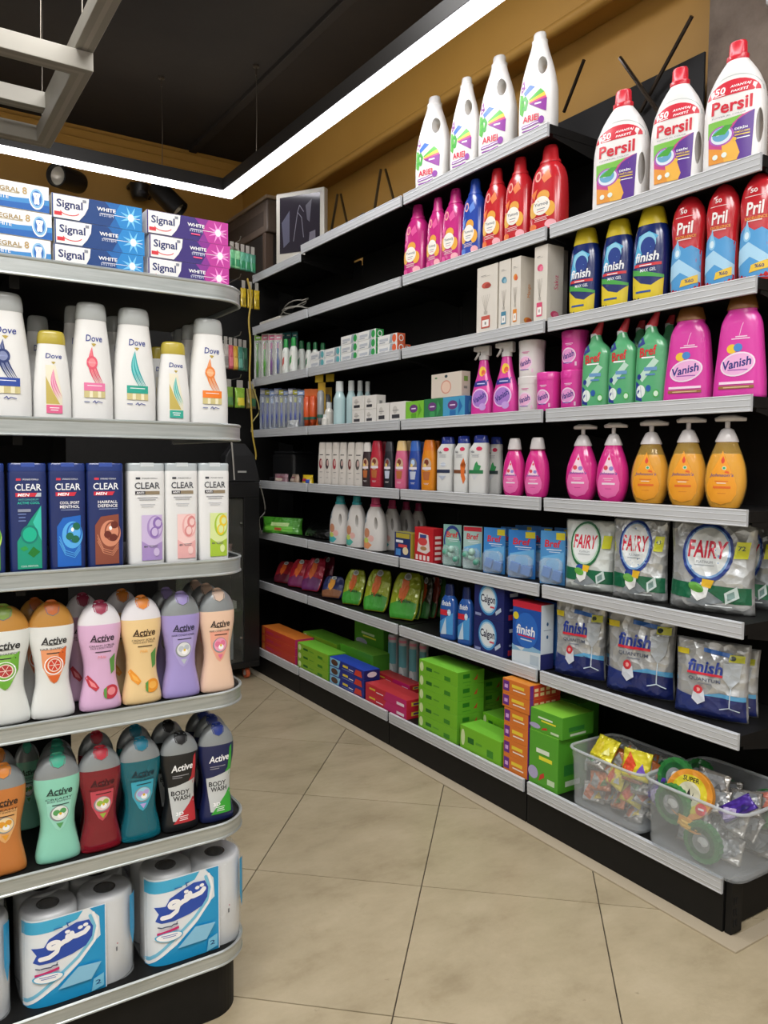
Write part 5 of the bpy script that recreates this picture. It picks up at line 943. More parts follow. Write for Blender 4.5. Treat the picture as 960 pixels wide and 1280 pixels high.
def hs(w, d, h, acc, band):
    tab = [(0, .92, .9, 3), (.02, .98, .98, 3), (.5, 1, 1, 3), (.75, .99, .97, 2.8), (.86, .80, .8, 2.4), (.875, .74, .75, 2.3)]
    s = [(v*h, a*w/2, b*d/2, n, (.0 if v < .76 else .10)*w) for v, a, b, n in tab]
    o = [E(.3, .77, .32, .035, '#d8305a'), T('h&s', -.4, .72, .04, '#3a4050', .4, 1)]+bars(-.1, .67, .9, 3, '#9a9ca4', .02, .006)+[R(-.85, .35, .75, .41, band)]
    o += {'plain': [E(0, .5, .3, .04, '#c8d0dc'), P([(-.6, .3), (.4, .3), (-.1, .22)], '#b8c0d0')], 'orange': [P([(.1, .5), (.5, .62), (.75, .5), (.6, .35), (.75, .25), (.5, .16), (.2, .3)], '#e0702c')], 'green': [P([(-.3, .41), (-.1, .52), (.1, .56), (.25, .5), (.55, .48), (.4, .41)], '#3a9a5a'), P([(-.5, .33), (.3, .33), (-.2, .24)], '#d0d4d8')]}[acc]
    return [('bottle', loft(s, mat('#dedfdc', .28, coat=.3), 24, 32), []), ('cap', loft([(h*.87, w*.38, d*.39, 2.3, w*.10), (h*.89, w*.38, d*.39, 2.3, w*.10), (h*.99, w*.34, d*.33, 2.3, w*.08), (h, w*.28, d*.28, 2.3, w*.08)], mat('#2a3c96', .2, coat=.5), 0, 28), []), ('front_label', art_on(s, w, h, o), [])]
for i, (pl, pr, yt, a, bnd, off, l) in enumerate(((547, 569, 546, 'plain', '#2a3450', .02, 'white shampoo bottle with navy cap and navy band'), (568, 588, 545, 'orange', '#7a4a30', .02, 'white shampoo bottle with navy cap and orange swirl'), (587, 611, 544, 'green', '#2a7a4a', .02, 'white shampoo bottle with navy cap and green leaf'), (609, 628, 546, 'green', '#2a3a3c', .10, 'white shampoo bottle with navy cap set back behind the green-leaf one'))):
    p, w, d, h = right(5, pl, pr, yt, .55, off, rot=.3); rput(hs(w, d, h, a, bnd), 'shampoo_bottle', l, 'shampoo bottle', p, .3, 'navy-capped white shampoo bottles')
def schau(w, d, h, body, cap):
    s = ring_secs([(0, .86, .88, 2.6), (.02, .94, .96, 2.6), (.25, .97, 1, 2.6), (.45, 1, 1, 2.5), (.65, .92, .94, 2.4), (.80, .76, .82, 2.3)], w, d, h)
    o = [E(0, .52, .6, .13, '#c8a88a' if body not in ('#23222a', '#2a4aa0') else '#7a7a84'), E(0, .56, .3, .06, '#7a3a2a' if body != '#2a4aa0' else '#b8d0f0'), E(-.2, .5, .2, .04, '#e8c86a'), R(-.6, .42, .6, .47, '#e8e0e8'), P([(-.5, .38), (.5, .38), (.35, .22), (-.35, .22)], '#b86a3a' if body not in ('#23222a', '#2a4aa0') else '#c0c8d8')]+bars(0, .15, .7, 2, '#f0e8e8', .02, .006)
    return [('bottle', loft(s, mat(body, .3, coat=.3), 18, 28), []), ('cap', loft(ring_secs([(.795, .80, .84, 2.3), (.96, .66, .72, 2.3), (1, .55, .6, 2.2)], w, d, h), mat(cap, .3), 0, 24), []), ('front_label', art_on(s, w, h, o), [])]
for i, (pl, pr, yt, b, c_, off, l) in enumerate(((453, 466, 553, '#3a2c2e', '#dcd8d2', .02, 'dark brown shampoo bottle with white cap'), (463, 480, 551, '#b8283c', '#b8283c', .02, 'red shampoo bottle with red cap'), (480, 494, 552, '#23222a', '#3a3a40', .02, 'black shampoo bottle with grey cap'), (494, 511, 551, '#d8688c', '#e8c88a', .02, 'pink shampoo bottle with cream cap'), (511, 528, 551, '#2a4aa0', '#3a6ac0', .02, 'blue shampoo bottle with blue cap'), (527, 547, 550, '#e08a1c', '#e07a1c', .02, 'orange shampoo bottle with orange cap'),
    (475, 487, 552, '#b8283c', '#a02034', .09, 'second red shampoo bottle behind the red one'), (506, 517, 551, '#d8688c', '#e8c88a', .09, 'second cream-capped bottle behind the pink one'), (522, 534, 552, '#24408c', '#2a4a90', .09, 'second blue bottle behind the blue one'), (541, 552, 551, '#e08a1c', '#e07a1c', .09, 'second orange bottle behind the orange one'))):
    p, w, d, h = right(5, pl, pr, yt, .6, off, rot=.3); rput(schau(w, d, h, b, c_), 'shampoo_bottle', l, 'shampoo bottle', p, .3, 'coloured family shampoo bottles')
def elv(w, d, h, c):
    s = ring_secs([(0, .94, .92, 3), (.02, 1, 1, 3), (.5, .96, .97, 3), (.84, .82, .85, 2.8)], w, d, h)
    return [('bottle', loft(s, mat('#d6d0c8', .3, coat=.3), 12, 28), []), ('cap', loft(ring_secs([(.84, .84, .86, 2.8), (.98, .76, .78, 2.6), (1, .68, .7, 2.6)], w, d, h), mat('#cfc8bf', .3), 0, 24), []), ('front_label', art_on(s, w, h, [R(-.4, .70, .4, .72, '#4a4644'), E(-.1, .50, .38, .12, c), E(0, .52, .2, .07, '#c8a8a0'), R(-.3, .3, .3, .31, '#6a6664'), R(-.3, .17, .2, .18, '#8a8684')]), [])]
for i in range(6):
    a = [398, 406, 415, 424, 434, 443][i]; c = ['#8a2a34', '#3a2a30', '#a02c3a', '#3a3a3c', '#6a3028', '#5a5450'][i]
    p, w, d, h = right(5, a, a+[12, 12, 12, 12, 12, 15][i], 553, .55, .02, rot=.35); rput(elv(w, d, h, c), 'shampoo_bottle', 'cream-white shampoo bottle in the tight row of six, %s' % ordn(i, 6), 'shampoo bottle', p, .35, 'cream-white shampoo bottles')
z5 = rsurf(5)
pr_ = put([('housing', boxme(-.16, .16, -.13, .13, 0, .19, mat('#17181a', .4), .02), []), ('lid', boxme(-.15, .15, -.12, .12, .1905, .205, mat('#26282b', .35), .006), []), ('paper_tray', boxme(-.13, .13, -.165, -.131, .01, .03, mat('#1c1d20', .4), .003), [])], 'printer', 'dark office printer at the far end of the fifth row', 'printer', (2.41, 4.78, z5), RR)
for i, (px, rz, l, c) in enumerate(((352, .2, 'loose magenta-printed pouch lying before the printer', '#8c6a72'), (366, -.2, 'cream folded pouch between the printer and the yellow packet', '#b8a08c'))):
    rput(bag(.15, .05, .055, c, [R(-.5, .2, .5, .5, '#c8b8a8'), R(-.3, .55, .6, .7, '#8a4a5a')], FILM, .006, 11+i), 'flat_pouch', l, 'pouch', (RXF+.05+.02*i, col_y(px, RXF+.05, z5), z5), rz)
rput(bag(.10, .05, .055, '#d8b81c', [R(-.6, .3, .2, .6, '#a8283c'), R(.2, .1, .8, .5, '#2a4aa0')], FILM, .004, 15), 'snack_packet', 'small yellow packet beside the row of cream-white shampoos', 'packet', (RXF+.05, col_y(385, RXF+.05, z5)-.0, z5), .2)
# --- row 6
def laundry(w, d, h, cap, c1, c2):
    o = [P([(-.85, .06), (-.3, .04), (.1, .12), (-.5, .2), (-.85, .2)], c1), E(-.45, .34, .3, .09, '#c88a6a'), P([(-.8, .5), (-.55, .55), (-.5, .75), (-.7, .7)], c2), E(.0, .24, .3, .06, '#e8b8b0'), E(-.5, .2, .25, .05, '#c8d86a')]
    tab = [(0, .84, .85, 3), (.02, .96, .98, 3), (.3, 1, 1, 2.8), (.6, .88, .9, 2.6), (.75, .66, .76, 2.4), (.83, .46, .6, 2.1)]
    return handled(w, d, h, o, cap, hole=(.42, .52, .16, .12, .1), shape=tab, body='#dddad6')
for i, (pl, pr, yt, c, c1, off, l) in enumerate(((413, 438, 620, '#3aa8b0', '#48b4b8', .02, 'white laundry bottle with teal cap, left of two'), (434, 458, 620, '#3aa8b0', '#58b8a8', .02, 'white laundry bottle with teal cap, right of two'), (456, 483, 622, '#d84a7c', '#e89a6a', .02, 'white laundry bottle with pink cap, in front of its row'), (479, 501, 625, '#c84474', '#58b0b0', .13, 'white laundry bottle with pink cap, second of its row'), (497, 518, 627, '#c04070', '#7a8ac0', .22, 'white laundry bottle with pink cap, third of its row'), (513, 533, 629, '#b03a68', '#8a8ac0', .28, 'white laundry bottle with pink cap, last of its row by the red carton'))):
    p, w, d, h = right(6, pl, pr, yt, .55, off, rot=.3); rput(laundry(w, d, h, c, c1, '#8a9aa8'), 'laundry_bottle', l, 'laundry bottle', p, .3, 'white laundry bottles with coloured caps')
rbox(6, 493, 513, 667, .06, lambda w, d, h: carton(w, d, h, dict(front='#22356e', right='#b8a83c', top='#a8a04a', left='#9a9434'), [R(-.8, .78, .9, .97, '#b8a83c'), T('ABC', -.35, .66, .12, '#e8ecf4', .8, 1), R(-.5, .45, .5, .56, '#d84a4a'), R(-.8, .1, -.2, .35, '#4a8ad0'), E(.4, .3, .35, .15, '#e8d8b0')] if 0 else [R(-.8, .78, .9, .97, '#b8a83c'), R(-.8, .6, .1, .7, '#e8ecf4'), R(-.5, .42, .6, .54, '#d84a4a'), R(-.8, .1, -.2, .35, '#4a8ad0'), E(.4, .3, .35, .15, '#e8d8b0')]), 'detergent_box', 'small navy and olive carton in front of the laundry bottles', 'carton')
rbox(6, 518, 541, 661, .06, lambda w, d, h: carton(w, d, h, dict(front='#c8242c', right='#b81c28', top='#c8282c'), [P([(-.7, .3), (-.5, .85), (.5, .8), (.7, .35), (.3, .25)], '#e8dcd8'), E(-.1, .6, .5, .12, '#d84a4a'), T('Clin', -.1, .72, .16, '#3a4a8c', .9, 1, .2) if 0 else R(-.4, .7, .3, .8, '#3a4a8c'), E(0, .4, .35, .06, '#b8885a')]+[R(-.85+.42*k, .06, -.6+.42*k, .2, '#f0e0dc') for k in range(4)], [R(-.6, .15*k+.1, .6, .15*k+.18, '#f0d8d4') for k in range(5)]), 'detergent_box', 'red carton with white cat-litter-like pouch print beside the toilet blocks' if 0 else 'red carton with a white bag print beside the toilet blocks', 'carton')
def blister(w, d, h, base, kind):
    o = [P([(-.95, .02), (.95, .02), (.95, .98), (-.95, .98)], base)]
    if kind == 'balls': o = [E(0, .62, .95, .36, '#243a86'), E(0, .60, .8, .3, '#8ab8a8'), R(-.9, .02, .9, .42, '#9ac8b8')]
    o += [T('Bref', -.02, .76, .14, '#d4242c', 1.3, 2, .1), R(-.5, .64, .7, .655, '#e8f0f8'), R(-.3, .60, .6, .61, '#e8f0f8'), P([(-.9, .5), (.9, .62), (.9, .30), (-.9, .22)], '#6ab0e0' if kind != 'balls' else '#7ab8a8')]
    if kind == 'yel': o.append(R(.25, .84, .95, .97, '#d8cc2c'))
    if kind == 'redtop': o.append(R(-.95, .88, .95, .98, '#c8283a'))
    t = [('card', boxme(-w/2, w/2, d*.42, d*.46, 0, h, mat(base, .4), .0005), []), ('front_print', ART(o, w, h, lambda x, z, e: (x, d*.42-e, z), CARD), [])]
    if kind == 'balls' or kind == 'redtop':
        for k in range(4): bm = bmesh.new(); bmesh.ops.create_uvsphere(bm, u_segments=14, v_segments=9, radius=w*.17); t.append(('scent_ball', newmesh(bm, 's', mat('#5aa890' if k % 2 == 0 else '#a8d0c4', .15, coat=.5), True), []))
        return t, [(-w*.28, -.0, h*.34), (w*.02, 0, h*.28), (w*.28, 0, h*.18), (w*.1, -.01, h*.42)]
    for k in range(2): t.append(('toilet_block', boxme(-w*.17, w*.17, -d*.2, d*.2, 0, h*.2, mat('#3a7ac8', .25, coat=.5), .003), []))
    return t, [(-w*.22, 0, h*.14), (w*.2, 0, h*.08)]
def blist(pl, pr, yt, base, kind, off, lab, rot=.35):
    p, w, d, h = right(6, pl, pr, yt, .32, off, 'b', rot=rot); t, pos = blister(w, d, h, base, kind)
    e = rput(t[:2], 'toilet_block_pack', lab, 'toilet block pack', p, rot, 'toilet block packs')
    for (n, me, _), q in zip(t[2:], pos): o = O(n, me, e, q, (0, .25 if n == 'toilet_block' else 0, 0))
    s_ = [(h*.03, w*.36, d*.36, 3), (h*.08, w*.46, d*.42, 3), (h*.42, w*.46, d*.42, 3), (h*.5, w*.3, d*.38, 3)]
    O('blister', loft(s_, mat('#e8f4f8', .08, coat=1, alpha=.22), 10, 28), e)
blist(550, 577, 656, '#8ab8b0', 'balls', .02, 'oval pack of green scent balls, leftmost of the toilet block packs')
blist(575, 603, 658, '#a8c8c4', 'redtop', .03, 'red-topped pack of pale green balls beside the oval one')
blist(600, 632, 660, '#3a86cc', 'yel', .02, 'blue toilet block pack with yellow tag, left of the two large blue ones')
blist(630, 670, 663, '#2f7cc8', 'yel', .02, 'largest blue toilet block pack in the front row, just left of the rail joint')
blist(671, 707, 664, '#4a90cc', 'yel', .02, 'blue toilet block pack next to the white sachet with the green ring')
for i, (pl, pr, yt) in enumerate(((622, 648, 659), (640, 668, 657), (660, 690, 659), (690, 712, 660), (650, 676, 657))):
    blist(pl, pr, yt, '#3474b8', 'yel', .11+.05*(i % 2)+.10*(i == 4), 'blue yellow-tagged toilet block pack in the back rows, %s' % ordn(i, 5))
def tabs(w, d, h, ring, base, cnt, big, seed):
    o = [P([(-.96, .33), (.96, .30), (.96, .12), (-.96, .16)], '#1c6a48'), P([(-.1, .28), (.4, .14), (-.1, .08), (-.5, .12)], '#8a9296')]
    o += [E(-.05 if big else -.1, .66, .62, .32, '#1f3c8c' if ring == 'b' else '#1c6a3c'), E(-.05 if big else -.1, .665, .55, .285, '#7ea8d8' if ring == 'b' else '#b8d8c0'), E(-.05 if big else -.1, .67, .50, .265, '#e6ecec')]
    o += [T('FAIRY', -.05 if big else -.1, .70, .19, '#d41c3c', .95, 2, .1), T('PLATINUM', -.1, .56, .03, '#8a9298', .4, 0), R(-.35, .52, .15, .53, '#a8b0b4')]
    o += [P([(-.42, .33), (.1, .36), (.0, .18), (-.2, .13), (-.35, .2)], '#f0f2f0'), E(-.22, .33, .18, .05, '#2a4aa8'), E(-.25, .28, .2, .05, '#6ab04a', rot=-20), P([(-.1, .38), (.18, .37), (.1, .28), (-.12, .30)], '#f0c02c'), P([(.45, .12), (.75, .2), (.7, .32), (.42, .24)], '#cfe0dc'), P([(.5, .16), (.66, .2), (.64, .27), (.48, .23)], '#7a9a94'), P([(.62, .80), (.92, .80), (.88, .62), (.58, .62)], '#d8dc1c')]
    if cnt: o += [T(cnt, .74, .73, .05, '#2a4a2a', .16, 2)]
    o += [R(.0, .09, .6, .10, '#dfe6e6')]
    return bag(w, d, h, base, o, FOIL if ring == 'b' else FILM, .0065 if ring == 'b' else .004, seed, 1.3)
for (pl, pr, yt, ring, base, cnt, big, seed, off, l) in ((706, 771, 650, 'g', '#dfe6e2', '', 0, 3, .02, 'white dishwasher tablet sachet with a green ring'), (765, 836, 648, 'b', '#ccd0d0', '43', 0, 7, .02, 'silver dishwasher tablet sachet with a blue ring, narrower of two'), (836, 945, 652, 'b', '#ccd0d0', '72', 1, 13, .03, 'largest silver dishwasher tablet sachet with a blue ring'), (905, 972, 658, 'b', '#90979a', '', 0, 21, .24, 'silver dishwasher sachet in the shade behind the largest one')):  # rear silver sachet has its base colour darkened to stand for shade
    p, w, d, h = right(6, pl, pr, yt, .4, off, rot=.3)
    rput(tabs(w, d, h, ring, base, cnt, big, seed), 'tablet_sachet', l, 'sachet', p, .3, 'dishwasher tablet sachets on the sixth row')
grn = bag(.34, .10, .11, '#4a9a2c', [R(-.7, .2, .7, .5, '#6ab83c'), R(-.4, .5, .5, .7, '#b8d890'), R(-.2, .25, .2, .4, '#c05a3a')], FILM, .012, 31)
rput(grn, 'wet_wipes_pack', 'crumpled bright green pack drooping over the far end of the sixth row', 'wipes pack', (RXF+.06, 4.70, rsurf(6)), .45)
rput(bag(.42, .2, .09, '#101210', [R(-.6, .3, .1, .5, '#2a3a2a')], FILM, .012, 33), 'dark_pouch', 'black crumpled pack lying behind the bright green one', 'pouch', (RXF+.2, 4.35, rsurf(6)), 0)
# --- row 7
def quantum(w, d, h, seed):
    o = [P([(-.97, .02), (.97, .02), (.97, .34), (.3, .36), (-.4, .27), (-.97, .30)], '#1c2866'), P([(.97, .34), (.3, .36), (-.2, .30), (.4, .31), (.97, .28)], '#5aa8d8'), P([(-.9, .30), (-.4, .27), (-.1, .15), (-.6, .03), (-.97, .05)], '#2a3a7c'), T('finish', -.12, .66, .16, '#1f3c9a', .98, 3, .1), R(-.62, .56, .38, .59, '#d8243a'), T('QUANTUM', -.12, .50, .05, '#4a5266', .9, 1), R(-.3, .45, .1, .46, '#6a7284'),
         P([(-.2, .90), (.58, .87), (.58, .82), (-.2, .85)], '#2a6ac0'), P([(.5, .86), (.9, .86), (.9, .77), (.5, .77)], '#c8cc2c'), E(.6, .815, .08, .03, '#2a3a2a'), P([(-.95, .86), (-.6, .86), (-.6, .79), (-.95, .79)], '#e0cc2c'), P([(-.40, .34), (-.1, .37), (-.05, .24), (-.25, .18), (-.42, .25)], '#d8dee8'), E(-.26, .375, .13, .055, '#d83040'), E(-.26, .375, .06, .025, '#f0a8a0'),
         S([(.62, .44), (.60, .20)], .012, '#c8d8e4'), S([(.36, .17), (.6, .2), (.84, .16)], .012, '#c8d8e4'), P([(.38, .75), (.86, .75), (.82, .55), (.62, .44), (.42, .55)], '#b4bcc2')]
    return bag(w, d, h, '#c6c9c9', o, FOIL, .006, seed, 1.4)
for (pl, pr, yt, seed, off, l) in ((693, 759, 752, 41, .02, 'silver and navy dishwasher tablet bag, leftmost of three'), (757, 846, 764, 43, .02, 'silver and navy dishwasher tablet bag, middle and tallest of three'), (842, 938, 800, 47, .025, 'silver and navy dishwasher tablet bag, rightmost and lowest of three'), (862, 950, 806, 53, .12, 'silver and navy tablet bag standing behind the rightmost one'), (733, 770, 758, 57, .14, 'silver and navy tablet bag half hidden behind the leftmost one')):
    p, w, d, h = right(7, pl, pr, yt, .36, off, rot=.3); rput(quantum(w, d, h, seed), 'tablet_bag', l, 'sachet', p, .3, 'silver and navy tablet bags')
rbox(7, 640, 675.5, 757, .07, lambda w, d, h: carton(w, d, h, dict(front='#1c50a8', right='#d6e2ec', top='#c8283a', left='#1c3a8c'), [R(-1, .90, 1, 1, '#c8243a'), R(-1, .0, 1, .28, '#d8e2e8'), P([(-1, .3), (-.3, .22), (.1, .35), (1, .30), (1, .26), (-1, .2)], '#8ab8d8'), E(0, .56, .8, .28, '#2a6ac4'), T('finish', -.05, .56, .15, '#f4f6fa', 1.3, 3, .1), R(-.6, .455, .6, .475, '#d8243a'), R(-.4, .40, .4, .42, '#c8dcf0'), E(-.75, .76, .2, .06, '#e0cc2c'), R(.3, .05, .9, .2, '#b8c8d4')], [R(-1, .0, 1, .24, '#2a2f6c'), R(-.6, .6, .6, .61, '#8a9ab0'), E(0, .5, .15, .03, '#2a5a8a'), E(0, .7, .15, .03, '#2a5a8a')]), 'dishwasher_salt_box', 'blue and white dishwasher salt carton with red top stripe', 'carton')
rput(carton(.16, .06, .26, '#2a5ab0', [R(-.8, .1, .8, .9, '#3a78c8')]), 'dishwasher_salt_box', 'blue carton in the shade behind the salt carton', 'carton', (RXF+.15, col_y(686, RXF+.13, rsurf(7)), rsurf(7)))
def calg(w, d, h): return carton(w, d, h, dict(front='#1c2464', right='#161d58', top='#232c70'), [E(-.05, .54, .62, .44, '#3f8ccc'), E(-.05, .54, .54, .38, '#a8d4ec'), E(-.05, .54, .46, .33, '#e4ecf0'), T('Calgon', -.05, .54, .30, '#10143c', .98, 3), R(.1, .33, .4, .38, '#d84a5a'), P([(.5, .15), (.85, .3), (.8, .4), (.45, .25)], '#b8c8dc'), R(-.9, .04, -.5, .12, '#8a94c0')], [R(-.5, .7, .2, .8, '#c8d0e0'), R(-.5, .3, .3, .36, '#8a94c0'), R(-.6, .05, .5, .2, '#b83040')])
rbox(7, 592, 629, 734, .13, calg, 'water_softener_box', '', 'carton', n=2, labels=['navy washing tablet carton with white disc, lower of two stacked', 'navy washing tablet carton with white disc, upper of two stacked'], group='navy washing tablet cartons')
def cleaner(w, d, h):
    s = ring_secs([(0, .92, .9, 3), (.02, 1, 1, 3), (.55, 1, 1, 2.8), (.72, .82, .86, 2.5), (.80, .52, .6, 2.1)], w, d, h)
    return [('bottle', loft(s, mat('#2a5aa8', .2, coat=.5), 18, 28), []), ('cap', loft(ring_secs([(.795, .55, .62, 2), (.95, .5, .56, 2), (1, .4, .46, 2)], w, d, h), mat('#1c2a5c', .35), 0, 20), []), ('front_label', art_on(s, w, h, [P([(-.9, .1), (.8, .1), (.8, .5), (-.9, .3)], '#4a9ad8'), P([(-.7, .08), (.0, .4), (.1, .1)], '#c8dcec'), R(-.8, .44, .2, .54, '#d02c3c'), T('finish', .0, .66, .09, '#e8eef6', 1.1, 2, .1), E(.4, .5, .2, .06, '#c8dcec')]), [])]
for i, (pl, pr, yt) in enumerate(((551, 573, 730), (573, 593, 734))):
    p, w, d, h = right(7, pl, pr, yt, .55, .02, rot=.2); rput(cleaner(w, d, h), 'machine_cleaner_bottle', 'blue machine cleaner bottle beside the navy cartons, %s' % ordn(i, 2), 'bottle', p, .2, 'blue machine cleaner bottles')
def glove(w, d, h, base, c2, hand, seed, txt=''):
    o = [P([(-.9, .02), (.9, .02), (.9, .35), (0, .42), (-.9, .3)], c2), P([(-.35, .85), (.2, .80), (.1, .45), (-.1, .32), (-.3, .45)], hand), S([(-.3, .45), (-.35, .62)], .05, hand), S([(-.1, .45), (-.05, .7)], .05, hand), S([(.1, .5), (.2, .68)], .05, hand), E(0, .9, .3, .08, '#c8ccc8'), E(0, .9, .2, .05, '#8a8e88')]
    if txt: o.append(T(txt, .1, .38, .08, '#2a3a1c', .9, 1, .2))
    return bag(w, d, h, base, o, FILM, .005, seed, 1, .4)
def gl(pl, pr, yt, base, c2, hand, off, lab, grp, seed, lean=-.35, rot=.45, txt=''):
    p, w, d, h = right(7, pl, pr, yt, .18, off+.02, rot=rot); p.z += .006; rput(glove(w, max(d, .022), h*1.04, base, c2, hand, seed, txt), 'glove_pack', lab, 'glove pack', p, rot, grp, rx=lean)
ga, gb = 'yellow-green glove packs', 'red glove packs'
gl(425, 452, 714, '#a8b82c', '#3f9a30', '#e0702a', .02, 'yellow-green rubber glove pack, leftmost of three in front', ga, 61, txt='Violet')
gl(451, 484, 714, '#a8b82c', '#3f9a30', '#e0702a', .02, 'yellow-green rubber glove pack, middle of three in front', ga, 62, txt='Violet')
gl(483, 521, 718, '#a4b42c', '#3f9a30', '#e0702a', .02, 'yellow-green rubber glove pack, rightmost of three in front', ga, 63, txt='Violet')
for i, (pl, pr, yt) in enumerate(((504, 526, 722), (518, 538, 724), (528, 546, 724), (538, 554, 726))):
    gl(pl, pr, yt, ['#8aa02c', '#3a3c20', '#a0402a', '#4a8a30'][i], '#2c6a28', '#d8602a', .10+.05*i, ['yellow-green glove pack directly behind the rightmost front one', 'dark green glove pack, second behind the front ones', 'orange-brown glove pack in the shade behind', 'green glove pack in the shade next to the blue cleaner bottles'][i], ga, 64+i, -.25)
gl(400, 428, 722, '#2a3468', '#8a5a3a', '#e8a02c', .02, 'navy glove pack with a yellow-orange hand, between the red and green packs', 'glove packs', 71)
gl(340, 362, 702, '#a02830', '#5a1c2c', '#e0682a', .02, 'dark red glove pack, leftmost', gb, 72, -.5)
gl(357, 382, 700, '#c0283a', '#7a2a5a', '#ea7028', .02, 'bright red glove pack with orange hand, middle', gb, 73, -.45)
gl(374, 400, 698, '#c02c44', '#6a2a64', '#ea7028', .03, 'pinkish red glove pack with orange hand, rightmost of the front red ones', gb, 74, -.45)
gl(392, 412, 697, '#7c1c34', '#3a1428', '#9a2838', .12, 'deep crimson glove pack behind the pinkish red one', gb, 75, -.4)
# --- row 8: stacked cartons on the base shelf
def freezer(base, side, stripe, wtxt='', kind=0):
    def mk(w, d, h):
        f = [R(-.96, .12, -.80, .88, stripe), R(-.7, .42, -.25, .58, '#f0f0d8' if kind else side), R(-.15, .45, .2, .52, side), R(-.7, .25, .0, .30, side)]
        if kind == 1: f = [P([(-1, 0), (-.1, 0), (.05, 1), (-1, 1)], side), T('elif', -.62, .6, .3, '#e8c83a', .3, 1, .2) if 0 else R(-.8, .45, -.5, .65, '#e8c83a'), R(-.45, .35, -.1, .45, '#f8e8f0'), R(.55, .2, .9, .5, '#f4e4ec')]
        if kind == 2: f = [P([(-.98, .05), (-.45, .05), (-.35, .95), (-.98, .95)], '#8ac8e8'), E(-.7, .5, .2, .35, '#5a3a2a'), T('elf', 0, .55, .4, '#f0d83a', .35, 2, .2) if 0 else R(-.2, .45, .1, .7, '#f0d83a'), R(.15, .4, .4, .5, '#ffffff'), P([(.45, .15), (.9, .15), (.85, .8), (.55, .8)], '#e0402c'), R(-.25, .2, .4, .26, '#8aa8e0')]
        if kind == 3: f = [E(-.85, .5, .1, .35, '#d8e8b0'), R(-.6, .35, -.3, .6, '#1c6a1c'), R(-.2, .42, .1, .52, '#5aa028'), R(.35, .15, .65, .45, '#3a8a1c')]
        r = {0: [R(-.7, .2, .7, .8, stripe), R(-.4, .3, .4, .7, base)], 1: [R(-.5, .3, .5, .7, '#e8c83a'), R(-.3, .4, .3, .6, '#6a2a7a')], 2: [E(0, .5, .6, .3, '#e8e0e8')], 3: [R(-.6, .5, -.1, .8, '#2a7a1c'), P([(.2, .3), (.5, .7), (.45, .3)], '#c05a2c'), R(-.6, .2, 0, .26, '#4a9a24')]}[kind]
        return carton(w, d, h, dict(front=base, right=side if kind != 3 else '#68b02c', top=stripe if kind not in (1, 3) else ('#c8383c' if kind == 1 else '#7cc83c'), left=side), f, r)
    return mk
GR = 'stacked cartons on the base shelf'; z8 = rsurf(8)
def stack(pl, pr, yt, d, mk, n, name, desc, dx=.02, z=None):
    L = ['lowest', 'second from below', 'third from below', 'fourth from below', 'topmost']
    lab = [('%s, %s' % (desc, L[j] if j < n-1 or n == 1 else 'topmost')) if n > 1 else desc for j in range(n)]
    return rbox(8, pl, pr, yt, d, mk, name, lab[0], 'carton', dx=dx, z=z, n=n, labels=lab, group=GR)
red = freezer('#c8402c', '#c02a6a', '#d87a2c', kind=0)
stack(327, 369, 800, .13, red, 3, 'foil_box', 'orange-red long carton at the far end of the base shelf')
grn_ = freezer('#8ab82c', '#4a8a24', '#b8d83c', kind=3)
stack(372, 410, 819, .12, grn_, 3, 'bag_box', 'yellow-green carton left of the blue ones')
stack(379, 421, 806, .14, grn_, 4, 'bag_box', 'yellow-green carton set back behind the front ones', dx=.17)
blu = freezer('#1f2f92', '#17226c', '#2a4ab8', kind=2)
stack(412, 455, 839, .10, blu, 3, 'foil_box', 'blue carton with red and yellow print')
pnk = freezer('#c8206c', '#d0283a', '#d84a3a', kind=1)
stack(457, 508, 876, .12, pnk, 2, 'cling_film_box', 'magenta and red carton in front of the green stack')
stack(471, 512, 857, .08, pnk, 3, 'cling_film_box', 'magenta and red carton set back behind the front pair', dx=.16)
biggreen = lambda w, d, h: carton(w, d, h, dict(front='#52a028', right='#4a9426', top='#7cc040'), [R(-.5, .5, .4, .58, '#d8e8c8'), R(-.4, .4, .5, .46, '#e8e04a'), E(-.5, .2, .4, .12, '#b8b0d0')], [R(-.5, .3, .5, .5, '#2a7a2a'), P([(-.2, .1), (.3, .2), (.2, .25)], '#c0402c')])
stack(443, 479, 783, .12, biggreen, 2, 'bag_box', 'large green carton in the tall stack at the back', dx=.27)
stack(425, 466, 820, .12, biggreen, 1, 'bag_box', 'low green carton behind the blue ones', dx=.15)
def tubepack(w, d, h):
    s = [(0, w/2*.96, d/2*.96, 2), (.004, w/2, d/2, 2), (h*.98, w/2, d/2, 2), (h, w/2*.9, d/2*.9, 2)]
    return [('pouch', loft(s, mat('#d0dcdc', .2, coat=.6), 0, 24), []), ('front_label', art_on([q for q in s], w, h, [R(-.9, .45, .9, .85, '#6ac0c8'), E(0, .3, .6, .16, '#e8f0f0'), R(-.3, .27, .3, .33, '#2a5a68'), R(-.9, .9, .9, .95, '#e89ab0')]), [])]
for i, (pl, pr, yt, off) in enumerate(((485, 499, 792, .26), (498, 512, 796, .26), (511, 524, 800, .26), (524, 536, 803, .26))):
    p, w, d, h = right(8, pl, pr, yt, 1, off); rput(tubepack(w, d, h), 'cotton_pad_tube', 'pale turquoise tube of cotton pads behind the cartons, %s' % ordn(i, 4), 'cotton pads', p, .3, 'cotton pad tubes')
lime = freezer('#76bc24', '#68b02c', '#8ad03c', kind=3)
a_ = stack(523, 571, 841, .155, lime, 5, 'bag_box', 'bright green carton in the front tall stack')
stack(572, 600, 851, .155, lime, 4, 'bag_box', 'bright green carton in the back stack beside the tall one', dx=.19)
stack(575, 626, 928, .12, lime, 1, 'bag_box', 'single bright green carton lying in front, left of the orange stack')
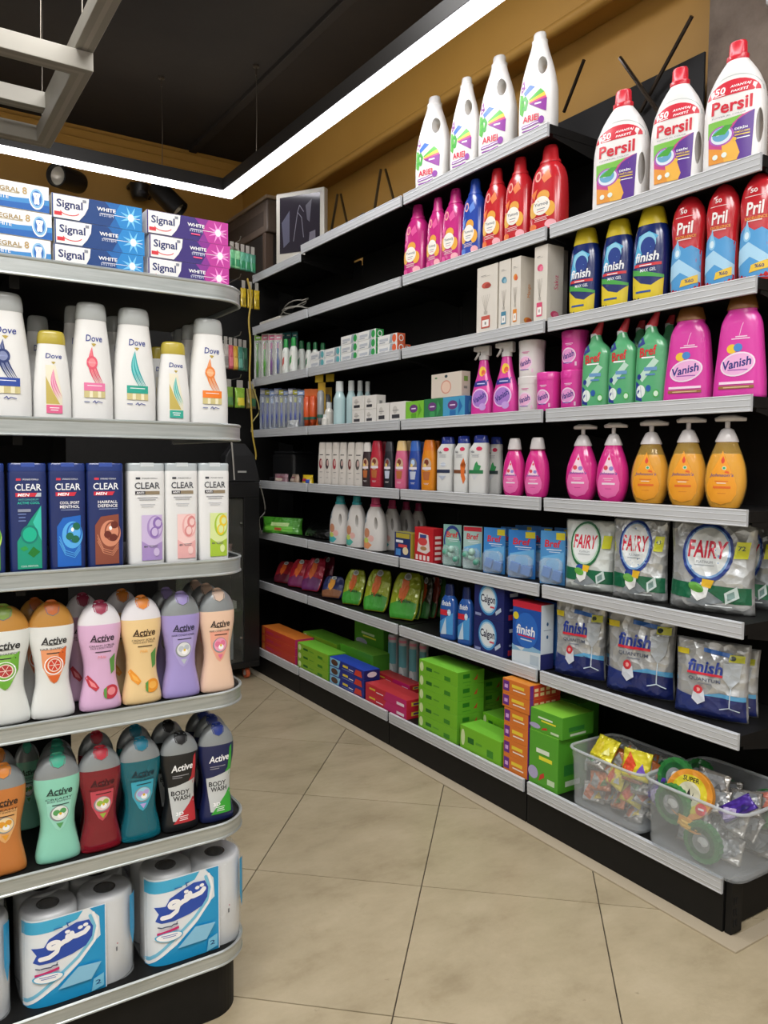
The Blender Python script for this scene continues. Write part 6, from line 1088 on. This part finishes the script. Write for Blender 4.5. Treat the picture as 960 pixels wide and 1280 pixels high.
stack(603, 640, 905, .12, lime, 2, 'bag_box', 'bright green carton set back behind the single front one', dx=.16)
org = lambda w, d, h: carton(w, d, h, dict(front='#dc7a2c', right='#c83a28', top='#d8882c'), [R(-.95, .15, -.5, .85, '#6a2a8a'), R(-.85, .35, -.6, .6, '#d8a8e0'), R(-.3, .5, .6, .72, '#f0d03a'), R(-.2, .3, .7, .38, '#f4e8d8')], [R(-.7+.37*k, .2+.33*j, -.45+.37*k, .42+.33*j, '#ecc89a') for k in range(4) for j in range(2)]+[P([(-1, 0), (-.78, 0), (-.78, 1), (-1, 1)], '#6a2a8a')])
o_ = stack(629, 659, 894, .10, org, 4, 'bag_box', 'small orange carton in the lower stack of four')
rbox(8, 628, 662, 858, .17, org, 'bag_box', '', 'carton', z=o_[2]+.0005, n=2, labels=['orange carton with red side, lower of two on the orange stack', 'orange carton with red side, upper of two on the orange stack'], group=GR, dx=.018)
g2 = lambda w, d, h: carton(w, d, h, dict(front='#56a42c', right='#4c9a28', top='#84c83c'), [R(-.5, .62, .4, .70, '#e4f0dc'), R(-.3, .50, .6, .57, '#ece43a'), E(-.7, .22, .35, .12, '#b0a8cc'), P([(-.3, .1), (.1, .2), (.05, .28), (-.2, .22)], '#c83a2c'), R(.3, .1, .8, .2, '#c8e0b8')], [R(-.6, .3, .4, .5, '#2a7a2c'), R(-.5, .1, .5, .2, '#c8d8c0')])
g3 = rbox(8, 661, 697, 925, .16, g2, 'bag_box', 'large green carton standing right of the orange stack, the lower of two', 'carton', group=GR, dx=.02)
rbox(8, 663, 703, 898, .17, g2, 'bag_box', 'green carton lying on top of the large green one', 'carton', z=g3[2]+.0005, group=GR, dx=.022)
rbox(8, 692, 722, 880, .12, biggreen, 'bag_box', 'dark green carton at the back, behind the near orange and green cartons', 'carton', group=GR, dx=.25)
# --- clear crates full of scourer packs
M_CR = bpy.data.materials.new('clear_polypropylene'); M_CR.use_nodes = True; nt = M_CR.node_tree; b = nt.nodes['Principled BSDF']; b.inputs['Base Color'].default_value = rgb('#dfe4e6'); b.inputs['Roughness'].default_value = .3
tr = nt.nodes.new('ShaderNodeBsdfTransparent'); tr.inputs[0].default_value = (.96, .97, .98, 1); mx = nt.nodes.new('ShaderNodeMixShader'); mx.inputs[0].default_value = .17
nt.links.new(tr.outputs[0], mx.inputs[1]); nt.links.new(b.outputs[0], mx.inputs[2]); nt.links.new(mx.outputs[0], nt.nodes['Material Output'].inputs[0])
M_RIM = mat('#cdd2d4', .3, coat=.3, alpha=.55)
def crate(yn, yf, xf, h, lab, depth=.30):
    w = yf-yn; bm = bmesh.new(); T0 = .0025
    prof = [(0, .93), (.006, .945), (h*.12, .952), (h*.125, .944), (h*.84, .985), (h*.845, 1.0), (h*.985, 1.01), (h, 1.015), (h, 1.0), (h*.86, .975), (.008, .93), (.004, .3)]
    loft_bm(bm, [(z, w/2*s, depth/2*s, 7, 0) for z, s in prof], 48)
    e = put([('tray', newmesh(bm, 'crate', M_CR, True, 40), [])], 'plastic_crate', lab, 'crate', (xf+depth/2, (yn+yf)/2, z8+.0075), RR)
    rim = [(math.copysign(abs(math.cos(t))**(2/7), math.cos(t))*w/2*1.02, math.copysign(abs(math.sin(t))**(2/7), math.sin(t))*depth/2*1.02, h-.004) for t in [2*PI*k/48 for k in range(48)]]
    O('rim', tubeme(rim, .0055, M_RIM, 8, True), e)
    for k in (-.45, .35): O('rib', boxme(w*k*.5-.005, w*k*.5+.005, -depth/2*1.012, -depth/2*.985, h*.70, h*.86, M_CR, .001), e)
    return e
yA0, yA1 = col_y(799, RX8-.01, z8+.1), col_y(707, RX8-.01, z8+.1)
crate(yA0, yA1, RX8-.006, .215, 'clear plastic crate of yellow and red scourer packs, left of two', .26)
yB0, yB1 = 1.30, yA0-.012
crate(yB0, yB1, RX8-.02, .225, 'clear plastic crate of round scourers and purple packs, right of two', .34)
def wrapper(c1, c2, c3, seed, w=.085, h=.072, foil=True):
    o = [P([(-.9, .1), (.2, .1), (.9, .5), (.6, .9), (-.9, .8)], c1), P([(-.5, .9), (.1, .5), (-.2, .1), (-.9, .3)], c2), P([(.1, .2), (.8, .3), (.5, .6)], c3)]
    return bag(w, .026, h, '#a8a49c' if foil else c1, o, FOIL if foil else FILM, .007, seed, 1.8)
wr_ = [wrapper('#d8c82c', '#c84a24', '#b0b4b4', 81, foil=False), wrapper('#b8bab8', '#c8662c', '#d8c03a', 82), wrapper('#b8662c', '#8a8c8a', '#4a6a2c', 83, foil=False), wrapper('#d8cc2a', '#d84a2a', '#7a5ac0', 84, .11, .10, False), wrapper('#8c9090', '#2c6a3a', '#c8c8c0', 85)]
rg = random.Random(5)
def pile(y0, y1, x0, x1, zb, n, kinds, names, grp, where, name='scourer_pack', cat='scourer pack', ht=.15):
    pts = []
    for i in range(n):                       # spread them out: each new pack goes where the others are furthest
        best = max(((x0+(x1-x0)*rg.random(), y0+(y1-y0)*rg.random(), zb+ht*rg.random()) for _ in range(60)), key=lambda c: min([(c[0]-q[0])**2+(c[1]-q[1])**2+(c[2]-q[2])**2 for q in pts] or [1]))
        pts.append(best)
    pts.sort(key=lambda c: c[2])
    for i, c in enumerate(pts):
        k = rg.randrange(len(kinds)); f = (c[1]-y0)/(y1-y0); hz = (c[2]-zb)/ht
        lab = '%s %s, %s %s' % (names[k], ['at the bottom', 'halfway up', 'on top'][min(2, int(hz*3))], ['near end of', 'middle of', 'far end of'][min(2, int(f*3))], where)
        put(kinds[k], name, lab, cat, (c[0], c[1], c[2]+.012), RR+rg.uniform(-.5, .5), grp, rx=rg.uniform(-.9, -.3), ry=rg.uniform(-.35, .35))
pile(yA0+.05, yA1-.05, RX8+.05, RX8+.20, z8, 46, wr_[:3]+[wr_[4]], ['yellow and red scourer wrapper', 'silver and orange scourer wrapper', 'orange scourer wrapper', 'silver and green scourer wrapper'], 'scourer packs in the left crate', 'the left crate')
put(wr_[3], 'scourer_pack', 'yellow scourer pack with purple flower print on top of the left crate', 'scourer pack', (RX8+.055, yA0+.075, z8+.17), RR+.2, None, rx=-.25)
put(wrapper('#e0d428', '#d8c428', '#f0ec90', 86, .11, .09, False), 'scourer_pack', 'plain yellow wrapper folded over the far rim of the left crate', 'scourer pack', (RX8+.07, yA1-.09, z8+.18), RR-.1, None, rx=-.6)
def disc(r, rim, face, ctr, jag=True, txt=False):
    bm = bmesh.new(); n = 44; t = .022; rr = [r*(1+(.05 if (i % 2 and jag) else 0)) for i in range(n)]
    top = [bm.verts.new((q*math.cos(2*PI*i/n), -t/2, q*math.sin(2*PI*i/n)+r)) for i, q in enumerate(rr)]; bot = [bm.verts.new((q*math.cos(2*PI*i/n), t/2, q*math.sin(2*PI*i/n)+r)) for i, q in enumerate(rr)]
    bm.faces.new(top[::-1]); bm.faces.new(bot)
    for i in range(n): bm.faces.new((top[i], top[(i+1) % n], bot[(i+1) % n], bot[i]))
    bmesh.ops.recalc_face_normals(bm, faces=bm.faces)
    o = [E(0, .5, .96, .48, rim), E(0, .5, .78, .39, face), E(0, .5, .5, .25, ctr)]
    if txt: o += [T('SUPER', 0, .80, .1, '#1c1c1c', .7, 2), P([(-.12, .42), (.0, .62), (.12, .42), (.2, .56), (.2, .38), (-.2, .38), (-.2, .56)], '#1c1c1c'), E(.62, .28, .24, .12, '#d82838'), T('DAEK', .62, .28, .08, '#f4f4f4', .36, 2, 0, 70) if 0 else R(.5, .26, .74, .30, '#f4f4f4')]
    else: o += [E(.1, .55, .3, .12, '#d8dcdc'), E(-.15, .42, .2, .08, '#7a7e80')]
    pr = ART(o, r*2, r*2, lambda x, z, e: (x, -t/2-e, z), FILM, e0=.0006)
    s_ = [(-t*.9, r*.3, r*.3, 2), (-t*.8, r*1.02, r*1.02, 2)]
    return [('scourer', newmesh(bm, 'disc', mat(rim, .6)), []), ('front_print', pr, [])]
dg = disc(.062, '#2c7a3a', '#1e5a30', '#8a9092'); dy = disc(.078, '#e0942c', '#dccc2a', '#d8d4b8', False, True)
purple = wrapper('#4a2a9a', '#c8b8e8', '#2c2470', 91, .13, .05, False); pink_ = wrapper('#c87a6a', '#8a8c8a', '#d8c03a', 92, .11, .07); clearp = wrapper('#9a9ea0', '#c0c4c4', '#6a6e70', 93, .12, .08); clearp2 = wrapper('#8a8e90', '#a8acac', '#54585a', 95, .10, .08)
xm = RX8+.06
pile(yB0+.07, yB1-.07, RX8+.07, RX8+.25, z8, 20, [clearp, dg, pink_, clearp2], ['clear silver scourer wrapper', 'green round scourer', 'pinkish scourer wrapper', 'grey crinkled scourer wrapper'], 'scourer packs in the right crate', 'the right crate')
put(dg, 'round_scourer', 'green zigzag-edged round scourer low against the wall of the right crate', 'scourer', (RX8+.018, yB0+.15, z8+.02), RR, None)
put(dg, 'round_scourer', 'green zigzag-edged round scourer against the far end of the right crate', 'scourer', (RX8+.03, yB1-.09, z8+.095), RR, None)
put(dg, 'round_scourer', 'green round scourer with foil centre on top of the right crate', 'scourer', (RX8+.05, yB1-.07, z8+.17), RR, None, rx=-.3)
put(dy, 'round_scourer', 'large yellow round scourer with orange rim on top of the right crate', 'scourer', (RX8+.03, yB0+.225, z8+.125), RR+.15, None, rx=-.35)
put(wrapper('#e0a02c', '#e8b83c', '#c8882c', 94, .12, .035, False), 'scourer_pack', 'orange-yellow flat pack under the large yellow scourer', 'scourer pack', (RX8+.02, yB0+.19, z8+.10), RR, None, ry=.12)
put(purple, 'scourer_pack', 'purple wrapped pack standing at the near corner of the right crate', 'scourer pack', (RX8+.09, yB0+.07, z8+.18), RR+.2, None, ry=-.7)
put(purple, 'scourer_pack', 'purple wrapped pack leaning on the far rim of the right crate', 'scourer pack', (RX8+.06, yB1-.035, z8+.16), RR, None, ry=-1.0)
put(clearp, 'scourer_pack', 'clear crinkled wrapper on top, behind the yellow scourer', 'scourer pack', (RX8+.12, yB0+.2, z8+.19), RR, None, rx=-.3)
# ================================================================== FAR END: partition, hooks, glass cabinet, things on the top shelf
single(boxme(-1.6, 2.50, 5.30, 5.33, .001, 2.715, M_BLACK), 'partition_panel', 'black partition panel closing the aisle behind the hanging goods', 'partition')
single(boxme(2.50, 2.777, 5.06, 5.33, .001, 2.715, M_BLACK), 'partition_post', 'black corner post between the partition and the wall shelving', 'post')
pb = put([('body', boxme(0, .30, 0, .85, 0, .30, mat('#1a1715', .6), .004), []), ('corner_post', boxme(-.012, .05, -.012, .03, 0, .30, mat('#4a3a2e', .6), .003), [])], 'equipment_box', 'dark equipment box on top of the partition under the brown crate', 'box', (2.31, 5.10, 2.7165))
bm = bmesh.new(); add_box(bm, 0, .34, 0, .90, 0, .22, .01)
cr = put([('body', newmesh(bm, 'c', noise_mat('brown_crate', [(.3, '#4e4238'), (.7, '#5e5146')], 6, .6)), [('recess', boxme(-.001, .001, .06, .84, .05, .15, mat('#40362e', .7)), [])]), ('lid', boxme(-.012, .352, -.012, .912, .2205, .245, mat('#8c7a64', .5), .005), [])], 'storage_crate', 'brown storage crate with a beige lid left of the framed screen', 'crate', (2.30, 5.06, 3.018))
def monitor():
    w, h = .36, .47; t = [('casing', boxme(-w/2, w/2, -.02, .03, .02, h, mat('#b8b4a8', .4), .008), []), ('screen', boxme(-w/2+.03, w/2-.03, -.0215, -.0205, .085, h-.03, mat('#2c2830', .18, coat=.5)), []), ('foot', boxme(-.09, .09, -.06, .08, 0, .019, mat('#b0ac9f', .45), .004), [])]
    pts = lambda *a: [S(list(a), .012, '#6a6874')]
    o = [P([(-.9, .55), (-.5, .75), (-.5, .2), (-.8, .1)], '#4a4a5c')]+pts((-.3, .2), (-.1, .7), (.1, .6), (.2, .25))+pts((-.1, .7), (.0, .82), (.2, .7))+[P([(.45, .1), (.8, .12), (.78, .35), (.5, .32)], '#5e5a64'), P([(.3, .8), (.6, .9), (.5, .5), (.38, .55)], '#45424e')]  # grey shapes painted as reflections on the switched-off screen
    t.append(('painted_reflection', ART(o, w-.06, h-.115, lambda x, z, e: (x, -.0218-e, z+.085), mat_=PRINT), [])); return t
put(monitor(), 'computer_monitor', 'silver-framed screen with painted grey reflections standing on the highest shelf', 'monitor', (2.33, 4.60, RZ[1]-.042+.047), RR+.55)
bm = bmesh.new(); add_tube(bm, [(0, 0, 0), (0, 0, .13), (0, 0, .16)], [.045, .045, .02], 12)
single(newmesh(bm, 'j', mat('#3a2e26', .6), True), 'dark_jug', 'small dark brown jug right behind the silver-framed screen', 'jug', (2.45, 4.02, RZ[1]+.047))
z2 = rsurf(2); ps = bmesh.new(); add_box(ps, -.03, .03, -.16, .16, 0, .035, .008)
put([('body', newmesh(ps, 'p', mat('#c8c4b8', .4)), [])]+[('socket', boxme(-.02, .02, -.13+.06*k, -.09+.06*k, .0355, .037, mat('#8a877e', .5)), []) for k in range(5)], 'power_strip', 'white power strip on the second row at the far end', 'power strip', (RXF+.06, 4.84, z2))
put([('body', boxme(-.035, .035, -.05, .05, 0, .05, mat('#d0ccc0', .4), .006), [])], 'power_adapter', 'small white adapter beside the power strip', 'adapter', (RXF+.14, 4.92, z2), .2)
cab = [(RXF+.06+.07*math.cos(t)*(.6+.4*math.sin(t*.37)), 4.52+.16*math.sin(t), z2+.012+.018*abs(math.sin(t*1.3))+.004*t) for t in [k*.42 for k in range(46)]]
single(tubeme(cab, .0035, mat('#8e8a80', .5), 6), 'coiled_cable', 'loosely coiled grey cable on the second row beside the power strip', 'cable')
def cable(pts, r, c, lab):
    P_ = [at_y(px, py, Y) for px, py, Y in pts]; out = []
    for i in range(len(P_)-1):
        for k in range(4):
            t = k/4; a = P_[max(i-1, 0)]; b = P_[i]; c_ = P_[i+1]; d = P_[min(i+2, len(P_)-1)]
            out.append(.5*((2*b)+(c_-a)*t+(2*a-5*b+4*c_-d)*t*t+(3*b-a-3*c_+d)*t**3))
    out.append(P_[-1]); single(tubeme(out, r, mat(c, .5), 6), 'hanging_cable', lab, 'cable')
cable([(309, 348, 4.91), (314, 372, 4.91), (311, 400, 4.91), (313, 430, 4.91), (312, 470, 4.91), (314, 510, 4.91), (316, 545, 4.91), (320, 570, 4.91), (316, 585, 4.91), (322, 600, 4.91)], .006, '#b59a3c', 'yellowed cable hanging down the far end of the wall shelving')
cable([(315, 480, 4.94), (324, 512, 4.94), (316, 527, 4.94), (314, 540, 4.94)], .004, '#a89c5a', 'thin yellowish cable looping out beside the sponge packs')
cable([(289, 548, 4.76), (291, 570, 4.76), (293, 600, 4.76)], .005, '#a8a49c', 'pale cable hanging down over the black speaker')
cable([(325, 606, 4.88), (330, 625, 4.88), (331, 640, 4.88), (324, 650, 4.88), (327, 668, 4.88)], .004, '#8a867c', 'grey cable dangling beside the crumpled green pack')
cable([(287, 305, 4.9), (294, 311, 4.93), (301, 314, 5.0), (306, 318, 5.29)], .004, '#8a867c', 'thin wire running from the toothpaste boxes to the green hanging bags')
def hook(x, z, y0=4.9): return tubeme([(x, 5.298, z), (x, y0+.02, z), (x, y0, z+.02)], .003, mat('#a8a49a', .3, .8), 6)
def hang(items, z, lab, cat, grp, name, hooklab):
    hk = single(hook(2.04, z+.012), 'display_hook', hooklab, 'hook', group='hooks on the black partition')
    for i, (dx, dy, w, h, d, c, c2, l) in enumerate(items):
        t = bag(w, d, h, c, [R(-.7, .12, .7, .5, c2), R(-.7, .55, .7, .72, c)], FILM, .004, 101+i)
        t.append(('hang_card', boxme(-w*.3, w*.3, -.001, .001, h, h+.05, mat('#a09c94', .4), .0003), []))
        put(t, name, l, cat, (2.04+dx, 4.93+dy, z-h-.05), .1, grp)
hang([(-.05+.042*i, .012*i, .045, .12, .025, ['#6ec08a', '#8ed09a', '#5aa888', '#4a9880', '#4a9078'][i], '#2a8a5a', 'green mesh bag on the top hook, %s' % ordn(i, 5)) for i in range(5)], 2.87, '', 'hanging bag', 'green mesh bags on the top hook', 'mesh_bag', 'top hook of the partition, carrying the green mesh bags')
hang([(.03+.052*i, .01*i, .042, .125, .018, '#c8aa1c', '#9a8418', 'yellow tool-shaped pack on the second hook, %s' % ordn(i, 3)) for i in range(3)], 2.63, '', 'hanging pack', 'yellow packs on the second hook', 'hanging_pack', 'second hook of the partition, carrying the yellow packs')
hang([(-.13+.042*i, .02*i, .042, .16, .03, ['#b0aaa4', '#c0b8b0', '#d0606c', '#d8a83c', '#4a8a78', '#3a6a50'][i], ['#d8d4d0', '#8a8680', '#e07a84', '#e8c05a', '#6aaa98', '#2a4a3a'][i], ['grey-white sponge pack, leftmost on the third hook', 'pale sponge pack beside the pink one on the third hook', 'pink sponge pack on the third hook', 'orange-yellow sponge pack on the third hook', 'teal sponge pack on the third hook', 'dark green sponge pack, rightmost on the third hook'][i]) for i in range(6)], 2.255, '', 'hanging sponge', 'sponge packs on the third hook', 'sponge_pack', 'third hook of the partition, carrying coloured sponges')
hang([(-.08+.09*i, .02*i, .075, .135, .05, ['#7aa03c', '#8cb83c', '#8a7a44'][i], ['#5a8a50', '#d8c83c', '#3a6a48'][i], ['striped green sponge block, left of three on the fourth hook', 'striped green and yellow sponge block, middle of three on the fourth hook', 'striped olive sponge block, right of three on the fourth hook'][i]) for i in range(3)], 1.975, '', 'hanging sponge', 'striped sponge blocks on the fourth hook', 'sponge_pack', 'fourth hook of the partition, carrying striped sponge blocks')
# glass-fronted black cabinet on castors
cx0, cx1, cy0, cy1 = 1.42, 2.09, 4.72, 5.20; M_CAB = mat('#131313', .35); M_GL = mat('#6a6a62', .08, coat=1, alpha=.22)
t = [('top', boxme(0, cx1-cx0, 0, cy1-cy0, 1.20, 1.30, M_CAB, .004), []), ('base', boxme(0, cx1-cx0, 0, cy1-cy0, .085, .12, M_CAB, .004), []), ('back', boxme(0.001, cx1-cx0-.001, cy1-cy0-.012, cy1-cy0-.001, .1205, 1.1995, M_CAB), [])]
t += [('post', boxme(a, a+.11, 0, .05, .1205, 1.1995, M_CAB, .003), []) for a in (0, cx1-cx0-.11)]+[('side_panel', boxme(a, a+.012, .0505, cy1-cy0-.013, .1205, 1.1995, M_CAB), []) for a in (0, cx1-cx0-.012)]
t += [('glass_door', boxme(.111, cx1-cx0-.111, .012, .017, .125, 1.195, M_GL), [('door_stud', boxme(cx1-cx0-.135, cx1-cx0-.12, .0, .011, z, z+.015, mat('#b0b0aa', .25, .9), .002), []) for z in (.28, 1.03)])]
t += [('shelf', boxme(.0125, cx1-cx0-.0125, .06, cy1-cy0-.013, z, z+.012, mat('#3c3c38', .4)), []) for z in (.45, .80)]
cbn = put(t, 'glass_cabinet', 'black glass-fronted cabinet on castors at the far end of the aisle', 'cabinet', (cx0, cy0, 0))
for (x, y) in ((.60, .06), (.06, .06), (.60, .42), (.06, .42)):
    bm = bmesh.new(); add_tube(bm, [(x-.012, y, .036), (x+.012, y, .036)], .035, 18); o = O('castor', newmesh(bm, 'w', mat('#c8603a', .5), True, 40), cbn)
    bm = bmesh.new(); add_tube(bm, [(x-.014, y, .036), (x+.014, y, .036)], .018, 14); O('castor_hub', newmesh(bm, 'w', mat('#c8c8c4', .4), True, 40), o); O('castor_fork', boxme(x-.018, x+.018, y-.01, y+.01, .06, .0845, mat('#222', .5)), o)
put(carton(.10, .08, .22, dict(front='#a8b0b0', right='#8a9090'), [R(-.6, .1, .2, .9, '#c4cccc'), P([(-.9, .2), (.6, .35), (-.7, .42)], '#b05048')]), 'cabinet_carton', 'grey and white carton on the floor of the glass cabinet', 'carton', (1.90, 4.87, .1205))
put(carton(.22, .06, .05, '#b8bcb0', [R(-.8, .3, .8, .6, '#8a908a')]), 'cabinet_carton', 'pale flat carton on the lower shelf of the glass cabinet', 'carton', (1.86, 4.85, .4625))
put(bag(.10, .03, .08, '#a07a70', [R(-.5, .2, .6, .7, '#c8a89c')], FILM, .006, 121), 'small_pouch', 'pinkish pouch on the upper shelf of the glass cabinet', 'pouch', (1.90, 4.84, .8125))
bm = bmesh.new(); v = [(-.13, 0, 0), (.13, 0, 0), (.13, .14, 0), (-.13, .14, 0), (-.10, .02, .17), (.10, .02, .17), (.10, .12, .17), (-.10, .12, .17), (-.04, .04, .25), (.04, .04, .25), (.04, .10, .25), (-.04, .10, .25)]
v = [bm.verts.new(p) for p in v]
for a in (0, 4):
    for k in range(4): bm.faces.new((v[a+k], v[a+(k+1) % 4], v[a+4+(k+1) % 4], v[a+4+k]))
bm.faces.new(v[3::-1]); bm.faces.new(v[8:]); bmesh.ops.recalc_face_normals(bm, faces=bm.faces); bmesh.ops.bevel(bm, geom=bm.edges[:], offset=.006, segments=1, affect='EDGES')
put([('body', newmesh(bm, 's', mat('#0e0e0f', .5)), []), ('name_plate', boxme(-.03, .03, -.002, .0, .06, .072, mat('#a8a8a4', .4)), [])], 'black_machine', 'angular black machine standing on the glass cabinet', 'machine', (1.99, 4.77, 1.3005))
